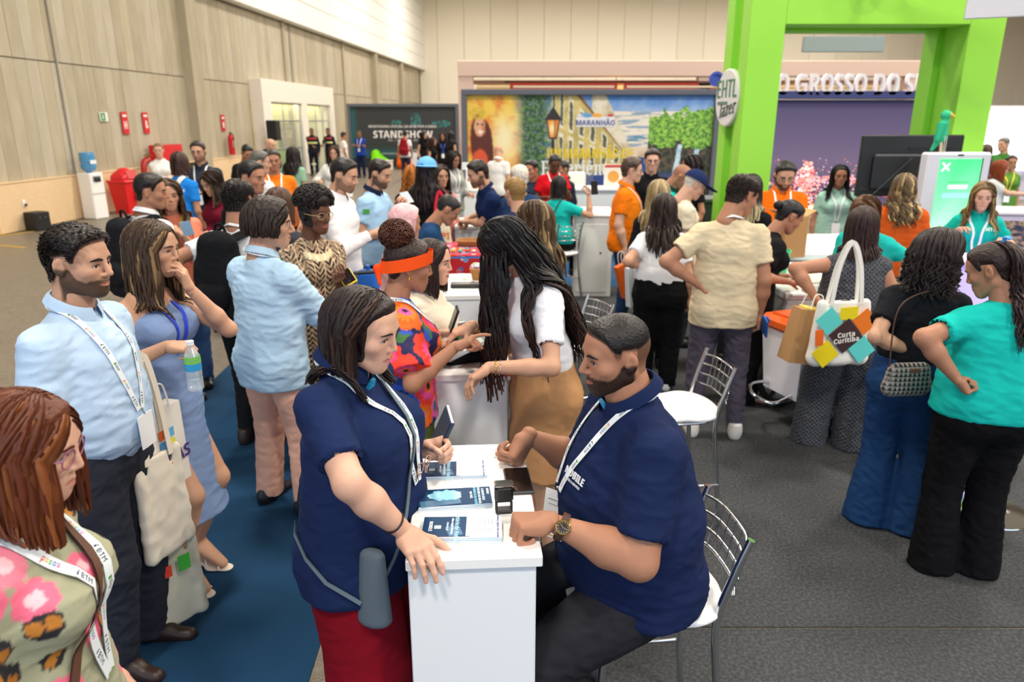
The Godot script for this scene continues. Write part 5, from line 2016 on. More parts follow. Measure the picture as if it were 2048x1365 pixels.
func brochure(at: Vector3, yaw: float, label: String, kind: int, th: float) -> void:
	var t := thing("brochure_stack", at, yaw, label, "brochures")
	var w := .218
	var d := .102
	for k in 3:   # leaves slightly askew
		put("leaf", boxm(V(w, th / 3.0 - .0006, d), .0004), mat(["dce8f2", "c4d8ea", "e9f0f6"][k], .4), t, V(.001 * (k - 1), th / 6.0 + k * th / 3.0, .001 * (1 - k)), V(0, .012 * (k - 1), 0))
	var y := th + .0005
	var navy := mat("123c62", .5, 0, .3)
	if kind == 0:
		put("cover", boxm(V(w * .60, .0012, d), .0003), navy, t, V(-w * .20, y, 0))
		put("white_page", boxm(V(w * .44, .0014, d * .99), .0004), mat("eef0f2", .5), t, V(w * .27, y + .0003, 0))
		put("fold_shape", boxm(V(w * .18, .0013, d * .5), .0003), mat("3f7096", .5), t, V(-w * .10, y + .0002, d * .22), V(0, .3, 0))
		put("print_box", boxm(V(w * .085, .0015, d * .16)), mat("d8d9d6", .4), t, V(-w * .31, y + .0003, .004))
		for q in [[-.40, .014, "NOBILE", "eef2f6"], [-.065, .017, "Diretório de Hotéis", "9fd4f2"], [-.125, .010, "viva experiências", "dfe9f2"], [-.185, .009, "reserve já", "cfe0ee"]]:
			text(q[2], q[1], mat(q[3], .4), t, V(w * q[0], y + .0012, .0), V(-PI / 2, 0, -PI / 2), true, .0006)
		for a in 2:
			for k in 7: put("text_line", boxm(V(.0022, .0004, .030 - .004 * ((k * 3 + a) % 3))), mat("a9adb8", .5), t, V(w * (.11 + k * .045), y + .0012, -.022 + a * .042))
		text("Conheça alguns dos nossos", .009, mat("4b4d9a", .5), t, V(w * .455, y + .0012, 0), V(-PI / 2, 0, -PI / 2), true, .0005)
	else:
		put("cover", boxm(V(w, .0012, d), .0003), navy, t, V(0, y, 0))
		put("shade_shape", boxm(V(w * .55, .0013, d * .34), .0003), mat("4a7596", .5), t, V(-w * .2, y + .0002, d * .30), V(0, .12, 0))
		var m := md()   # map of a country as a flat relief
		var r := RandomNumberGenerator.new()
		r.seed = 3
		var pts := []
		for k in 26:
			var a := TAU * k / 26
			pts.append(V(cos(a) * (.050 + r.randf_range(-.008, .010)), 0, sin(a) * (.030 + r.randf_range(-.005, .006))))
		for k in 26: md_tri(m, V(0, 0, 0), pts[k], pts[(k + 1) % 26], RY)
		put("map_print", md_mesh(m), mat("8fd0ea", .3), t, V(-.03, y + .0010, -.010))
		var k := 0
		for q in ["A MAIOR REDE", "HOTELEIRA DO BRASIL", "COM MARCAS DE HOTÉIS", "NO PAÍS"]:
			text(q, .0105, mat("d9eef8" if k != 2 else "7fd0ee", .4), t, V(w * (.39 - k * .055), y + .0010, -.004), V(-PI / 2, 0, -PI / 2), true, .0006)
			k += 1
		text("NOBILE", .010, mat("eef2f6", .4), t, V(w * .46, y + .0010, -.022), V(-PI / 2, 0, -PI / 2), true, .0006)

func basket(called: String, at: Vector3, yaw: float, w: float, d: float, h: float, flare: float, col: String, label: String) -> Node3D:
	var t := thing(called, at, yaw, label, "basket")
	var rows := 6
	for k in rows:
		var f := 1.0 + flare * k / (rows - 1)
		var pts := []
		for j in 29:
			var a := TAU * j / 28
			var cx := signf(cos(a)) * pow(absf(cos(a)), .5)
			var cz := signf(sin(a)) * pow(absf(sin(a)), .5)
			var wob := (1.0 if (j + k) % 2 == 0 else -1.0) * .0015
			pts.append(V(cx * (w * .5 * f + wob), h * (k + .5) / rows, cz * (d * .5 * f + wob)))
		put("woven_row", tube(pts, h / rows * .55, 6), mat(col, .7), t)
	put("bottom", boxm(V(w * .9, .006, d * .9)), mat(col, .7), t, V(0, .004, 0))
	return t

func counter_things() -> void:
	# on the second counter: black bag with sweets, red lanyard, coral phone, leaflets
	var t := thing("black_bag", V(-.20, 1.0, -3.30), .3, "open black cloth bag of flyers and sweets on the second counter", "bag")
	put("sack", md_mesh(sdf([pr(V(-.11, .05, .04), V(.10, .06, .02), .055, .065, .05), pr(V(-.05, .05, -.07), V(.08, .07, -.08), .05, .06, .05)], .009)), cloth("17171a"), t)
	put("patch", boxm(V(.045, .002, .06), .0005), mat("e8a22a", .5), t, V(-.02, .105, .085), V(.9, .2, 0))
	for q in [[.02, "e9e3d5", .10, .07, .0], [.07, "8fd24a", .10, .04, .2], [-.03, "e8b23a", .05, .05, .5], [.10, "f0efe8", .09, .05, -.3], [.05, "c8d9b0", .06, .08, .7]]:
		put("packet", boxm(V(q[2], .012, q[3]), .003), mat(q[1], .4), t, V(q[0], .135 + q[4] * .01, -.03), V(.2, q[4], .15))
	t = thing("snack_bar", V(-.225, 1.095, -3.19), .2, "silver and green wrapped snack bar sticking out of the black bag", "snack")
	put("wrapper", boxm(V(.035, .15, .012), .005), mat("b9b4bb", .25, .7), t, V(0, .05, 0), V(.15, 0, .1))
	put("band", boxm(V(.036, .05, .0125), .004), mat("63b84a", .4), t, V(-.004, .06, .001), V(.15, 0, .1))
	t = thing("red_lanyard", V(-.10, 1.0, -3.25), 0, "looped red ribbon rising from the black bag", "ribbon")
	var m := md()
	md_ribbon(m, smooth_path([V(-.03, .10, .03), V(.01, .20, .0), V(.045, .30, -.02), V(.02, .22, -.03), V(.10, .14, .02), V(.05, .12, .05), V(-.01, .13, .04)], 6), [V(.2, .3, 1)], .016, .001)
	put("ribbon", md_mesh(m), mat("c2161c", .5), t)
	t = thing("coral_phone", V(-.05, 1.0, -3.12), .15, "phone in coral red case at the edge of second counter", "phone")
	put("case", boxm(V(.08, .012, .15), .004), mat("e2543f", .4), t, V(0, .006, 0))
	put("screen", boxm(V(.07, .002, .13)), mat("1a1010", .1), t, V(0, .0125, 0))
	for k in 2:
		t = thing("leaflet", V(-.31 + k * .05, 1.0, -3.55 - k * .1), .2 + k * .5, ["white and blue leaflet lying under the colourful blouse on second counter", "tan leaflet lying at the back of second counter"][k], "leaflet")
		put("sheet", boxm(V(.10, .003, .16), .0005), mat(["e6eef2", "c9a985"][k], .5), t, V(0, .0015, 0))
		put("print", boxm(V(.08, .0006, .04)), mat(["7fb9d8", "a88a66"][k], .5), t, V(0, .0033, .04))
	# third counter: black case, basket with lilac paper, stamp, cord
	t = thing("black_case", V(-.27, 1.0, -4.87), .03, "flat black case with strap lying on the third counter", "case")
	put("shell", boxm(V(.30, .028, .10), .008), mat("1d1c1d", .4), t, V(0, .014, 0))
	put("strap", boxm(V(.025, .031, .103), .003), mat("3a3836", .5), t, V(0, .0155, 0))
	t = basket("small_basket", V(-.215, 1.0, -5.14), 0, .13, .11, .085, .28, "b07d43", "small wicker basket with lilac paper on the third counter")
	var r := RandomNumberGenerator.new()
	r.seed = 8
	for k in 16: put("paper_curl", tube(smooth_path([V(r.randf_range(-.06, .06), .07, r.randf_range(-.05, .05)), V(r.randf_range(-.07, .07), .10, r.randf_range(-.05, .05)), V(r.randf_range(-.07, .07), .085, r.randf_range(-.06, .06))], 3), .012, 5), mat(["d9bfdc", "c9a9d0", "e6d4e8"][k % 3], .6), t)
	put("green_tag", boxm(V(.03, .015, .02), .003), mat("8fe03a", .5), t, V(-.05, .11, .02))
	t = thing("lipstick_stamp", V(-.155, 1.0, -5.03), 0, "small black cylinder stamp standing beside the small basket", "stamp")
	put("barrel", lathe([[0, 0], [.016, 0], [.016, .04], [.013, .045], [.014, .075], [0, .078]], 14), mat("141414", .3), t)
	put("cap", lathe([[.013, .062], [.0145, .064], [.0145, .08], [0, .081]], 14), mat("bdbdbd", .3, .6), t)
	t = thing("raffia_cord", V(-.36, 1.0, -5.10), 0, "thin curled raffia cord lying on the third counter", "cord")
	put("strand", tube(smooth_path([V(-.06, .004, .02), V(-.02, .015, -.02), V(.03, .004, .01), V(.0, .01, .04), V(.06, .004, .0)], 5), .003, 5), mat("b9a27a", .7), t)
	# flowered cloth over the fourth counter
	t = thing("flower_cloth", V(-.37, .985, -6.46), .05, "red tablecloth with blue flowers hanging over the fourth counter", "tablecloth")
	var fl := md()
	md_box(fl, V(0, .006, 0), V(.46, .012, .70), .004)
	md_box(fl, V(0, -.075, .354), V(.46, .17, .010), .003)
	md_box(fl, V(-.234, -.10, 0), V(.010, .22, .70), .003)
	var im := Image.create(128, 128, false, Image.FORMAT_RGB8)
	im.fill(Color("c8202a"))
	r.seed = 14
	for k in 9:
		var cx := r.randi_range(8, 120)
		var cy := r.randi_range(8, 120)
		var cc: Color = [Color("7fb0e6"), Color("3a78cc"), Color("e9dfe0"), Color("d86a72")][k % 4]
		for a in 6:
			var px := int(cx + cos(a * 1.05) * 8)
			var py := int(cy + sin(a * 1.05) * 8)
			for yy in range(-5, 6):
				for xx in range(-5, 6):
					if xx * xx + yy * yy < 26: im.set_pixel(posmod(px + xx, 128), posmod(py + yy, 128), cc)
		im.fill_rect(Rect2i(cx - 2, cy - 2, 5, 5), Color("1d3f8a"))
	im.fill_rect(Rect2i(0, 0, 128, 9), Color("2f86d8"))
	var cm := StandardMaterial3D.new()
	cm.albedo_texture = ImageTexture.create_from_image(im)
	cm.uv1_triplanar = true
	cm.uv1_scale = V(4.5, 4.5, 4.5)
	cm.roughness = .8
	put("cloth", md_mesh(fl), cm, t)
	for k in 12: put("craft_bead", md_mesh(sdf([ell(V(0, 0, 0), V(.022, .014, .018), .005)], .006)), mat(["e9dcb8", "e8b23a", "4fb0a0", "d9603a", "f0e9d9"][k % 5], .5), t, V(-.15 + (k % 6) * .06, .026, .12 + (k / 6) * .09 + .02 * (k % 2)))
	t = basket("tray_basket", V(-.36, .998, -6.62), .05, .24, .17, .05, .22, "bb8447", "shallow wicker tray basket on the flowered cloth")
	# leaflets on the fifth counter
	for k in 4:
		t = thing("leaflet", V(-.54 + k * .055, 1.0, -8.1 - (k % 2) * .12), .1 * k, ["pale blue leaflet at the left end of the fifth counter", "blue leaflet beside it on the fifth counter", "white leaflet on the fifth counter before the leaning man", "beige leaflet at the right end of the fifth counter"][k], "leaflet")
		put("sheet", boxm(V(.09, .008, .14), .001), mat(["9fc4de", "4f8fc8", "eceff2", "d9c2a0"][k], .5), t, V(0, .004, 0))
		put("print", boxm(V(.07, .0006, .03)), mat(["e9f0f6", "dfe9f4", "8a93a0", "b08f6a"][k], .5), t, V(0, .0083, .03))
	# display stand on the far counter
	t = thing("display_stand", V(-.72, 1.0, -12.35), 0, "white display stand on the far counter by the grey suit", "display")
	put("pole", boxm(V(.10, .32, .10), .01), mat("eeeeee", .5), t, V(0, .16, 0))
	put("plate", boxm(V(.22, .12, .02), .004), mat("e6e9ea", .5), t, V(0, .36, 0))
	put("goods", boxm(V(.10, .06, .05), .008), mat("b98a5a", .6), t, V(.11, .03, .08))

func ice_things() -> void:
	# cabinet counter beside the seated turquoise woman, and the counter with lettering
	var t := thing("white_cabinet", V(1.0, 0, -9.05), -.05, "white cabinet counter with keyhole beside the seated woman in turquoise", "cabinet")
	put("carcass", boxm(V(.46, .98, .62), .008), mat("f0f2f0", .35), t, V(0, .49, 0))
	put("top", boxm(V(.52, .07, .68), .03), mat("f6f6f2", .3), t, V(0, 1.0, 0))
	put("door", boxm(V(.38, .84, .02), .004), mat("e9ede9", .35), t, V(-.02, .48, .315))
	put("keyhole", lathe([[0, 0], [.012, 0], [.012, .006], [0, .006]], 12), mat("333333", .4, .6), t, V(.09, .55, .325), V(PI / 2, 0, 0))
	t = thing("reception_counter", V(1.75, 0, -11.9), 0, "white reception counter with blue lettering behind the orange polo", "counter")
	put("body", boxm(V(1.5, 1.02, .5), .008), mat("eaeef4", .4), t, V(0, .51, 0))
	put("top", boxm(V(1.56, .04, .56), .006), mat("f4f5f6", .35), t, V(0, 1.04, 0))
	text("MARANHÃO", .18, mat("33509c", .5), t, V(-.36, .52, .255))
	put("logo_mark", boxm(V(.13, .05, .01), .003), mat("c9303a", .5), t, V(-.20, .66, .255), V(0, 0, .2))
	put("logo_mark", boxm(V(.20, .03, .01), .003), mat("6a9fd8", .5), t, V(-.42, .66, .255), V(0, 0, .1))
	t = thing("card_display", V(1.62, 1.06, -11.85), 0, "small white and red display card on the reception counter", "display")
	put("card", boxm(V(.30, .36, .012), .003), mat("efe6dc", .5), t, V(0, .18, 0))
	put("card_disc", lathe([[0, 0], [.09, 0], [.09, .006], [0, .006]], 18), mat("e9a24a", .5), t, V(0, .17, .007), V(PI / 2, 0, 0))
	put("card_band", boxm(V(.28, .04, .004)), mat("c9403a", .5), t, V(0, .33, .007))
	t = thing("white_chair", V(1.02, 0, -12.95), .2, "white rounded chair behind the reception counter", "chair")
	put("backrest", boxm(V(.56, .42, .08), .035), mat("f2eee6", .5), t, V(0, 1.02, 0))
	put("seat", boxm(V(.5, .08, .45), .03), mat("f2eee6", .5), t, V(0, .72, .25))
	for a in [[-1, 0], [1, 0], [-1, 1], [1, 1]]: put("leg", tube([V(a[0] * .2, .7, .05 + a[1] * .4), V(a[0] * .23, 0, .02 + a[1] * .46)], .015, 8), chrome, t)
	# chest freezers
	freezer(V(2.29, 0, -5.66), .04, .56, .84, .88, "white chest freezer with grey side nearest the beige t-shirt man", false)
	freezer(V(2.86, 0, -6.58), .03, 1.05, .58, .90, "white chest freezer with open lid in front of the bearded man in orange", true)
	t = thing("cardboard_box", V(2.46, .935, -6.42), .2, "tall brown cardboard box on the freezer before the man in orange", "box")
	put("box", boxm(V(.22, .36, .20), .003), mat("c08f5c", .8), t, V(0, .18, 0))
	for s in [-1, 1]: put("flap", boxm(V(.10, .004, .20)), mat("d0a06c", .8), t, V(s * .13, .385, 0), V(0, 0, s * .5))
	t = thing("green_bucket", V(2.20, .885, -5.92), 0, "light green plastic bucket on the nearest freezer", "bucket")
	put("pail", lathe([[0, .004], [.075, .004], [.09, .17], [.096, .175], [.096, .19], [.088, .19], [.075, .02], [0, .015]], 22), mat("4fc48a", .35), t)
	# drinks and jars behind the blue cap
	for k in 4:
		t = thing("sauce_bottle", V(2.02 + k * .075, 1.07, -10.05 + .03 * (k % 2)), 0, ["white topped bottle at the left of the bar jars", "red jar with yellow lid on the dark bar", "amber jar on the dark bar behind the blue cap", "tall white cup of napkins on the dark bar"][k], "bottle")
		put("vessel", lathe([[0, 0], [.032, 0], [.034, .02], [.034, .12 + .03 * (k % 3)], [.02, .16 + .03 * (k % 3)], [0, .17 + .03 * (k % 3)]], 14), mat(["eeeae0", "c8402a", "b9772f", "f2f0ec"][k], .3), t)
		put("cap", lathe([[.02, .155 + .03 * (k % 3)], [.02, .19 + .03 * (k % 3)], [0, .195 + .03 * (k % 3)]], 12), mat(["e9e9e9", "e8c23a", "7a3a22", "f6f6f6"][k], .4), t)
	# ice cream cart
	t = thing("ice_cream_cart", V(2.12, 0, -4.87), .35, "white ice cream cart with orange lid and big black wheels", "cart")
	put("box", md_mesh(taper(.50, .34, .56, .42, .25, .70)), mat("eceaf0", .35), t)
	put("lid", boxm(V(.60, .10, .46), .03), mat("f0641a", .35), t, V(0, .745, 0))
	put("lid_panel", boxm(V(.48, .02, .34), .008), mat("d9551a", .35), t, V(0, .80, 0))
	for s in [-1, 1]:
		var wm := md()
		var ring := []
		for k in 41: ring.append(V(0, cos(TAU * k / 40) * .235, sin(TAU * k / 40) * .235))
		md_tube(wm, ring, .026, 10)
		var w := put("wheel", md_mesh(wm), mat("15161a", .5), t, V(.06, .262, s * .30), V(0, PI / 2, 0))
		for k in 5:
			var a := TAU * k / 5
			put("spoke", tube([V(0, 0, 0), V(0, cos(a) * .22, sin(a) * .22)], .016, 6), mat("1b1c20", .5), w)
		put("hub", lathe([[0, -.03], [.04, -.03], [.04, .03], [0, .03]], 14), mat("2a2c30", .4), w, Vector3.ZERO, V(0, 0, PI / 2))
	put("rest_bar", tube(smooth_path([V(-.24, .30, -.12), V(-.40, .30, -.12), V(-.47, .27, 0), V(-.40, .24, .12), V(-.24, .28, .12)], 6), .013, 8), chrome, t)
	put("axle", tube([V(.06, .262, -.3), V(.06, .262, .3)], .012, 8), mat("444444", .4, .8), t)
	text("EHTL", .17, mat("5a4a52", .5), t, V(-.262, .52, 0), V(0, -PI / 2, 0), false, .004)
	text("EHTL", .20, mat("2a2c2e", .5), t, V(.06, .53, .196), Vector3.ZERO, true, .004)
	put("logo_ring", lathe([[.13, 0], [.14, 0], [.14, .004], [.13, .004]], 30), mat("6a9a3a", .5), t, V(-.02, .53, .196), V(PI / 2, 0, 0))
	# black pedal bin
	t = thing("pedal_bin", V(2.80, 0, -4.86), 0, "black round bin with grey lid behind the patterned trousers", "bin")
	put("can", lathe([[0, .0], [.125, .0], [.135, .02], [.14, .36]], 28), mat("0f1012", .4), t)
	put("lid", lathe([[.145, .36], [.145, .385], [.12, .41], [0, .425]], 28), mat("4a5056", .35), t)
	put("handle", boxm(V(.04, .02, .01), .004), mat("777777", .3, .8), t, V(-.05, .28, .135), V(0, -.3, 0))
	# glowing lilac counters at the right
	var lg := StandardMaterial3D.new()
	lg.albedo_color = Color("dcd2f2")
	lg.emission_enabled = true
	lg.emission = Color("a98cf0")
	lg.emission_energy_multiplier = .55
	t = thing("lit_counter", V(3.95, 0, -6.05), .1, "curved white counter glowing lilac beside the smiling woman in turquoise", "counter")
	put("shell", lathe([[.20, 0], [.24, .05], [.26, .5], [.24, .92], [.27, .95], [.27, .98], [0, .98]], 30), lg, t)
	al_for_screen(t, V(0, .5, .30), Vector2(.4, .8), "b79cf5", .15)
	t = thing("print_counter", V(5.5, 0, -8.05), -.12, "counter with dark landscape photograph print at the right edge", "counter")
	put("body", boxm(V(1.3, 1.12, .5), .01), mat("d9cfe6", .4), t, V(0, .56, 0))
	var pi := noise_tex(.03, grad([0, .35, .5, .65, 1], ["1d2338", "3d4560", "8a6a6a", "c8a98a", "4a5030"]), 256, false, 44, 5)
	var pm := StandardMaterial3D.new()
	pm.albedo_texture = pi
	pm.roughness = .5
	put("print", card(1.2, .52, .006), pm, t, V(0, .80, .25))
	text("UBS", .14, mat("e9e6f0", .5), t, V(-.42, .88, .262))
	put("top", boxm(V(1.36, .04, .56), .01), mat("e9e6ee", .35), t, V(0, 1.14, 0))

func taper(bw: float, bd: float, tw: float, td: float, y0: float, y1: float) -> Dictionary:
	var m := md()
	var b := [V(-bw * .5, y0, -bd * .5), V(bw * .5, y0, -bd * .5), V(bw * .5, y0, bd * .5), V(-bw * .5, y0, bd * .5)]
	var t := [V(-tw * .5, y1, -td * .5), V(tw * .5, y1, -td * .5), V(tw * .5, y1, td * .5), V(-tw * .5, y1, td * .5)]
	for k in 4:
		var j := (k + 1) % 4
		var n: Vector3 = (b[k] + b[j]) * .5
		n.y = 0.0
		md_quad(m, b[k], b[j], t[j], t[k], n.normalized())
	md_quad(m, t[0], t[1], t[2], t[3], RY)
	md_quad(m, b[0], b[1], b[2], b[3], -RY)
	return m

func freezer(at: Vector3, yaw: float, w: float, d: float, h: float, label: String, open: bool) -> void:
	var t := thing("chest_freezer", at, yaw, label, "freezer")
	put("cabinet", boxm(V(w, h - .06, d), .012), mat("eef2f6" if open else "b9bcba", .35), t, V(0, (h - .06) * .5, 0))
	for q in [[0, 1], [0, -1], [1, 0], [-1, 0]]:
		put("rim", boxm(V(w + .02 if q[0] == 0 else .05, .06, .05 if q[0] == 0 else d + .02), .008), mat("f3f6f6", .3), t, V(q[0] * (w * .5 - .015), h - .03, q[1] * (d * .5 - .015)))
	if open:
		put("inner_floor", boxm(V(w - .1, .01, d - .1)), mat("d3e6e4", .4), t, V(0, h - .05, 0))
		put("lid", boxm(V(w, .07, d), .012), mat("e9f0f2", .35), t, V(0, h + .06, -d * .30), V(.16, 0, 0))
		put("lid_seal", boxm(V(w - .08, .02, d - .08), .004), mat("c3dcd8", .4), t, V(0, h + .02, -d * .30), V(.16, 0, 0))
	else:
		put("lid_panel", boxm(V(w - .06, .03, d * .46), .008), mat("dcd9cf", .35), t, V(0, h - .01, -.10))
		put("glass_lid", boxm(V(w - .06, .02, d * .42), .006), mat("cfd6d2", .15), t, V(0, h - .02, .28))
		put("sheet", boxm(V(.20, .003, .28)), mat("f6f5f2", .6), t, V(.02, h + .008, -.24), V(0, .3, 0))

# ---------- the crowd ----------
func hair_of(kind: String, near: bool, x: Dictionary) -> Array:
	var N := 420 if near else 130
	var w := .0036 if near else .0075
	var sd := 4 if near else 3
	var b := {"t": "cap", "top": .008, "side": .007, "cover": true, "bump": .002}
	match kind:
		"crop": return [{"t": "cap", "top": .010, "side": .003, "bump": .0022, "fq": 170.0, "fade": .02 if x.has("taper") else -.06}]
		"short":
			var a := [{"t": "cap", "top": .020, "side": .006, "bump": .004, "fade": -.10}]
			if near: a.append({"t": "tufts", "n": 2600, "len": .020, "top": .022, "side": .007, "comb": V(.1, .1, .7)})
			return a
		"full":
			if not near: return [{"t": "cap", "top": .026, "side": .013, "bump": .006, "fq": 50.0, "fade": -.12}]
			return [{"t": "cap", "top": .020, "side": .014, "bump": .004, "fq": 45.0, "fade": -.12}, {"t": "locks", "n": 420 if near else 110, "w": w * 1.1, "sides": sd, "len": .022, "jit": .6, "part": .03, "face": 1.05, "vol": .20, "wave": .004, "wl": .06}]
		"bob": return [b, {"t": "locks", "n": N, "w": w, "sides": sd, "len": .17, "jit": .10, "vol": .16, "wave": .002}.merged(x, true)]
		"mid": return [b, {"t": "locks", "n": N, "w": w, "sides": sd, "len": .26, "vol": .14, "wave": .005, "wl": .2}.merged(x, true)]
		"long": return [b, {"t": "locks", "n": N, "w": w, "sides": sd, "len": .40, "vol": .15, "wave": .008, "wl": .22}.merged(x, true)]
		"vlong": return [b, {"t": "locks", "n": int(N * 1.2), "w": w, "sides": sd, "len": .60, "vol": .16, "wave": .010, "wl": .25, "jit": .35}.merged(x, true)]
		"curly": return [b, {"t": "locks", "n": N, "w": w * 1.15, "sides": sd, "len": .30, "vol": .38, "wave": .018, "wl": .055, "flare": .2, "jit": .4}.merged(x, true)]
		"tied": return [{"t": "cap", "top": .010, "side": .008, "bump": .002}, {"t": "ball", "o": V(0, .03, -.125), "r": V(.035, .035, .03)}]
		"pony": return [{"t": "cap", "top": .010, "side": .008, "bump": .002}, {"t": "locks", "n": int(N * .45), "w": w, "sides": sd, "len": .42, "face": 2.5, "vol": .25, "back": .6, "wave": .01}.merged(x, true)]
		"afro": return [b, {"t": "ball", "o": V(0, .082, -.008), "r": V(.100, .078, .106), "bump": .014}, {"t": "curls", "o": V(0, .082, -.008), "r": V(.102, .082, .110), "n": 700 if near else 250, "rr": .013, "lim": -.35, "fz": .8}]
	return []

func P(label: String, x: float, z: float, yaw: float, h: float, sx: String, sk, hair: String, hc: String, top: Array, bot: Array, ex := {}) -> Node3D:
	var near: bool = ex.get("near", false) and z > -5.1
	if ex.get("near", false) and not near: ex.cell = .013
	ex.near = near
	if z < -9.5 and not ex.has("cell"): ex.cell = .019
	var o := {"label": label, "x": x, "z": z, "yaw": yaw, "h": h, "sex": sx, "sk": sk, "hc": hc}
	o.hair = hair_of(hair, near, ex.get("hx", {}))
	var T := {"c": top[1]}
	match top[0]:
		"tee": T.sl = .62
		"polo": T.merge({"sl": .62, "collar": 1})
		"shirt": T.merge({"sl": 1.92, "collar": 2})
		"rolled": T.merge({"sl": 1.32, "collar": 2})
		"blouse": T.merge({"sl": 1.85})
		"tank": T.sl = 0.0
		"blazer": T.merge({"sl": 1.9, "loose": .022, "name": "blazer"})
		"three": T.merge({"sl": 1.1})
	if top.size() > 2: T.merge(top[2], true)
	o.top = T
	if bot.size():
		var D := {"c": bot[1]}
		match bot[0]:
			"flare": D.merge({"flare": .055, "cuffy": -.07})
			"wide": D.merge({"flare": .085, "knee": .035, "loose": .022, "cuffy": -.075})
			"slim": D.merge({"loose": .003})
			"skirt": D.merge({"t": "skirt", "len": .45})
		if bot.size() > 2: D.merge(bot[2], true)
		o.bot = D
	o.merge(ex, true)
	if not o.has("shoe") and not o.get("feet", false): o.shoe = ["sneaker", "1c1c1e"]
	var inv := Transform3D(Basis(RY, deg_to_rad(yaw)), V(x, o.get("y", 0.0), z)).affine_inverse()
	for k in ["L", "R", "FL", "FR"]:
		if o.has(k + "w"): o[k] = inv * (o[k + "w"] as Vector3)
	var rot := inv.basis
	for k in ["LD", "LN", "RD", "RN", "LE", "RE", "KL", "KR"]:
		if o.has(k + "w"): o[k] = (rot * (o[k + "w"] as Vector3)).normalized()
	return person(o)

var lany: StandardMaterial3D
func LY(ex := {}) -> Dictionary:
	var d := {"m": lany}
	d.merge(ex, true)
	return d

func pattern_geo() -> StandardMaterial3D:
	var im := Image.create(128, 128, false, Image.FORMAT_RGB8)
	for y in 128:
		for x in 128:
			var u := x / 128.0
			var v := y / 128.0
			var q := v * 6.0 + (absf(fposmod(u * 3.0, 1.0) - .5) * 2.4 if int(u * 3.0) % 2 == 0 else -absf(fposmod(u * 3.0, 1.0) - .5) * 2.4)
			var on := absf(fposmod(q, 1.0) - .5) < .30
			if fposmod(u * 3.0, 1.0) < .10: on = false
			im.set_pixel(x, y, Color("17130f") if on else Color("d8b894"))
	var m := StandardMaterial3D.new()
	m.albedo_texture = ImageTexture.create_from_image(im)
	m.uv1_triplanar = true
	m.uv1_scale = V(5, 5, 5)
	m.roughness = .85
	return m

func pattern_knit(a: String, b: String, n: int) -> StandardMaterial3D:
	var im := Image.create(64, 64, false, Image.FORMAT_RGB8)
	for y in 64:
		for x in 64:
			var q := (x + y) % 16 < 5 or posmod(x - y, 16) < 5
			im.set_pixel(x, y, Color(a) if q else Color(b))
	var m := StandardMaterial3D.new()
	m.albedo_texture = ImageTexture.create_from_image(im)
	m.uv1_triplanar = true
	m.uv1_scale = Vector3.ONE * n
	m.roughness = .85
	return m

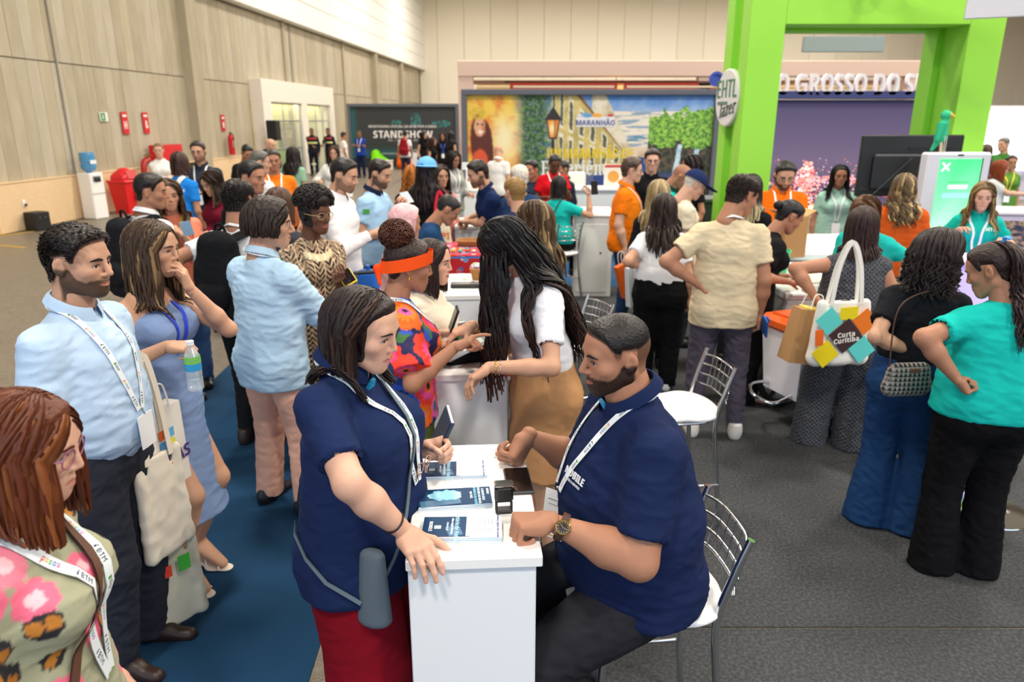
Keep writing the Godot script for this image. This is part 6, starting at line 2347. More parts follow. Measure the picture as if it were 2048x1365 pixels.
func people() -> void:
	lany = lanyard_mat()
	var dyed := StandardMaterial3D.new()
	dyed.vertex_color_use_as_albedo = true
	dyed.roughness = .8
	var n: Node3D
	# --- front ---
	n = P("woman with auburn bob and pink glasses in leaf-print blouse, bottom left corner", -1.0, -1.27, 100, 1.60, "f", 0, "bob", "5a2a14", ["three", "ffffff", {"m": dyed, "print": "leaf", "cell": .007, "name": "blouse"}], ["pants", "30333a"], {"near": true, "hx": {"len": .19, "c2": "9a5a2a", "mix": .35, "face": .8}, "glasses": "9a5a78", "lanyard": LY({"w": .028, "len": .40, "badge": false}), "fat": .12, "hp": 12, "hs": .96})
	carry(n, "crossbody_strap", "brown leather strap across the leaf-print blouse", "strap", "5f3d2c", .022, V(.10, .06, 0), V(-.17, -.45, .05))
	n = P("bearded man in light blue shirt with hand in pocket, left front", -1.53, -2.46, 84, 1.745, "m", 1, "short", "1d1613", ["rolled", "b9d2ec", {"tuck": 1, "sl": .99, "cuff": .012, "loose": .016, "fold": .006}], ["pants", "2c2f38"], {"near": true, "beard": .85, "fat": .42, "Rw": V(-1.47, .90, -2.34), "REw": V(-.5, -.1, 1), "RP": "fist", "RDw": V(.10, -1, -.45), "RNw": V(0, .2, -1), "lanyard": LY({"w": .022, "len": .38}), "shoe": ["dress", "2e1c14"], "hp": 4})
	n = P("woman in strapless blue dress with highlighted hair holding a water bottle", -1.54, -3.0, 72, 1.70, "f", 1, "mid", "3b2a1c", ["tank", "8098c2", {"strapless": true, "hemy": .36, "skirt": .175, "skw": 1.15, "hemo": V(0, 0, .03), "fold": .004, "name": "dress"}], [], {"near": true, "neck": 1, "bare": true, "feet": true, "heel": .055, "hy": 12, "hx": {"c2": "a3835a", "mix": .5, "len": .34}, "Rw": V(-1.375, 1.235, -2.76), "REw": V(-1, -.5, .5), "RP": "grip", "RDw": V(1, -.05, .0), "RNw": V(0, -1, -.3), "Lw": V(-1.36, 1.41, -3.0), "LP": "relax", "LDw": V(-.25, 1, .1), "LNw": V(-1, 0, .3), "LEw": V(1, -1, -.2), "lanyard": {"c": "2a48d8", "w": .016, "len": .30, "rn": .055, "badge": false}, "FL": V(.08, 0, -.02), "FR": V(-.08, 0, .04), "hp": 6, "fat": .15})
	heels(n)
	n = P("dark haired man in pale blue shirt and pink trousers seen from behind", -1.27, -3.66, 150, 1.70, "m", 1, "full", "251812", ["shirt", "b7d7ef", {"hem": -.16, "loose": .022, "fold": .007}], ["pants", "e3b09a", {"loose": .018, "fold": .0045, "flare": .01, "cuffy": -.03}], {"near": true, "hy": -48, "hs": 1.04, "Rw": V(-1.13, 1.10, -3.93), "REw": V(1, -.8, .5), "Lw": V(-1.25, 1.15, -4.0), "shoe": ["dress", "16161a"], "FL": V(.14, 0, 0), "FR": V(-.14, 0, .02), "glasses": "b9a08a", "lanyard": LY({"badge": false}), "fat": .25})
	n = P("woman with short curly hair and glasses in black and cream patterned dress", -1.20, -4.32, 40, 1.68, "f", 4, "afro", "1a1210", ["three", "ffffff", {"m": pattern_geo(), "hemy": .25, "skirt": .17, "sl": .9, "name": "dress", "fold": .003}], [], {"near": true, "hy": 18, "bare": true, "feet": true, "glasses": "c8a878", "Lw": V(-.985, 1.20, -4.08), "LP": "hold", "LNw": V(-.3, 1, 0), "fat": .3, "lips": "a8604e"})
	necklace(n)
	n = P("woman in navy polo and dark red trousers leaning on the front counter", -.455, -1.965, 74, 1.655, "f", 0, "mid", "20140f", ["polo", "1a2950", {"hem": -.12, "fold": .004, "sl": .72, "bust": 1.15, "loose": .010}], ["wide", "7e0c1e", {"fold": .003}], {"near": true, "fat": .62, "hx": {"len": .27, "part": .02, "face": 1.35, "back": .5, "vol": .16, "c2": "4a2c1e", "mix": .25}, "al": .93, "shy": .045, "Rw": V(-.284, 1.046, -1.70), "REw": V(.35, -.35, .85), "RP": "drape", "RDw": V(.58, -.20, .78), "RNw": V(0, -1, -.2), "Lw": V(-.285, 1.075, -2.14), "LP": "grip", "LDw": V(1, .25, .1), "LNw": V(-.1, -.2, 1), "hp": 14, "lips": "b5706a", "lanyard": LY({"w": .020, "len": .37, "badge": false}), "lean": -3})
	navy_extras(n)
	n = P("bearded heavy man in navy polo seated at the front counter", .40, -2.03, -80, 1.80, "m", 2, "crop", "15100e", ["polo", "18254a", {"hemy": .66, "fold": .005, "sl": .78, "loose": .012, "belly": .075}], ["pants", "26262b", {"fold": .006, "waist": .10}], {"near": true, "fat": .95, "sit": .66, "beard": .95, "lean": 6, "Lw": V(.105, 1.04, -1.765), "LEw": V(.9, -.6, .3), "LP": "fist", "LDw": V(-1, -.02, .12), "LNw": V(0, -1, .1), "Rw": V(.055, 1.10, -2.20), "REw": V(.6, -.8, -.5), "RP": "point", "RDw": V(-.52, -.78, .34), "RNw": V(-.75, .25, -.55), "FL": V(.14, .14, .06), "FR": V(-.12, .14, .12), "KL": V(.1, .3, 1), "KR": V(-.1, .3, 1), "ftL": 10, "tiltL": 25, "tiltR": 25, "shoe": ["dress", "16171c"], "lanyard": LY({"w": .022, "len": .30, "turn": .75, "bh": .15, "bw": .09, "marks": [[.5, .2, .7, .02, "8a8d96"], [.5, .3, .6, .015, "9a9da6"], [.55, .45, .5, .02, "a9acb6"], [.25, .86, .26, .14, "3a5fae"], [.5, .95, .8, .03, "d8a83a"]]}), "hp": 6, "hy": 6, "hw": 1.08, "shaved": .75, "hs": .97, "hx": {"taper": 1}})
	seated_extras(n)
	n = P("woman with high bun and orange headband in bright flowered blouse", -.50, -3.07, 108, 1.60, "f", 2, "", "2a1712", ["three", "ffffff", {"m": dyed, "print": "flower", "cell": .007, "sl": .85, "loose": .035, "cuff": .03, "hem": -.04, "name": "blouse"}], ["wide", "5a6b3a"], {"near": true, "hp": 10, "hair": [{"t": "cap", "top": .010, "side": .008, "bump": .002}, {"t": "ball", "o": V(0, .125, -.07), "r": V(.072, .062, .070), "c": "4a2417", "bump": .01}, {"t": "curls", "o": V(0, .125, -.07), "r": V(.072, .062, .070), "n": 700, "rr": .008, "c": "4f2a1a"}], "Rw": V(-.235, 1.20, -2.86), "REw": V(-.3, -1, .8), "RP": "point", "RDw": V(1, .45, 0), "RNw": V(.3, -1, 0), "Lw": V(-.17, 1.10, -3.22), "LP": "hold", "lanyard": LY({"w": .022, "badge": false, "rn": .064})})
	headband(n)
	n = P("woman in beige blazer with dark hair beside the flowered blouse", -.46, -3.72, 78, 1.47, "f", 0, "mid", "2a1b16", ["blazer", "e3d6c2"], ["pants", "2c2a2c"], {"near": true, "hx": {"face": 1.0, "len": .2}, "Rw": V(-.35, 1.07, -3.5), "RP": "hold", "RDw": V(1, .2, 0), "lips": "a85a50"})
	n = P("tall woman in white polo and tan skirt with very long dark hair", .15, -3.10, -62, 1.75, "f", 1, "vlong", "120d0d", ["polo", "f0f0f4", {"tuck": 1, "fold": .004, "sl": .66}], ["skirt", "b98a5f", {"len": .52, "r": .125, "fold": .002}], {"near": true, "lean": 13, "side": 0, "hp": 30, "hy": -18, "bare": true, "hx": {"face": .62, "tip": "3a2019", "tip0": .5, "len": .66, "wave": .014, "drift": V(.10, 0, -.75)}, "Lw": V(-.095, 1.145, -2.76), "LEw": V(1, -.7, .5), "LP": "drape", "LDw": V(-.85, -.55, .25), "LNw": V(.2, -1, .2), "Rw": V(-.18, 1.23, -3.08), "RP": "relax", "RDw": V(-.9, -.4, .25), "REw": V(.3, -1, -.4), "FL": V(.08, 0, 0), "FR": V(-.08, 0, 0), "shoe": ["dress", "2a2220"]})
	bangles(n)
	# --- left middle ---
	n = P("man in white t-shirt with big black backpack and dark trousers", -1.70, -4.50, 165, 1.73, "m", 2, "short", "1c1512", ["tee", "eceef0", {"hem": -.1}], ["pants", "17181c"], {"near": true, "hy": 8, "lanyard": LY({"badge": false, "rn": .068}), "Lw": V(-1.98, 1.05, -4.3), "shoe": ["sneaker", "2a1d1a"], "fat": .35})
	print_on(n, "TIST", V(.27, 1.31, -.09), .045, "c8202a", .15)
	print_on(n, "PARD", V(.275, 1.25, -.09), .045, "c8202a", .15)
	print_on(n, "", V(.10, 1.42, -.12), .05, "8fc83a")
	backpack(n, "17181b", "large black backpack on the man in white t-shirt", 1.0)
	n = P("man with grey backpack straps and white shirt, far left beside the salmon blouse", -2.60, -5.2, 150, 1.72, "m", 2, "short", "1a1411", ["shirt", "e9ecf0"], ["pants", "23252b"], {"hy": -45, "fat": .35})
	backpack(n, "1d1e22", "black backpack on the dark haired man at the left", .92)
	P("woman in salmon blouse holding blue cards, facing the camera at left", -2.62, -5.62, 20, 1.66, "f", 1, "long", "4a3322", ["three", "f08f72"], ["pants", "4a6a9a"], {"hx": {"c2": "8f6f4a", "face": 1.0}, "Lw": V(-2.46, 1.27, -5.40), "LP": "hold", "Rw": V(-2.6, 1.2, -5.38), "RP": "hold", "hy": 8, "lanyard": {"c": "e8c23a", "badge": true, "bc": "6fb4dc"}, "near": true})
	P("tall man in black polo with short dark hair, head above the backpack", -2.05, -5.72, 60, 1.79, "m", 2, "short", "15110f", ["polo", "17181c"], ["pants", "202228"], {"hy": 15, "near": true, "fat": .3})
	P("person with plain brown hair, only the crown showing behind the curls", -1.64, -5.1, 170, 1.63, "f", 1, "bob", "4a2f20", ["tee", "3a3c44"], ["pants", "202228"], {})
	P("woman in maroon blazer with wavy brown hair looking down", -2.88, -7.25, -30, 1.63, "f", 1, "mid", "33241b", ["blazer", "6a1126"], ["pants", "2a3352"], {"hx": {"c2": "7a5a3a", "mix": .4}, "hp": 22, "Rw": V(-2.95, 1.05, -7.0), "RP": "hold"})
	n = P("woman in bright blue t-shirt and long white skirt seen from behind", -3.74, -8.35, 165, 1.76, "f", 2, "bob", "3a2218", ["tee", "1f7fd6"], ["skirt", "e9e6de", {"len": .12, "r": .17}], {"hy": 20})
	print_on(n, "VISIT US HERE", V(0, 1.36, -.2), .04, "e9eef4")
	carry(n, "white_strap", "broad white strap across the bright blue t-shirt", "strap", "e9e4da", .05, V(-.10, .05, 0), V(.16, -.45, 0))
	P("bearded man with glasses in dark polo with white lanyard, standing tall at left", -3.86, -9.25, 5, 1.85, "m", 1, "short", "2a211c", ["polo", "2c3440"], ["pants", "1c1f27"], {"beard": .6, "glasses": "222222", "Rw": V(-3.9, 1.28, -8.95), "Lw": V(-3.66, 1.10, -8.95), "LP": "hold", "lanyard": {"c": "e9e9ea"}})
	P("woman in white sleeveless blouse by the red hose cabinet", -6.13, -13.0, 20, 1.70, "f", 0, "tied", "7a5a3a", ["tank", "e9e4dc"], ["pants", "3a3c44"], {"Lw": V(-5.98, 1.1, -12.8), "LP": "hold", "lanyard": {"c": "f2f2f2"}})
	P("man in orange shirt with white lanyard and dark backpack straps, left centre", -2.88, -9.0, 20, 1.74, "m", 2, "short", "3a332e", ["tee", "ee7a1c"], ["pants", "20232a"], {"lanyard": {"c": "f2f2f2"}, "fat": .4})
	P("grey haired man in white shirt seen from behind, next to the orange shirt", -2.82, -8.2, 150, 1.76, "m", 1, "short", "5c5852", ["shirt", "e4e4e2"], ["pants", "2a2c34"], {"hy": -40})
	P("dark haired man in black looking down, far left centre", -4.28, -12.0, 40, 1.72, "m", 2, "short", "14100e", ["tee", "1a1a1c"], ["pants", "1c1e24"], {"hp": 25})
	P("bald man far back beside the loudspeaker stand", -4.28, -13.2, 60, 1.78, "m", 1, "", "6a5a4a", ["shirt", "3a3a40"], ["pants", "1c1e24"], {"hair": []})
	P("dark haired person half hidden before the bald man", -4.02, -12.2, 160, 1.62, "f", 2, "bob", "171210", ["tee", "23242a"], ["pants", "1c1e24"])
	P("woman in sage green top with long dark hair and white strap", -3.42, -11.6, 170, 1.69, "f", 1, "long", "1c1310", ["tee", "8fb59a"], ["pants", "1d1f24"], {"hy": -20})
	for k in 2:
		n = P(["firefighter in dark uniform with reflective bands, left of the pair by the door", "firefighter in dark uniform with yellow bands, right of the pair by the door"][k], [-7.7, -7.15][k], [-29.0, -29.4][k], [10, -20][k], 1.79, "m", 3, "crop", "14100e", ["shirt", "1d1f2c"], ["pants", "1a1c28"], {"shoe": ["sneaker", "101010"], "Rw": V([-7.65, -7.3][k], 1.12, -28.8), "cell": .022})
		for q in [["trim_band", "b5232b", 1.40], ["reflective_band", "d9e08a", 1.24], ["reflective_band", "dfe6c0", .45]]:
			put(q[0], lathe([[.19 if q[2] > 1.0 else .17, -.03], [.2 if q[2] > 1.0 else .18, 0], [.19 if q[2] > 1.0 else .17, .03]], 16, Vector2(1, .72)), mat(q[1], .4), n, V(0, q[2], 0))
	P("woman in white and black with ice cream, standing in the left aisle", -2.88, -12.1, 10, 1.69, "f", 1, "mid", "4a3020", ["blazer", "e6e4e0"], ["pants", "17181c"], {"Rw": V(-3.1, 1.15, -11.9), "RP": "hold"})
	P("person in white t-shirt sitting far back left of the dark board", -5.85, -26.0, 120, 1.66, "m", 2, "short", "14100e", ["tee", "e9e6e4"], ["pants", "3a3c44"], {"cell": .022})
	P("man in royal blue polo with crossed arms before the dark board", -5.66, -28.0, -10, 1.70, "m", 3, "crop", "14100e", ["polo", "1f3f9a"], ["pants", "1a2242"], {"Lw": V(-5.78, 1.18, -27.75), "Rw": V(-5.5, 1.18, -27.75), "lanyard": {"c": "f2f2f2"}, "cell": .022})
	n = P("person in white with dark red backpack seen from behind, far aisle", -3.85, -27.0, 175, 1.70, "m", 2, "short", "14100e", ["tee", "e9e9ee"], ["pants", "2a3040"], {"cell": .022})
	backpack(n, "8a1a22", "dark red backpack worn in the far aisle", .95)
	P("woman in black top, leftmost of the dark group far back", -2.85, -24.0, 60, 1.74, "f", 1, "long", "17110f", ["tank", "151517"], ["pants", "17171a"], {"cell": .02})
	P("woman in black with brown hair turned to her group far back", -2.36, -22.0, 80, 1.58, "f", 1, "mid", "3a2018", ["tank", "151517"], ["pants", "17171a"], {"cell": .02})
	P("person in black with blue lanyard in the dark group far back", -2.12, -23.0, 5, 1.72, "f", 2, "mid", "2a1a14", ["tee", "17171a"], ["pants", "17171a"], {"lanyard": {"c": "3a5fd0"}, "cell": .02})
	P("woman with very long dark hair, rightmost of the dark group far back", -1.90, -23.2, 150, 1.76, "f", 1, "vlong", "17110f", ["tank", "1b1b1e"], ["pants", "17171a"], {"cell": .02})
	P("tall young man in white long sleeved shirt beside the suitcase", -1.33, -5.6, 80, 1.83, "m", 1, "short", "1a1411", ["shirt", "f2f2f4", {"hem": -.05, "loose": .018}], ["pants", "14151a"], {"near": true, "beard": .6, "hp": 14, "Rw": V(-1.06, 1.27, -5.48), "RP": "hold", "REw": V(-.8, -1, .6), "fat": .25})
	n = P("bearded man in light blue polo with navy collar holding a phone", -1.25, -6.65, 75, 1.76, "m", 1, "short", "1d1512", ["polo", "a6cdec", {"cc": "16233f"}], ["pants", "20283c"], {"near": true, "beard": .8, "hp": 16, "Lw": V(-1.0, 1.34, -6.72), "LP": "hold", "Rw": V(-1.10, 1.12, -6.45), "fat": .4})
	print_on(n, "", V(-.26, 1.33, .05), .06, "3f9a3a")
	P("woman with curly copper hair behind the blue cap", -1.06, -7.9, 170, 1.62, "f", 1, "curly", "a8621c", ["tee", "2a2a2e"], ["pants", "1d1f24"], {})
	n = P("woman in blue baseball cap and black with long dark hair, seen from behind", -.86, -7.3, 165, 1.73, "f", 1, "vlong", "1f1411", ["tank", "17181b"], ["wide", "141417"], {"hy": -15, "shoe": ["sneaker", "e9e9e9"], "neck": 1, "hx": {"len": .45, "face": 1.5}})
	cap(n, "6fb0ea", "light blue baseball cap", PI + .5)
	P("woman in pink top right of the blue cap", -.78, -8.0, 25, 1.62, "f", 1, "mid", "33221a", ["tank", "d98f8a"], ["pants", "3a3c44"], {"hx": {"face": 1.0}})
	P("person with short dark hair and glasses bending forward in front of the blue cap", -.78, -6.02, 100, 1.53, "f", 2, "crop", "14100e", ["tee", "1d3f66"], ["pants", "1c1e24"], {"lean": 20, "hp": 35, "glasses": "777777"})
	P("person in pink headscarf behind the high bun", -.74, -4.75, 120, 1.53, "f", 2, "", "e8b8b8", ["blouse", "e9b9bd"], ["pants", "5a3a40"], {"hair": [{"t": "cap", "top": .022, "side": .016, "cover": true, "c": "e6b4b6", "bump": .004, "fq": 30.0}], "browc": "2a1c16"})
	P("woman in light grey suit with lanyard, far centre aisle", -.90, -11.05, 40, 1.66, "f", 2, "bob", "1c1412", ["blazer", "a9a9a4"], ["pants", "b1b1ac"], {"hp": 18, "Lw": V(-.62, 1.05, -10.9), "lanyard": {"c": "efefef"}})
	# --- centre back ---
	P("young man in navy polo leaning over the counter with leaflets", -.16, -7.35, -70, 1.72, "m", 1, "full", "1c1310", ["polo", "15284f"], ["pants", "1c1e24"], {"near": true, "lean": 14, "beard": .7, "hp": 16, "Lw": V(-.46, 1.10, -7.45), "LP": "hold", "Rw": V(-.46, 1.10, -7.72), "RP": "hold", "LEw": V(.4, -1, .6), "fat": .3})
	P("white haired man behind the man in navy polo", .095, -7.75, -160, 1.60, "m", 0, "full", "d9d2c4", ["polo", "24406a"], ["pants", "24262c"], {"browc": "b0a898"})
	P("person with short golden brown hair behind the long dark hair", .05, -6.25, -150, 1.59, "m", 1, "short", "8a6a3a", ["tee", "2a3050"], ["pants", "24262c"])
	P("woman with blonde streaks behind the woman in white polo", .17, -4.35, -120, 1.62, "f", 1, "long", "4a3420", ["tee", "5a5f6a"], ["pants", "26282e"], {"hx": {"c2": "c8a868", "mix": .6}})
	P("bald man in printed white polo far in front of the tourism board", -.24, -13.5, 150, 1.66, "m", 1, "", "8a6a50", ["polo", "eceae6"], ["pants", "2a2c34"], {"hair": [], "hp": 25, "hy": 40})
	P("woman in red dress standing before the tourism board", .56, -10.1, 10, 1.66, "f", 4, "tied", "17110f", ["tee", "cf1320", {"loose": .03, "hemy": .5, "skirt": .17, "name": "dress"}], [], {"bare": true, "hp": 24, "Lw": V(.68, 1.28, -9.9), "Rw": V(.45, 1.1, -9.85), "lanyard": {"c": "f2f2f2"}})
	P("dark haired man between the white haired man and the red dress", .30, -10.2, -40, 1.52, "m", 2, "short", "17120f", ["tee", "2a3346"], ["pants", "23252b"])
	P("man in dark suit half hidden behind the red dress", .80, -11.2, -60, 1.45, "m", 2, "short", "2a211c", ["shirt", "25293a"], ["pants", "23252b"])
	n = P("woman in turquoise shirt sitting on a bar stool with her back turned", .54, -8.66, 160, 1.62, "f", 1, "bob", "17110f", ["tee", "19b5ae", {"hemy": .70}], ["pants", "141416"], {"near": true, "sit": .60, "hy": 5, "Rw": V(.90, 1.25, -8.62), "REw": V(1, -.8, .3), "RP": "hold", "FL": V(.14, .22, .30), "FR": V(-.12, .22, .34), "hx": {"len": .17}})
	carry(n, "crossbody_strap", "thin black strap across the turquoise back", "strap", "16161a", .012, V(-.10, .08, 0), V(.16, -.42, -.02))
	# --- right group ---
	n = P("man in beige t-shirt and grey trousers, hand on hip, back turned", 1.39, -4.63, 172, 1.77, "m", 2, "short", "2c2019", ["tee", "d9c7a4", {"hem": -.13, "loose": .020, "fold": .006}], ["pants", "504a57", {"fold": .007, "cuffy": -.02}], {"near": true, "hy": -58, "hp": 20, "Lw": V(1.20, 1.08, -4.60), "LEw": V(-1, .1, .1), "LDw": V(.6, -.6, .4), "Rw": V(1.62, .87, -4.60), "RP": "hold", "lanyard": LY({"badge": false, "rn": .068}), "shoe": ["sneaker", "d5d2cc"], "FL": V(.15, 0, .0), "FR": V(-.15, 0, 0), "fat": .32})
	P("woman in white top and black trousers with pink striped trainers, back turned", 1.16, -5.55, 165, 1.53, "f", 1, "long", "2b1c16", ["tee", "eff0f2", {"tuck": 1}], ["pants", "0f0f12", {"loose": .012}], {"near": true, "fat": .45, "shoe": ["sneaker", "eceaea"], "hy": 15, "Lw": V(1.0, 1.0, -5.6)})
	P("blonde woman in white lace collar and black, seen from behind", 1.22, -6.1, 160, 1.60, "f", 0, "long", "9a845c", ["tee", "1a1a1d", {"sl": .9}], ["pants", "131316"], {"near": true, "hx": {"c2": "cdbb92", "mix": .8}, "hy": 20})
	P("man in bright orange polo and jeans with glasses, in profile", 1.18, -7.6, 75, 1.71, "m", 0, "full", "4a382c", ["polo", "f07a12", {"hem": -.12}], ["pants", "22395e"], {"near": true, "fat": .5, "glasses": "444444", "hy": 10, "lanyard": {"c": "e9e0dc", "badge": false}})
	P("man with glasses in black shirt facing the camera near the tourism board", 1.62, -8.65, -5, 1.76, "m", 0, "full", "241b17", ["shirt", "16171a"], ["pants", "202228"], {"near": true, "glasses": "1a1a1a"})
	P("bald man in turquoise polo with glasses bending his head", 1.56, -7.25, 70, 1.71, "m", 2, "", "6a4f3c", ["polo", "1fc2b6", {"cc": "17463c"}], ["pants", "24262c"], {"near": true, "hair": [], "shaved": .35, "hp": 35, "glasses": "2a2a2a", "beard": .3})
	n = P("older man in navy cap looking down to the right", 1.58, -6.75, 95, 1.65, "m", 0, "crop", "c9c2b6", ["tee", "e6dcc2"], ["pants", "3a3c44"], {"near": true, "hp": 28})
	cap(n, "1e2c54", "navy blue baseball cap", 0.0)
	P("woman with curly dark hair in profile beside the green portal", 2.12, -8.65, -80, 1.71, "f", 2, "curly", "1c1310", ["tee", "18181b"], ["pants", "1d1f24"], {"near": true, "hx": {"len": .16}})
	P("woman with black to blonde long hair behind the beige t-shirt man", 1.98, -6.15, 150, 1.65, "f", 1, "long", "17120f", ["tee", "17181b"], ["pants", "1d1f24"], {"hx": {"tip": "c2b08a", "tip0": .45, "len": .36, "wave": .003}})
	n = P("woman in black with tied dark hair reaching over the freezer", 1.80, -5.28, 95, 1.56, "f", 2, "tied", "141010", ["tee", "17171a"], ["pants", "17171a"], {"near": true, "lean": 16, "hp": 30, "Rw": V(1.98, .99, -5.08), "REw": V(-.4, -1, .5), "RP": "relax", "RDw": V(1, -.15, .1), "Lw": V(2.0, .98, -5.35), "feet": true, "bare": true})
	P("bearded man with glasses in orange polo behind the open freezer", 2.66, -7.28, -8, 1.70, "m", 1, "short", "17120f", ["polo", "f0700e", {"hem": -.1}], ["pants", "23252b"], {"near": true, "fat": .75, "beard": .9, "glasses": "3a3a3a", "hp": 18, "hs": 1.06, "Rw": V(2.60, 1.12, -6.98), "Lw": V(2.74, 1.12, -6.98), "LP": "hold", "RP": "hold", "lanyard": {"c": "f2f2f2"}})
	P("woman in mint shirt with long black hair in front of the night screen", 3.64, -8.25, -12, 1.60, "f", 2, "long", "130f0e", ["polo", "a9d3c4"], ["pants", "2a2c34"], {"near": true, "lanyard": {"c": "eef0f0"}, "hx": {"face": 1.15}, "fat": .35})
	n = P("woman in grey lattice jumpsuit carrying a colourful tote bag, back turned", 2.16, -4.48, 168, 1.56, "f", 2, "mid", "2a1413", ["tank", "ffffff", {"m": pattern_knit("5b5e66", "1c1d22", 9), "tuck": 1, "name": "jumpsuit_top", "loose": .016}], ["wide", "ffffff", {"m": pattern_knit("5b5e66", "1c1d22", 9), "name": "jumpsuit_legs", "flare": .05, "knee": .018, "loose": .014}], {"near": true, "fat": .5, "hy": -15, "neck": 1, "Lw": V(1.88, 1.04, -4.36), "LEw": V(-1, -.3, .3), "LP": "grip", "LDw": V(.3, -.5, .3), "Rw": V(2.44, .80, -4.42), "shoe": ["flat", "1a1718"], "FL": V(.15, 0, .03), "FR": V(-.11, 0, -.02)})
	P("woman with brown bob in turquoise polo behind the lattice jumpsuit", 2.60, -5.32, -50, 1.56, "f", 0, "bob", "5a3a20", ["polo", "1fb9b0"], ["pants", "131316"], {"near": true, "fat": .5, "hx": {"c2": "a8753f", "mix": .4, "len": .19}, "Lw": V(2.82, .93, -5.15), "LP": "hold", "hp": 18})
	P("woman in rust orange blouse with wavy blonde hair, back turned", 3.38, -6.35, 165, 1.64, "f", 0, "long", "5f4a30", ["blouse", "c9551c", {"loose": .03, "sl": .5}], ["pants", "c8b49a"], {"near": true, "fat": .4, "hx": {"c2": "cdb27a", "mix": .8, "wave": .014, "wl": .12}, "neck": 1})
	n = P("smiling woman in turquoise polo with long fair hair, right side", 4.12, -6.45, -25, 1.56, "f", 0, "long", "6a5030", ["polo", "16b3a6"], ["pants", "131318"], {"near": true, "hx": {"c2": "b89a62", "mix": .6, "face": 1.1}, "Rw": V(3.92, 1.15, -6.42), "Lw": V(4.24, 1.10, -6.22), "LP": "hold", "lanyard": {"c": "e6efef", "len": .36, "bh": .14, "bw": .10}, "hp": 12})
	print_on(n, "EHTL", V(.09, 1.22, .2), .045, "d9efe9")
	n = P("woman with dark curly hair in black t-shirt and flared jeans", 2.03, -3.47, 150, 1.575, "f", 1, "curly", "1f130f", ["tee", "1a1b20", {"tuck": 1, "loose": .016}], ["flare", "1d3c66", {"flare": .06}], {"near": true, "hy": -62, "hp": 4, "hx": {"len": .24, "vol": .32, "face": 1.2}, "Lw": V(1.98, 1.0, -3.42), "LEw": V(-1, -.1, .5), "LDw": V(.8, -.5, -.1), "Rw": V(2.25, 1.05, -3.6), "shoe": ["sneaker", "1c1c20"], "fat": .25, "lanyard": LY({"badge": false, "rn": .058})})
	minibag(n)
	n = P("woman in turquoise t-shirt and black flared trousers at the right edge", 2.15, -3.06, 172, 1.585, "f", 2, "pony", "26150f", ["tee", "17b9ad", {"hem": -.02, "fold": .005, "loose": .014}], ["flare", "0f0f12", {"flare": .045, "loose": .014}], {"near": true, "fat": .5, "hy": 50, "hp": 24, "hx": {"c2": "5a3520", "mix": .35, "len": .46}, "Lw": V(1.92, 1.03, -2.95), "LEw": V(-1, .0, .3), "LP": "fist", "shoe": ["dress", "3a3634"]})
	clawclip(n)
	# --- far right ---
	P("red haired woman in light grey t-shirt, far right", 7.15, -11.0, 60, 1.50, "f", 0, "mid", "8a3a1c", ["tee", "cfcdd0"], ["pants", "17181c"], {"fat": .4, "hp": 15, "Rw": V(7.5, 1.05, -10.8)})
	P("grey haired man in green shirt, tallest at the far right", 9.2, -14.0, -70, 1.77, "m", 1, "short", "6a6866", ["tee", "3f7a34"], ["pants", "2a2c34"])
	P("woman in bright blue top with long hair, far right", 7.85, -12.4, 150, 1.70, "f", 1, "long", "4a3628", ["tee", "1590d0"], ["pants", "17181c"])
	P("grey haired person in black, far right behind the blue top", 8.0, -13.4, 160, 1.70, "m", 1, "short", "8a8884", ["tee", "17181b"], ["pants", "17181c"])
	P("woman with green shirt and lanyard at the right edge of the photo", 8.15, -12.2, -15, 1.51, "f", 2, "tied", "241a16", ["tee", "5a8a3a"], ["pants", "2a2c34"], {"lanyard": {"c": "e9c83a"}})
	carried()

# ---------- things worn and carried ----------
func own(called: String, n: Node3D, label: String, cat: String) -> Node3D:   # a thing of its own, in its wearer's axes
	var t := thing(called, n.position, n.rotation.y, label, cat)
	return t

func loop_strap(n: Node3D, w: float, a: Vector3, b: Vector3, gap := .006) -> Dictionary:   # ribbon over the shoulder (a, from the neck base) to the hip (b), front and back
	var r: Dictionary = n.get_meta("rig")
	var m := md()
	for sg in [1.0, -1.0]:
		var pts := []
		var nr := []
		for k in 19:
			var t := k / 18.0
			var p: Vector3 = r.nb + (r.tb as Basis) * (a.lerp(b, t) + V(0, 0, sg * sin(t * PI) * .16 + sg * .02))
			if r.F != null: p = snap(r.F, p, gap)
			pts.append(p)
			nr.append(fgrad(r.F, p))
		md_ribbon(m, pts, nr, w, .003)
	return m

func carry(n: Node3D, called: String, label: String, cat: String, col: String, w: float, a: Vector3, b: Vector3) -> void:
	var t := own(called, n, label, cat)
	put("band", md_mesh(loop_strap(n, w, a, b)), mat(col, .6), t)

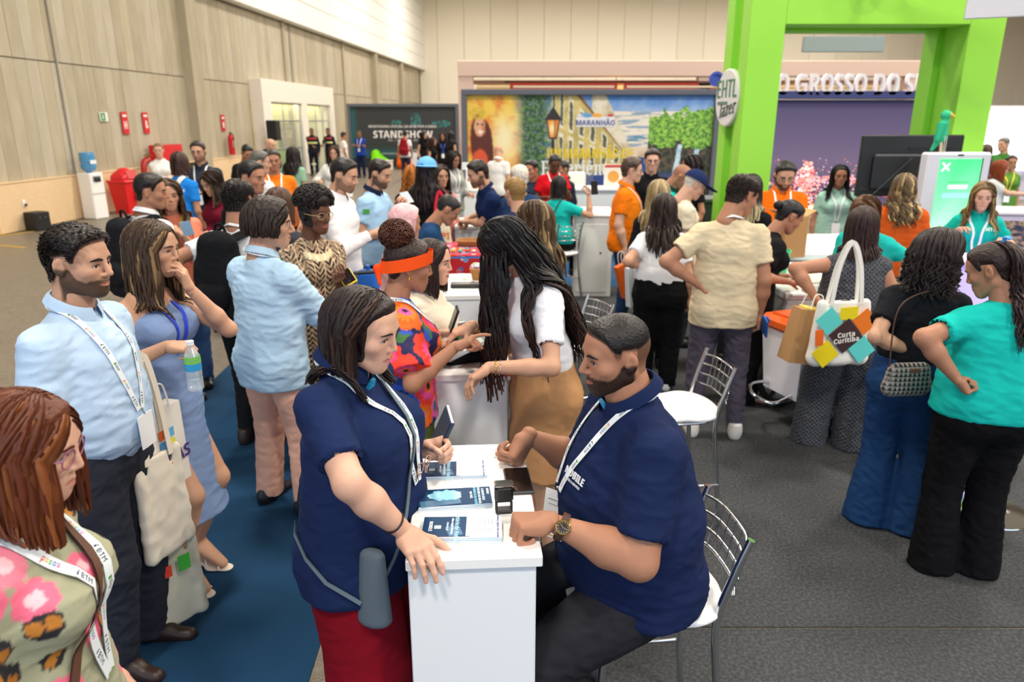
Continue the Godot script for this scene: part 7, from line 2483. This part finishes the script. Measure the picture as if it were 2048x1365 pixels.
func heels(n: Node3D) -> void:   # cream strappy sandals on block heels
	var r: Dictionary = n.get_meta("rig")
	for k in ["L", "R"]:
		var a: Vector3 = r.ank[k]
		var fb := Basis(RY, deg_to_rad(8.0 if k == "L" else -8.0))
		var s := Node3D.new()
		s.name = "sandal"
		n.add_child(s, true)
		s.transform = Transform3D(fb, V(a.x, 0, a.z))
		var cream := mat("e9dccb", .5)
		put("sole", md_mesh(sdf([pr(V(0, .055, -.035), V(0, .012, .075), .028, .030, .01, RY, .22), pr(V(0, .012, .075), V(0, .010, .145), .036, .034, .01, RY, .2)], .006)), cream, s)
		put("heel", boxm(V(.042, .055, .042), .006), cream, s, V(0, .028, -.045))
		for q in [[V(-.038, .02, .125), V(0, .052, .112), V(.038, .02, .125)], [V(-.038, .025, .06), V(0, .085, .05), V(.038, .02, .085)], [V(-.032, .07, -.04), V(0, .10, .035), V(.032, .07, -.04)], [V(-.03, .07, -.035), V(0, .10, -.062), V(.03, .07, -.035)]]:
			put("strap", tube(smooth_path(q, 5), .0045, 6), cream, s)

func necklace(n: Node3D) -> void:
	var r: Dictionary = n.get_meta("rig")
	var t := Node3D.new()
	t.name = "necklace"
	n.add_child(t, true)
	for k in 9:
		var a := (k - 4) * .26
		var p: Vector3 = r.nb + (r.tb as Basis) * V(sin(a) * .09, -.045 - cos(a) * .06, .07 + cos(a) * .05)
		p = snap(r.F, p, .006)
		put("plaque", boxm(V(.026, .05, .008), .004), mat("e6d3a8", .3), t, p, V(-.5, a * .8, -a * .6))

func ring_at(parent: Node3D, p: Vector3, d: Vector3, r: float, th: float, m: Material, called: String) -> void:
	var b := look(d, RY)
	var pts := []
	for k in 17:
		var a := TAU * k / 16
		pts.append(p + b * V(cos(a) * r * 1.2, sin(a) * r, 0))
	put(called, tube(pts, th, 6), m, parent)

func navy_extras(n: Node3D) -> void:
	var r: Dictionary = n.get_meta("rig")
	var fd: Vector3 = (r.wr.R - r.el.R).normalized()
	ring_at(n, r.wr.R - fd * .05, fd, .031, .0028, mat("141416", .5), "hair_tie")
	var gold := mat("d8a94a", .2, 1.0)
	var inv := n.transform.affine_inverse()
	var hd := (n.transform.basis.inverse() * V(.75, -.42, .55)).normalized()
	var sd := (n.transform.basis.inverse() * V(.55, .0, -.75)).normalized()
	ring_at(n, r.wr.R + hd * .108 - sd * .010 - RY * .012, hd, .0115, .0016, gold, "ring")
	ring_at(n, r.wr.R + hd * .114 - sd * .010 - RY * .016, hd, .0113, .0013, gold, "ring")
	var hx: Transform3D = r.hx
	put("earring", tube([hx * V(-.083, -.036, -.004), hx * V(-.084, -.050, -.004)], .0022, 6), mat("d9d4c8", .2, 1.0), n)
	put("shirt_under_collar", md_mesh(taper(.05, .01, .02, .01, 0, .04)), mat("2aa8d8", .6), n, r.nb + (r.tb as Basis) * V(0, -.045, .075), V(.4, 0, 0))
	# grey crossbody bag
	var t := own("crossbody_bag", n, "grey woven crossbody bag and strap on the woman in navy", "bag")
	put("strap", md_mesh(loop_strap(n, .012, V(.09, .03, -.03), V(-.185, -.60, .09), .008)), mat("63747e", .8), t)
	put("pouch", md_mesh(sdf([pr(V(-.20, .95, .13), V(-.19, .74, .12), .022, .032, .02, V(0, 0, 1), 1.7)], .008)), cloth("5f6c76"), t)
	# eyeglasses hanging from a chain on the chest
	var g := own("hanging_glasses", n, "rose gold eyeglasses hanging on the chest of the woman in navy", "glasses")
	var c: Vector3 = snap(r.F, r.chest + (r.tb as Basis) * V(.0, -.10, .2), .02)
	for s in [-1, 1]:
		var pts := []
		for k in 17: pts.append(c + V(s * .026 + cos(TAU * k / 16) * .022, sin(TAU * k / 16) * .016, .012))
		put("rim", tube(pts, .0018, 5), mat("c99a80", .25, .9), g)
		put("temple", tube([c + V(s * .048, .004, .010), c + V(s * .03, -.04, .0)], .0016, 5), mat("c99a80", .25, .9), g)
	# dark blue passport wallet in the left hand
	t = thing("passport_wallet", V(-.228, 1.125, -2.165), .25, "dark blue passport wallet held by the woman in navy", "wallet")
	put("cover", boxm(V(.016, .155, .10), .003), mat("1e3350", .4), t, Vector3.ZERO, V(.25, 0, -.35))
	put("pages", boxm(V(.010, .150, .096), .001), mat("c9ccd0", .6), t, V(.001, .004, 0), V(.25, 0, -.35))

func seated_extras(n: Node3D) -> void:
	var r: Dictionary = n.get_meta("rig")
	var fd: Vector3 = (r.wr.L - r.el.L).normalized()
	var p: Vector3 = r.wr.L - fd * .035
	var w := Node3D.new()
	w.name = "wristwatch"
	n.add_child(w, true)
	var outv := (n.transform.basis.inverse() * V(0, .55, 1)).normalized()
	outv = (outv - fd * outv.dot(fd)).normalized()
	var sdv := fd.cross(outv)
	var pts := []
	var nr := []
	for k in 21:
		var a := TAU * k / 20
		var q := outv * cos(a) + sdv * sin(a)
		pts.append(p + q * .037)
		nr.append(q)
	var m := md()
	md_ribbon(m, pts, nr, .020, .003)
	put("band", md_mesh(m), mat("4a2c20", .6), w)
	var fb := look(outv, sdv)
	var cs := put("case", lathe([[0, 0], [.019, 0], [.021, .003], [.021, .008], [.018, .010], [0, .010]], 28), mat("d3ab5c", .2, 1.0), w)
	cs.transform = Transform3D(Basis(fb.x, fb.z, -fb.y), p + outv * .037)
	var dl := put("dial", lathe([[0, 0], [.0165, 0], [0, .0012]], 24), mat("3a2620", .3), w)
	dl.transform = Transform3D(Basis(fb.x, fb.z, -fb.y), p + outv * .0475)
	for k in 12:
		var a := TAU * k / 12
		put("hour_mark", boxm(V(.0012, .0035, .0008)), mat("e6cf92", .2, 1.0), w).transform = Transform3D(fb * Basis(RZ, a), p + outv * .0492 + fb * V(-sin(a) * .013, cos(a) * .013, 0))
	for a in [1.0, 4.6]: put("watch_hand", boxm(V(.0011, .011, .0008)), mat("e6cf92", .2, 1.0), w).transform = Transform3D(fb * Basis(RZ, a), p + outv * .0494 + fb * V(-sin(a) * .005, cos(a) * .005, 0))
	# chest lettering
	var c: Vector3 = r.chest + (r.tb as Basis) * V(.085, .0, .25)
	c = snap(r.F, c, .003)
	var g := fgrad(r.F, c)
	var tb := look(g, RY)
	text("NOBILE", .030, mat("e9edf2", .5), n, c, Vector3.ZERO, true, .003).basis = tb
	var t2 := text("HOTÉIS & RESORTS", .010, mat("c9d2dc", .5), n, c - tb.y * .022, Vector3.ZERO, true, .002)
	t2.basis = tb
	var hx: Transform3D = r.hx
	put("under_collar", md_mesh(taper(.06, .01, .03, .012, 0, .035)), mat("2aa8d8", .6), n, r.nb + (r.tb as Basis) * V(0, -.030, .085), V(.5, 0, 0))

func headband(n: Node3D) -> void:
	var r: Dictionary = n.get_meta("rig")
	var hx: Transform3D = r.hx
	var pts := []
	var nr := []
	for k in 33:
		var a := TAU * k / 32
		var q := V(sin(a) * .090, .018 + cos(a) * .040, -.012 + cos(a) * .110)
		pts.append(hx * q)
		nr.append(hx.basis * V(sin(a), .1, cos(a)))
	var m := md()
	md_ribbon(m, pts, nr, .052, .004)
	var b := put("headband", md_mesh(m), cloth("f0541c"), n)
	var kn := md_mesh(sdf([ell(V(0, -.03, -.132), V(.024, .018, .016), .02), pr(V(.01, -.035, -.135), V(.075, -.06, -.13), .016, .008, .015), pr(V(-.01, -.035, -.135), V(-.055, -.09, -.125), .016, .008, .015)], .006))
	put("knot", kn, cloth("ee4c1a"), b).transform = hx
	put("earring", tube([hx * V(-.082, -.040, -.004), hx * V(-.083, -.052, -.004)], .006, 8), mat("d8a53a", .2, 1.0), n)

func bangles(n: Node3D) -> void:
	var r: Dictionary = n.get_meta("rig")
	for k in ["L", "R"]:
		var fd: Vector3 = (r.wr[k] - r.el[k]).normalized()
		ring_at(n, r.wr[k] - fd * .03, fd, .029, .003, mat("e0b85a", .2, 1.0), "bracelet")
		ring_at(n, r.wr[k] - fd * .045, fd + V(.1, .1, 0), .031, .002, mat("e8e2d4", .2, 1.0), "bracelet")

func cap(n: Node3D, col: String, label: String, turn: float) -> void:
	var r: Dictionary = n.get_meta("rig")
	var hx: Transform3D = r.hx
	var m := md()
	var rows := 8
	var cols := 24
	for a in rows + 1:
		var th := PI * .5 * a / rows
		for b in cols + 1:
			var ph := TAU * b / cols
			m.v.append(V(sin(th) * cos(ph) * .098, .045 + cos(th) * .100, -.012 + sin(th) * sin(ph) * .116))
	for a in rows:
		for b in cols:
			var i := a * (cols + 1) + b
			for q in [i, i + cols + 1, i + 1, i + 1, i + cols + 1, i + cols + 2]: m.i.append(q)
	md_normals(m)
	var o := own("baseball_cap", n, label + " worn on the head", "cap")
	put("crown", md_mesh(m), cloth(col), o).transform = hx
	var pk := sdf([pr(V(-.035, .047, .10), V(.035, .047, .10), .062, .062, .02, RY, .09), pr(V(0, .050, .06), V(0, .040, .15), .06, .05, .02, RY, .09)], .007)
	put("peak", md_mesh(pk), cloth(col), o).transform = hx * Transform3D(Basis(RY, turn), V(0, 0, 0))
	put("button", lathe([[0, 0], [.008, 0], [.006, .005], [0, .006]], 10), cloth(col), o).transform = hx * Transform3D(Basis(), V(0, .144, -.012))

func backpack(n: Node3D, col: String, label: String, sc: float) -> void:
	var r: Dictionary = n.get_meta("rig")
	var t := own("backpack", n, label, "backpack")
	var c: Vector3 = r.chest
	var z := -.125 - .03
	var m := sdf([pr(c + V(0, .10, z - .06) * 1.0, c + V(0, -.30, z - .07), .085 * sc, .10 * sc, .04, RX, 1.55), pr(c + V(-.09, -.05, z - .07), c + V(-.09, -.30, z - .07), .07, .08, .04), pr(c + V(.09, -.05, z - .07), c + V(.09, -.30, z - .07), .07, .08, .04)], .011)
	folds(m, .005, V(8, 10, 8), 3)
	put("main_pack", md_mesh(m), cloth(col), t)
	put("front_pocket", md_mesh(sdf([pr(c + V(-.06, -.20, z - .15), c + V(.06, -.20, z - .15), .055, .055, .03, RY, 1.6)], .010)), cloth(col), t)
	put("grab_handle", tube(smooth_path([c + V(-.04, .16, z - .02), c + V(-.02, .215, z - .03), c + V(.02, .215, z - .03), c + V(.04, .16, z - .02)], 4), .009, 6), cloth(col), t)
	for s in [-1, 1]:
		var pts := []
		var nr := []
		for q in smooth_path([c + V(s * .07, .13, z), r.nb + V(s * .105, -.02, -.03), r.nb + V(s * .115, -.06, .06), c + V(s * .125, .0, .12), c + V(s * .16, -.14, .03), c + V(s * .13, -.26, z + .02)], 5):
			var p := snap(r.F, q, .010, false)
			pts.append(p)
			nr.append(fgrad(r.F, p))
		var sm := md()
		md_ribbon(sm, pts, nr, .05, .010)
		put("strap", md_mesh(sm), cloth(col), t)
	put("zip_pull", tube([c + V(.03, -.12, z - .165), c + V(.03, -.16, z - .175)], .004, 6), mat("9a9a9a", .3, .8), t)

func minibag(n: Node3D) -> void:
	var r: Dictionary = n.get_meta("rig")
	var t := own("small_crossbody_bag", n, "small handbag with grey triangle pattern hanging behind the flared jeans", "handbag")
	var inv := n.transform.affine_inverse()
	var c := inv * V(1.90, .905, -3.28)
	var bs := inv.basis * Basis(RY, .1)
	put("strap", tube(smooth_path([c + V(0, .05, 0) + bs * V(-.10, 0, 0), inv * V(1.83, 1.25, -3.32), r.nb + V(-.05, .0, -.06), r.nb + V(-.1, -.02, .02)], 8), .004, 6), mat("4a2f26", .6), t)
	var m := sdf([pr(V(-.075, -.035, 0), V(.075, -.035, 0), .052, .052, .03, RZ, .7), pr(V(-.065, .04, 0), V(.065, .04, 0), .045, .045, .03, RZ, .7)], .008)
	var im := Image.create(64, 64, false, Image.FORMAT_RGB8)
	for y in 64:
		for x in 64: im.set_pixel(x, y, Color("1f1d1e") if absf(fposmod(x, 16) - 8.0) < fposmod(y, 16) * .5 else Color("9b958c"))
	var bm := StandardMaterial3D.new()
	bm.albedo_texture = ImageTexture.create_from_image(im)
	bm.uv1_triplanar = true
	bm.uv1_scale = Vector3.ONE * 11.0
	bm.roughness = .6
	var b := put("pouch", md_mesh(m), bm, t)
	b.transform = Transform3D(bs, c)
	put("leather_tab", boxm(V(.05, .022, .006), .002), mat("6a4430", .6), b, V(.01, .055, .036))

func clawclip(n: Node3D) -> void:
	var r: Dictionary = n.get_meta("rig")
	var hx: Transform3D = r.hx
	var m := md()
	for k in 4: md_tube(m, smooth_path([V(-.02 + k * .013, .105, -.075), V(-.02 + k * .013, .128, -.085), V(-.02 + k * .013, .112, -.105)], 4), .004, 6)
	put("hair_clip", md_mesh(m), mat("1f8fe0", .3), n).transform = hx

func dye(what: String, m: Dictionary) -> PackedColorArray:
	var v: PackedVector3Array = m.v
	var nn: PackedVector3Array = m.n
	var out := PackedColorArray()
	out.resize(v.size())
	var r := RandomNumberGenerator.new()
	r.seed = 6 if what == "flower" else 15
	var fl := []
	var tries := 0
	var want := 42 if what == "flower" else 60
	while fl.size() < want and tries < 2000:
		tries += 1
		var k := r.randi() % v.size()
		var rad := r.randf_range(.045, .10) if what == "flower" else r.randf_range(.022, .048)
		var good := true
		for q in fl:
			if (q[0] as Vector3).distance_to(v[k]) < (q[1] + rad) * .75:
				good = false
				break
		if good:
			var u := nn[k].cross(RY).normalized()
			fl.append([v[k], rad, u, nn[k].cross(u), r.randi() % 4, r.randf() * TAU])
	var navy := lin("1a1c4a")
	var pal := [lin("f25fb4"), lin("f4661c"), lin("ee3a24"), lin("2f5fd0")]
	var pal2 := [lin("4a6a2a"), lin("f08a2a"), lin("e8489a"), lin("1c2a6a")]
	nz.seed = 3
	nz.frequency = 1.0
	for k in v.size():
		var p := v[k]
		var c := navy if what == "flower" else lin("a3a488")
		if what == "flower" and nz.get_noise_3dv(p * 9.0) > .22: c = lin("3a6a34") if nz.get_noise_3dv(p * 23.0) > .0 else lin("2c4fb8")
		var best := 9.0
		for q in fl:
			var d: Vector3 = p - q[0]
			var L := d.length()
			if L > q[1] * 1.3: continue
			var an = atan2(d.dot(q[3]), d.dot(q[2])) + q[5]
			var t: float = L / (q[1] * (1.0 + .13 * absf(sin(an * 4.0))))
			if t < 1.0 and t < best:
				best = t
				if what == "flower":
					c = pal[q[4]]
					if t < .55 + .08 * sin(an * 14.0): c = pal2[q[4]]
					if t < .30 + .05 * sin(an * 9.0): c = pal[(q[4] + 3) % 4]
					if t < .14: c = lin("1a1c3a")
				else:
					c = [lin("f2708e"), lin("23242a"), lin("23242a"), lin("e9849a")][q[4]]
					if (q[4] == 1 or q[4] == 2):
						var leaf: float = absf(sin(an * 1.0))
						c = lin("23242a") if t > leaf * .9 else lin("b9762a")
					elif t < .4: c = lin("f6c2cc")
		out[k] = c
	return out

func tote(called: String, at: Vector3, yaw: float, w: float, h: float, col: String, label: String, o := {}) -> Node3D:   # at = middle of the opening
	var t := thing(called, at, yaw, label, "bag")
	var d: float = o.get("d", .05)
	var m := sdf([pr(V(-w * .5 + d, -d * .6, 0), V(-w * .5 + d, -h + d, 0), d * .55, d, .02), pr(V(w * .5 - d, -d * .6, 0), V(w * .5 - d, -h + d, 0), d * .55, d, .02), pr(V(0, -.01, 0), V(0, -h + d, 0), d * .5, d * 1.05, .03, RX, (w * .5) / d * .9, true)], .010)
	folds(m, o.get("fold", .004), V(7, 6, 7), 5)
	put("sack", md_mesh(m), o.get("m", cloth(col)), t)
	var hh: float = o.get("hh", .2)
	for s in [-1, 1]:
		var hm := md()
		md_ribbon(hm, smooth_path([V(-w * .25, -.03, s * d * .5), V(-w * .17, hh * .6, s * d * .3), V(0, hh, s * .008), V(w * .17, hh * .6, s * d * .3), V(w * .25, -.03, s * d * .5)], 5), [V(0, 0, s)], o.get("hw", .025), .003)
		put("handle", md_mesh(hm), cloth(o.get("hc", col)), t)
	return t

func paper_bag(at: Vector3, yaw: float, w: float, h: float, d: float, col: String, label: String, roll := 0.0) -> Node3D:
	var t := thing("paper_bag", at, yaw, label, "bag")
	t.rotation.z = roll
	var m := md()
	md_append(m, taper(w, d, w, d * .8, -h, 0))
	put("bag", md_mesh(m), mat(col, .75), t)
	put("side_fold", boxm(V(.003, h * .96, d * .1)), mat(Color(col).darkened(.15), .75), t, V(w * .5, -h * .5, 0))
	for s in [-1, 1]: put("cord_handle", tube(smooth_path([V(-w * .2, 0, s * d * .4), V(-w * .13, .09, s * d * .3), V(w * .13, .09, s * d * .3), V(w * .2, 0, s * d * .4)], 5), .004, 6), mat("efe9df", .7), t)
	return t

func carried() -> void:
	# water bottle of the woman in blue
	var t := thing("water_bottle", V(-1.265, 1.065, -2.72), .4, "clear plastic water bottle with blue and green label in her hand", "bottle")
	var gl := StandardMaterial3D.new()
	gl.transparency = BaseMaterial3D.TRANSPARENCY_ALPHA
	gl.albedo_color = Color(.88, .94, .97, .28)
	gl.roughness = .08
	put("flask", lathe([[0, 0], [.026, .0], [.031, .008], [.031, .05], [.029, .056], [.031, .062], [.031, .115], [.029, .12], [.031, .126], [.029, .145], [.013, .180], [.013, .200], [0, .200]], 28), gl, t)
	put("label_band", lathe([[.0318, .085], [.0318, .130]], 28), mat("2f9ad0", .4), t)
	put("label_top", lathe([[.0320, .115], [.0316, .142]], 28), mat("7cc24a", .4), t)
	put("lid", lathe([[.0145, .188], [.0145, .204], [0, .205]], 18), mat("e9eef2", .4), t)
	# her paper bag with print and the canvas totes
	t = paper_bag(V(-1.41, 1.01, -2.66), 1.32, .20, .34, .08, "e6e2da", "off-white paper bag with coloured tiles and letters hanging before the blue dress")
	var k := 0
	for q in [[-.03, -.10, "d9622a"], [.015, -.105, "6ab0d8"], [-.03, -.148, "4a8fc8"], [.015, -.152, "d8d23a"]]:
		put("print", boxm(V(.038, .038, .002)), mat(q[2], .6), t, V(q[0], q[1], .043))
		k += 1
	text("GIDAS", .075, mat("4a2f7a", .6), t, V(.0, -.215, .045), Vector3.ZERO, true, .002)
	t = tote("canvas_tote", V(-1.385, .86, -2.57), 1.25, .24, .44, "e3dac8", "plain cream canvas tote hanging beside the man in light blue shirt", {"hh": .40, "d": .022, "fold": .006})
	t = tote("canvas_tote", V(-1.42, .44, -2.62), .9, .24, .40, "d6d2bd", "cream tote with green print low behind the dark trousers", {"hh": .3, "d": .02})
	put("print", boxm(V(.05, .07, .003)), mat("3fae3a", .6), t, V(.03, -.10, .05))
	put("print", boxm(V(.03, .05, .003)), mat("d8402a", .6), t, V(-.04, -.11, .05))
	# phones and cards in hands
	t = thing("yellow_phone", V(-.93, 1.245, -4.02), .5, "phone in yellow case in the hand of the woman in patterned dress", "phone")
	put("case", boxm(V(.078, .012, .16), .005), mat("e8c21a", .4), t, Vector3.ZERO, V(.3, 0, .5))
	put("screen", boxm(V(.07, .003, .148), .001), mat("1a1a1e", .08), t, V(-.003, .006, 0), V(.3, 0, .5))
	t = thing("blue_phone", V(1.66, .80, -4.58), .2, "blue phone held low by the man in beige t-shirt", "phone")
	put("case", boxm(V(.014, .155, .078), .005), mat("2a6fc8", .4), t, Vector3.ZERO, V(.5, 0, .3))
	put("camera_bump", boxm(V(.018, .035, .032), .004), mat("1f4f98", .3), t, V(.001, .05, .022), V(.5, 0, .3))
	t = thing("white_phone", V(-.96, 1.42, -6.70), .6, "white phone held by the man in light blue polo", "phone")
	put("case", boxm(V(.08, .01, .15), .004), mat("e9e9ec", .4), t, Vector3.ZERO, V(.6, 0, .2))
	put("screen", boxm(V(.07, .003, .14), .001), mat("b8c4d0", .1), t, V(0, .0055, 0), V(.6, 0, .2))
	for q in [[V(-2.40, 1.33, -5.36), "8fb6d8", "light blue card in the raised hand of the woman in salmon"], [V(-2.52, 1.24, -5.30), "9ccbe6", "blue leaflet held low by the woman in salmon"]]:
		t = thing("leaflet", q[0], .3, q[2], "leaflet")
		put("sheet", boxm(V(.075, .11, .004), .001), mat(q[1], .5), t, Vector3.ZERO, V(.2, 0, .2))
		put("print", boxm(V(.04, .03, .002)), mat("e9eff4", .5), t, V(.004, .01, .003), V(.2, 0, .2))
	t = thing("black_phone", V(-.285, 1.16, -3.44), .2, "dark phone held by the woman in beige blazer", "phone")
	put("case", boxm(V(.012, .13, .07), .004), mat("1d2a22", .4), t, Vector3.ZERO, V(.2, 0, -.3))
	put("screen", boxm(V(.003, .12, .062), .001), mat("0d1010", .1), t, V(-.006, 0, 0), V(.2, 0, -.3))
	t = thing("grey_phone", V(.96, 1.34, -8.60), .2, "dark phone raised by the seated woman in turquoise", "phone")
	put("case", boxm(V(.078, .16, .012), .004), mat("23201f", .4), t, Vector3.ZERO, V(0, -.5, .1))
	put("screen", boxm(V(.07, .15, .003), .001), mat("15181a", .1), t, V(0, 0, -.007), V(0, -.5, .1))
	t = thing("flyer", V(-.20, 1.16, -2.98), .5, "grey folded flyer between the flowered blouse and the white polo", "leaflet")
	put("sheet", boxm(V(.20, .003, .09), .0005), mat("8a8f94", .5), t, Vector3.ZERO, V(.2, 0, .35))
	put("print", boxm(V(.10, .001, .05)), mat("c9d6cf", .5), t, V(.03, .013, 0), V(.2, 0, .35))
	t = thing("orange_fan", V(2.86, .97, -5.08), .3, "orange and white paddle in the hand of the woman with brown bob", "paddle")
	put("blade", boxm(V(.10, .17, .015), .007), mat("f0641a", .4), t, Vector3.ZERO, V(0, .6, -.15))
	put("white_face", boxm(V(.05, .12, .017), .006), mat("eee9ee", .4), t, V(-.01, .0, .002), V(0, .6, -.15))
	# patterned tote and kraft bag of the woman in lattice jumpsuit
	t = tote("printed_tote", V(1.99, 1.075, -4.22), .12, .38, .42, "efece4", "white tote with yellow, orange and turquoise diamonds on her shoulder", {"hh": .34, "d": .050, "hw": .026, "fold": .003})
	for q in [[-.115, -.325, .125, .125, "f0d800", .72], [.115, -.305, .125, .125, "5fd8d2", .72], [-.115, -.120, .125, .125, "5fd8d2", .72], [.005, -.075, .110, .075, "f0d800", .05], [.115, -.130, .115, .125, "f07a10", .72], [-.165, -.222, .05, .10, "f06a10", .1]]:
		put("print", boxm(V(q[2], q[3], .003)), mat(q[4], .7), t, V(q[0], q[1], .060), V(0, 0, q[5]))
	put("print_centre", boxm(V(.155, .155, .004)), mat("3d2226", .7), t, V(.0, -.215, .063), V(0, 0, .72))
	text("Curta", .042, mat("f2efe9", .6), t, V(.0, -.205, .067), V(0, 0, .12), true, .003)
	text("Curitiba", .042, mat("f2efe9", .6), t, V(.005, -.240, .067), V(0, 0, .12), true, .003)
	t = paper_bag(V(1.85, .98, -4.34), .2, .20, .34, .13, "b98d5c", "brown kraft paper bag hanging from the arm of the woman in lattice jumpsuit", -.18)
	put("ribbon", boxm(V(.13, .02, .09), .006), mat("d8c04a", .4), t, V(0, .005, 0))
	# orange and white bags of the man in orange polo
	paper_bag(V(.96, .93, -6.12), .5, .20, .30, .07, "ee6a14", "orange paper bag hanging beside the black trousers", .35)
	paper_bag(V(1.03, .92, -6.02), .6, .18, .34, .06, "d9e2e6", "pale silver gift bag beside the orange bag", .12)
	# cap woman's tote with red handles
	t = tote("cloth_tote", V(-.70, 1.18, -7.12), .2, .22, .34, "e6dcc0", "cream tote with red handles on the woman in blue cap", {"hh": .26, "hc": "d8324a"})
	text("PI", .09, mat("e8762a", .6), t, V(.04, -.17, .055), Vector3.ZERO, true, .003)
	put("print", boxm(V(.05, .07, .003)), mat("4fae4a", .6), t, V(-.06, -.17, .052))
	# white carrier bag far back
	paper_bag(V(-3.5, .95, -27.1), .1, .30, .55, .15, "e4e6e6", "white carrier bag of the person with dark red backpack")
	# suitcase with handle and blue bag
	t = thing("suitcase", V(-1.06, 0, -5.25), .3, "dark suitcase with raised grey handle beside the man in white shirt", "suitcase")
	put("case", boxm(V(.36, .55, .24), .03), mat("1f2638", .5), t, V(0, .32, 0))
	for s in [-1, 1]:
		put("handle_bar", tube([V(s * .09, .58, .03), V(s * .09, 1.02, .03)], .010, 8), mat("aeb2b6", .25, .9), t)
		put("wheel", lathe([[0, -.012], [.03, -.012], [.03, .012], [0, .012]], 14), mat("17181a", .5), t, V(s * .14, .03, .0), V(0, 0, PI / 2))
	put("grip", boxm(V(.22, .026, .03), .010), mat("24262a", .5), t, V(0, 1.03, .03))
	t = thing("blue_carrier_bag", V(-1.10, .60, -5.45), .2, "bright blue plastic bag on the suitcase", "bag")
	put("bag", md_mesh(sdf([pr(V(-.05, .05, 0), V(-.03, .36, 0), .09, .05, .04, RX, 1.4), pr(V(.06, .05, 0), V(.03, .36, 0), .09, .04, .04, RX, 1.2)], .012)), mat("1266c8", .35), t)
	put("twist", tube([V(0, .36, 0), V(0, .44, .01)], .018, 8), mat("1266c8", .35), t)
	# bean bags far back
	for q in [[-5.95, -33.3, "7ed81e", "lime green bean bag before the dark board"], [-4.75, -33.0, "f0661a", "orange bean bag beside the green one"], [-3.55, -32.4, "f0661a", "orange bean bag behind the white carrier bag"]]:
		t = thing("bean_bag", V(q[0], 0, q[1]), .3, q[3], "bean bag")
		var bm := sdf([pr(V(0, .28, 0), V(-.1, .62, -.1), .38, .20, .15), ell(V(.15, .22, .1), V(.40, .24, .40), .1)], .03)
		for j in bm.v.size():
			if bm.v[j].y < 0.0: bm.v[j].y = 0.0
		put("sack", md_mesh(bm), cloth(q[2]), t)
		put("seam", tube(smooth_path([V(-.1, .82, -.1), V(.05, .68, .12), V(.2, .48, .32), V(.3, .2, .46)], 4), .012, 6), cloth(q[2]), t)
	t = thing("side_box", V(-5.38, 0, -32.4), 0, "small pale box table between the bean bags", "table")
	put("carcass", boxm(V(.36, .38, .36), .01), mat("dcd9d2", .6), t, V(0, .19, 0))
	put("top", boxm(V(.40, .03, .40), .008), mat("e6e3dc", .5), t, V(0, .395, 0))
	for q in [[-8.9, -12.55, 1.2]]:
		struct("floor_marking", boxm(V(.07, .004, q[2])), mat("c9a23a", .7), V(q[0], .002, q[1]), V(0, 1.2, 0))
		struct("floor_marking", boxm(V(.07, .004, q[2] * 2)), mat("c9a23a", .7), V(q[0] - .9, .002, q[1] - .7), V(0, -.4, 0))
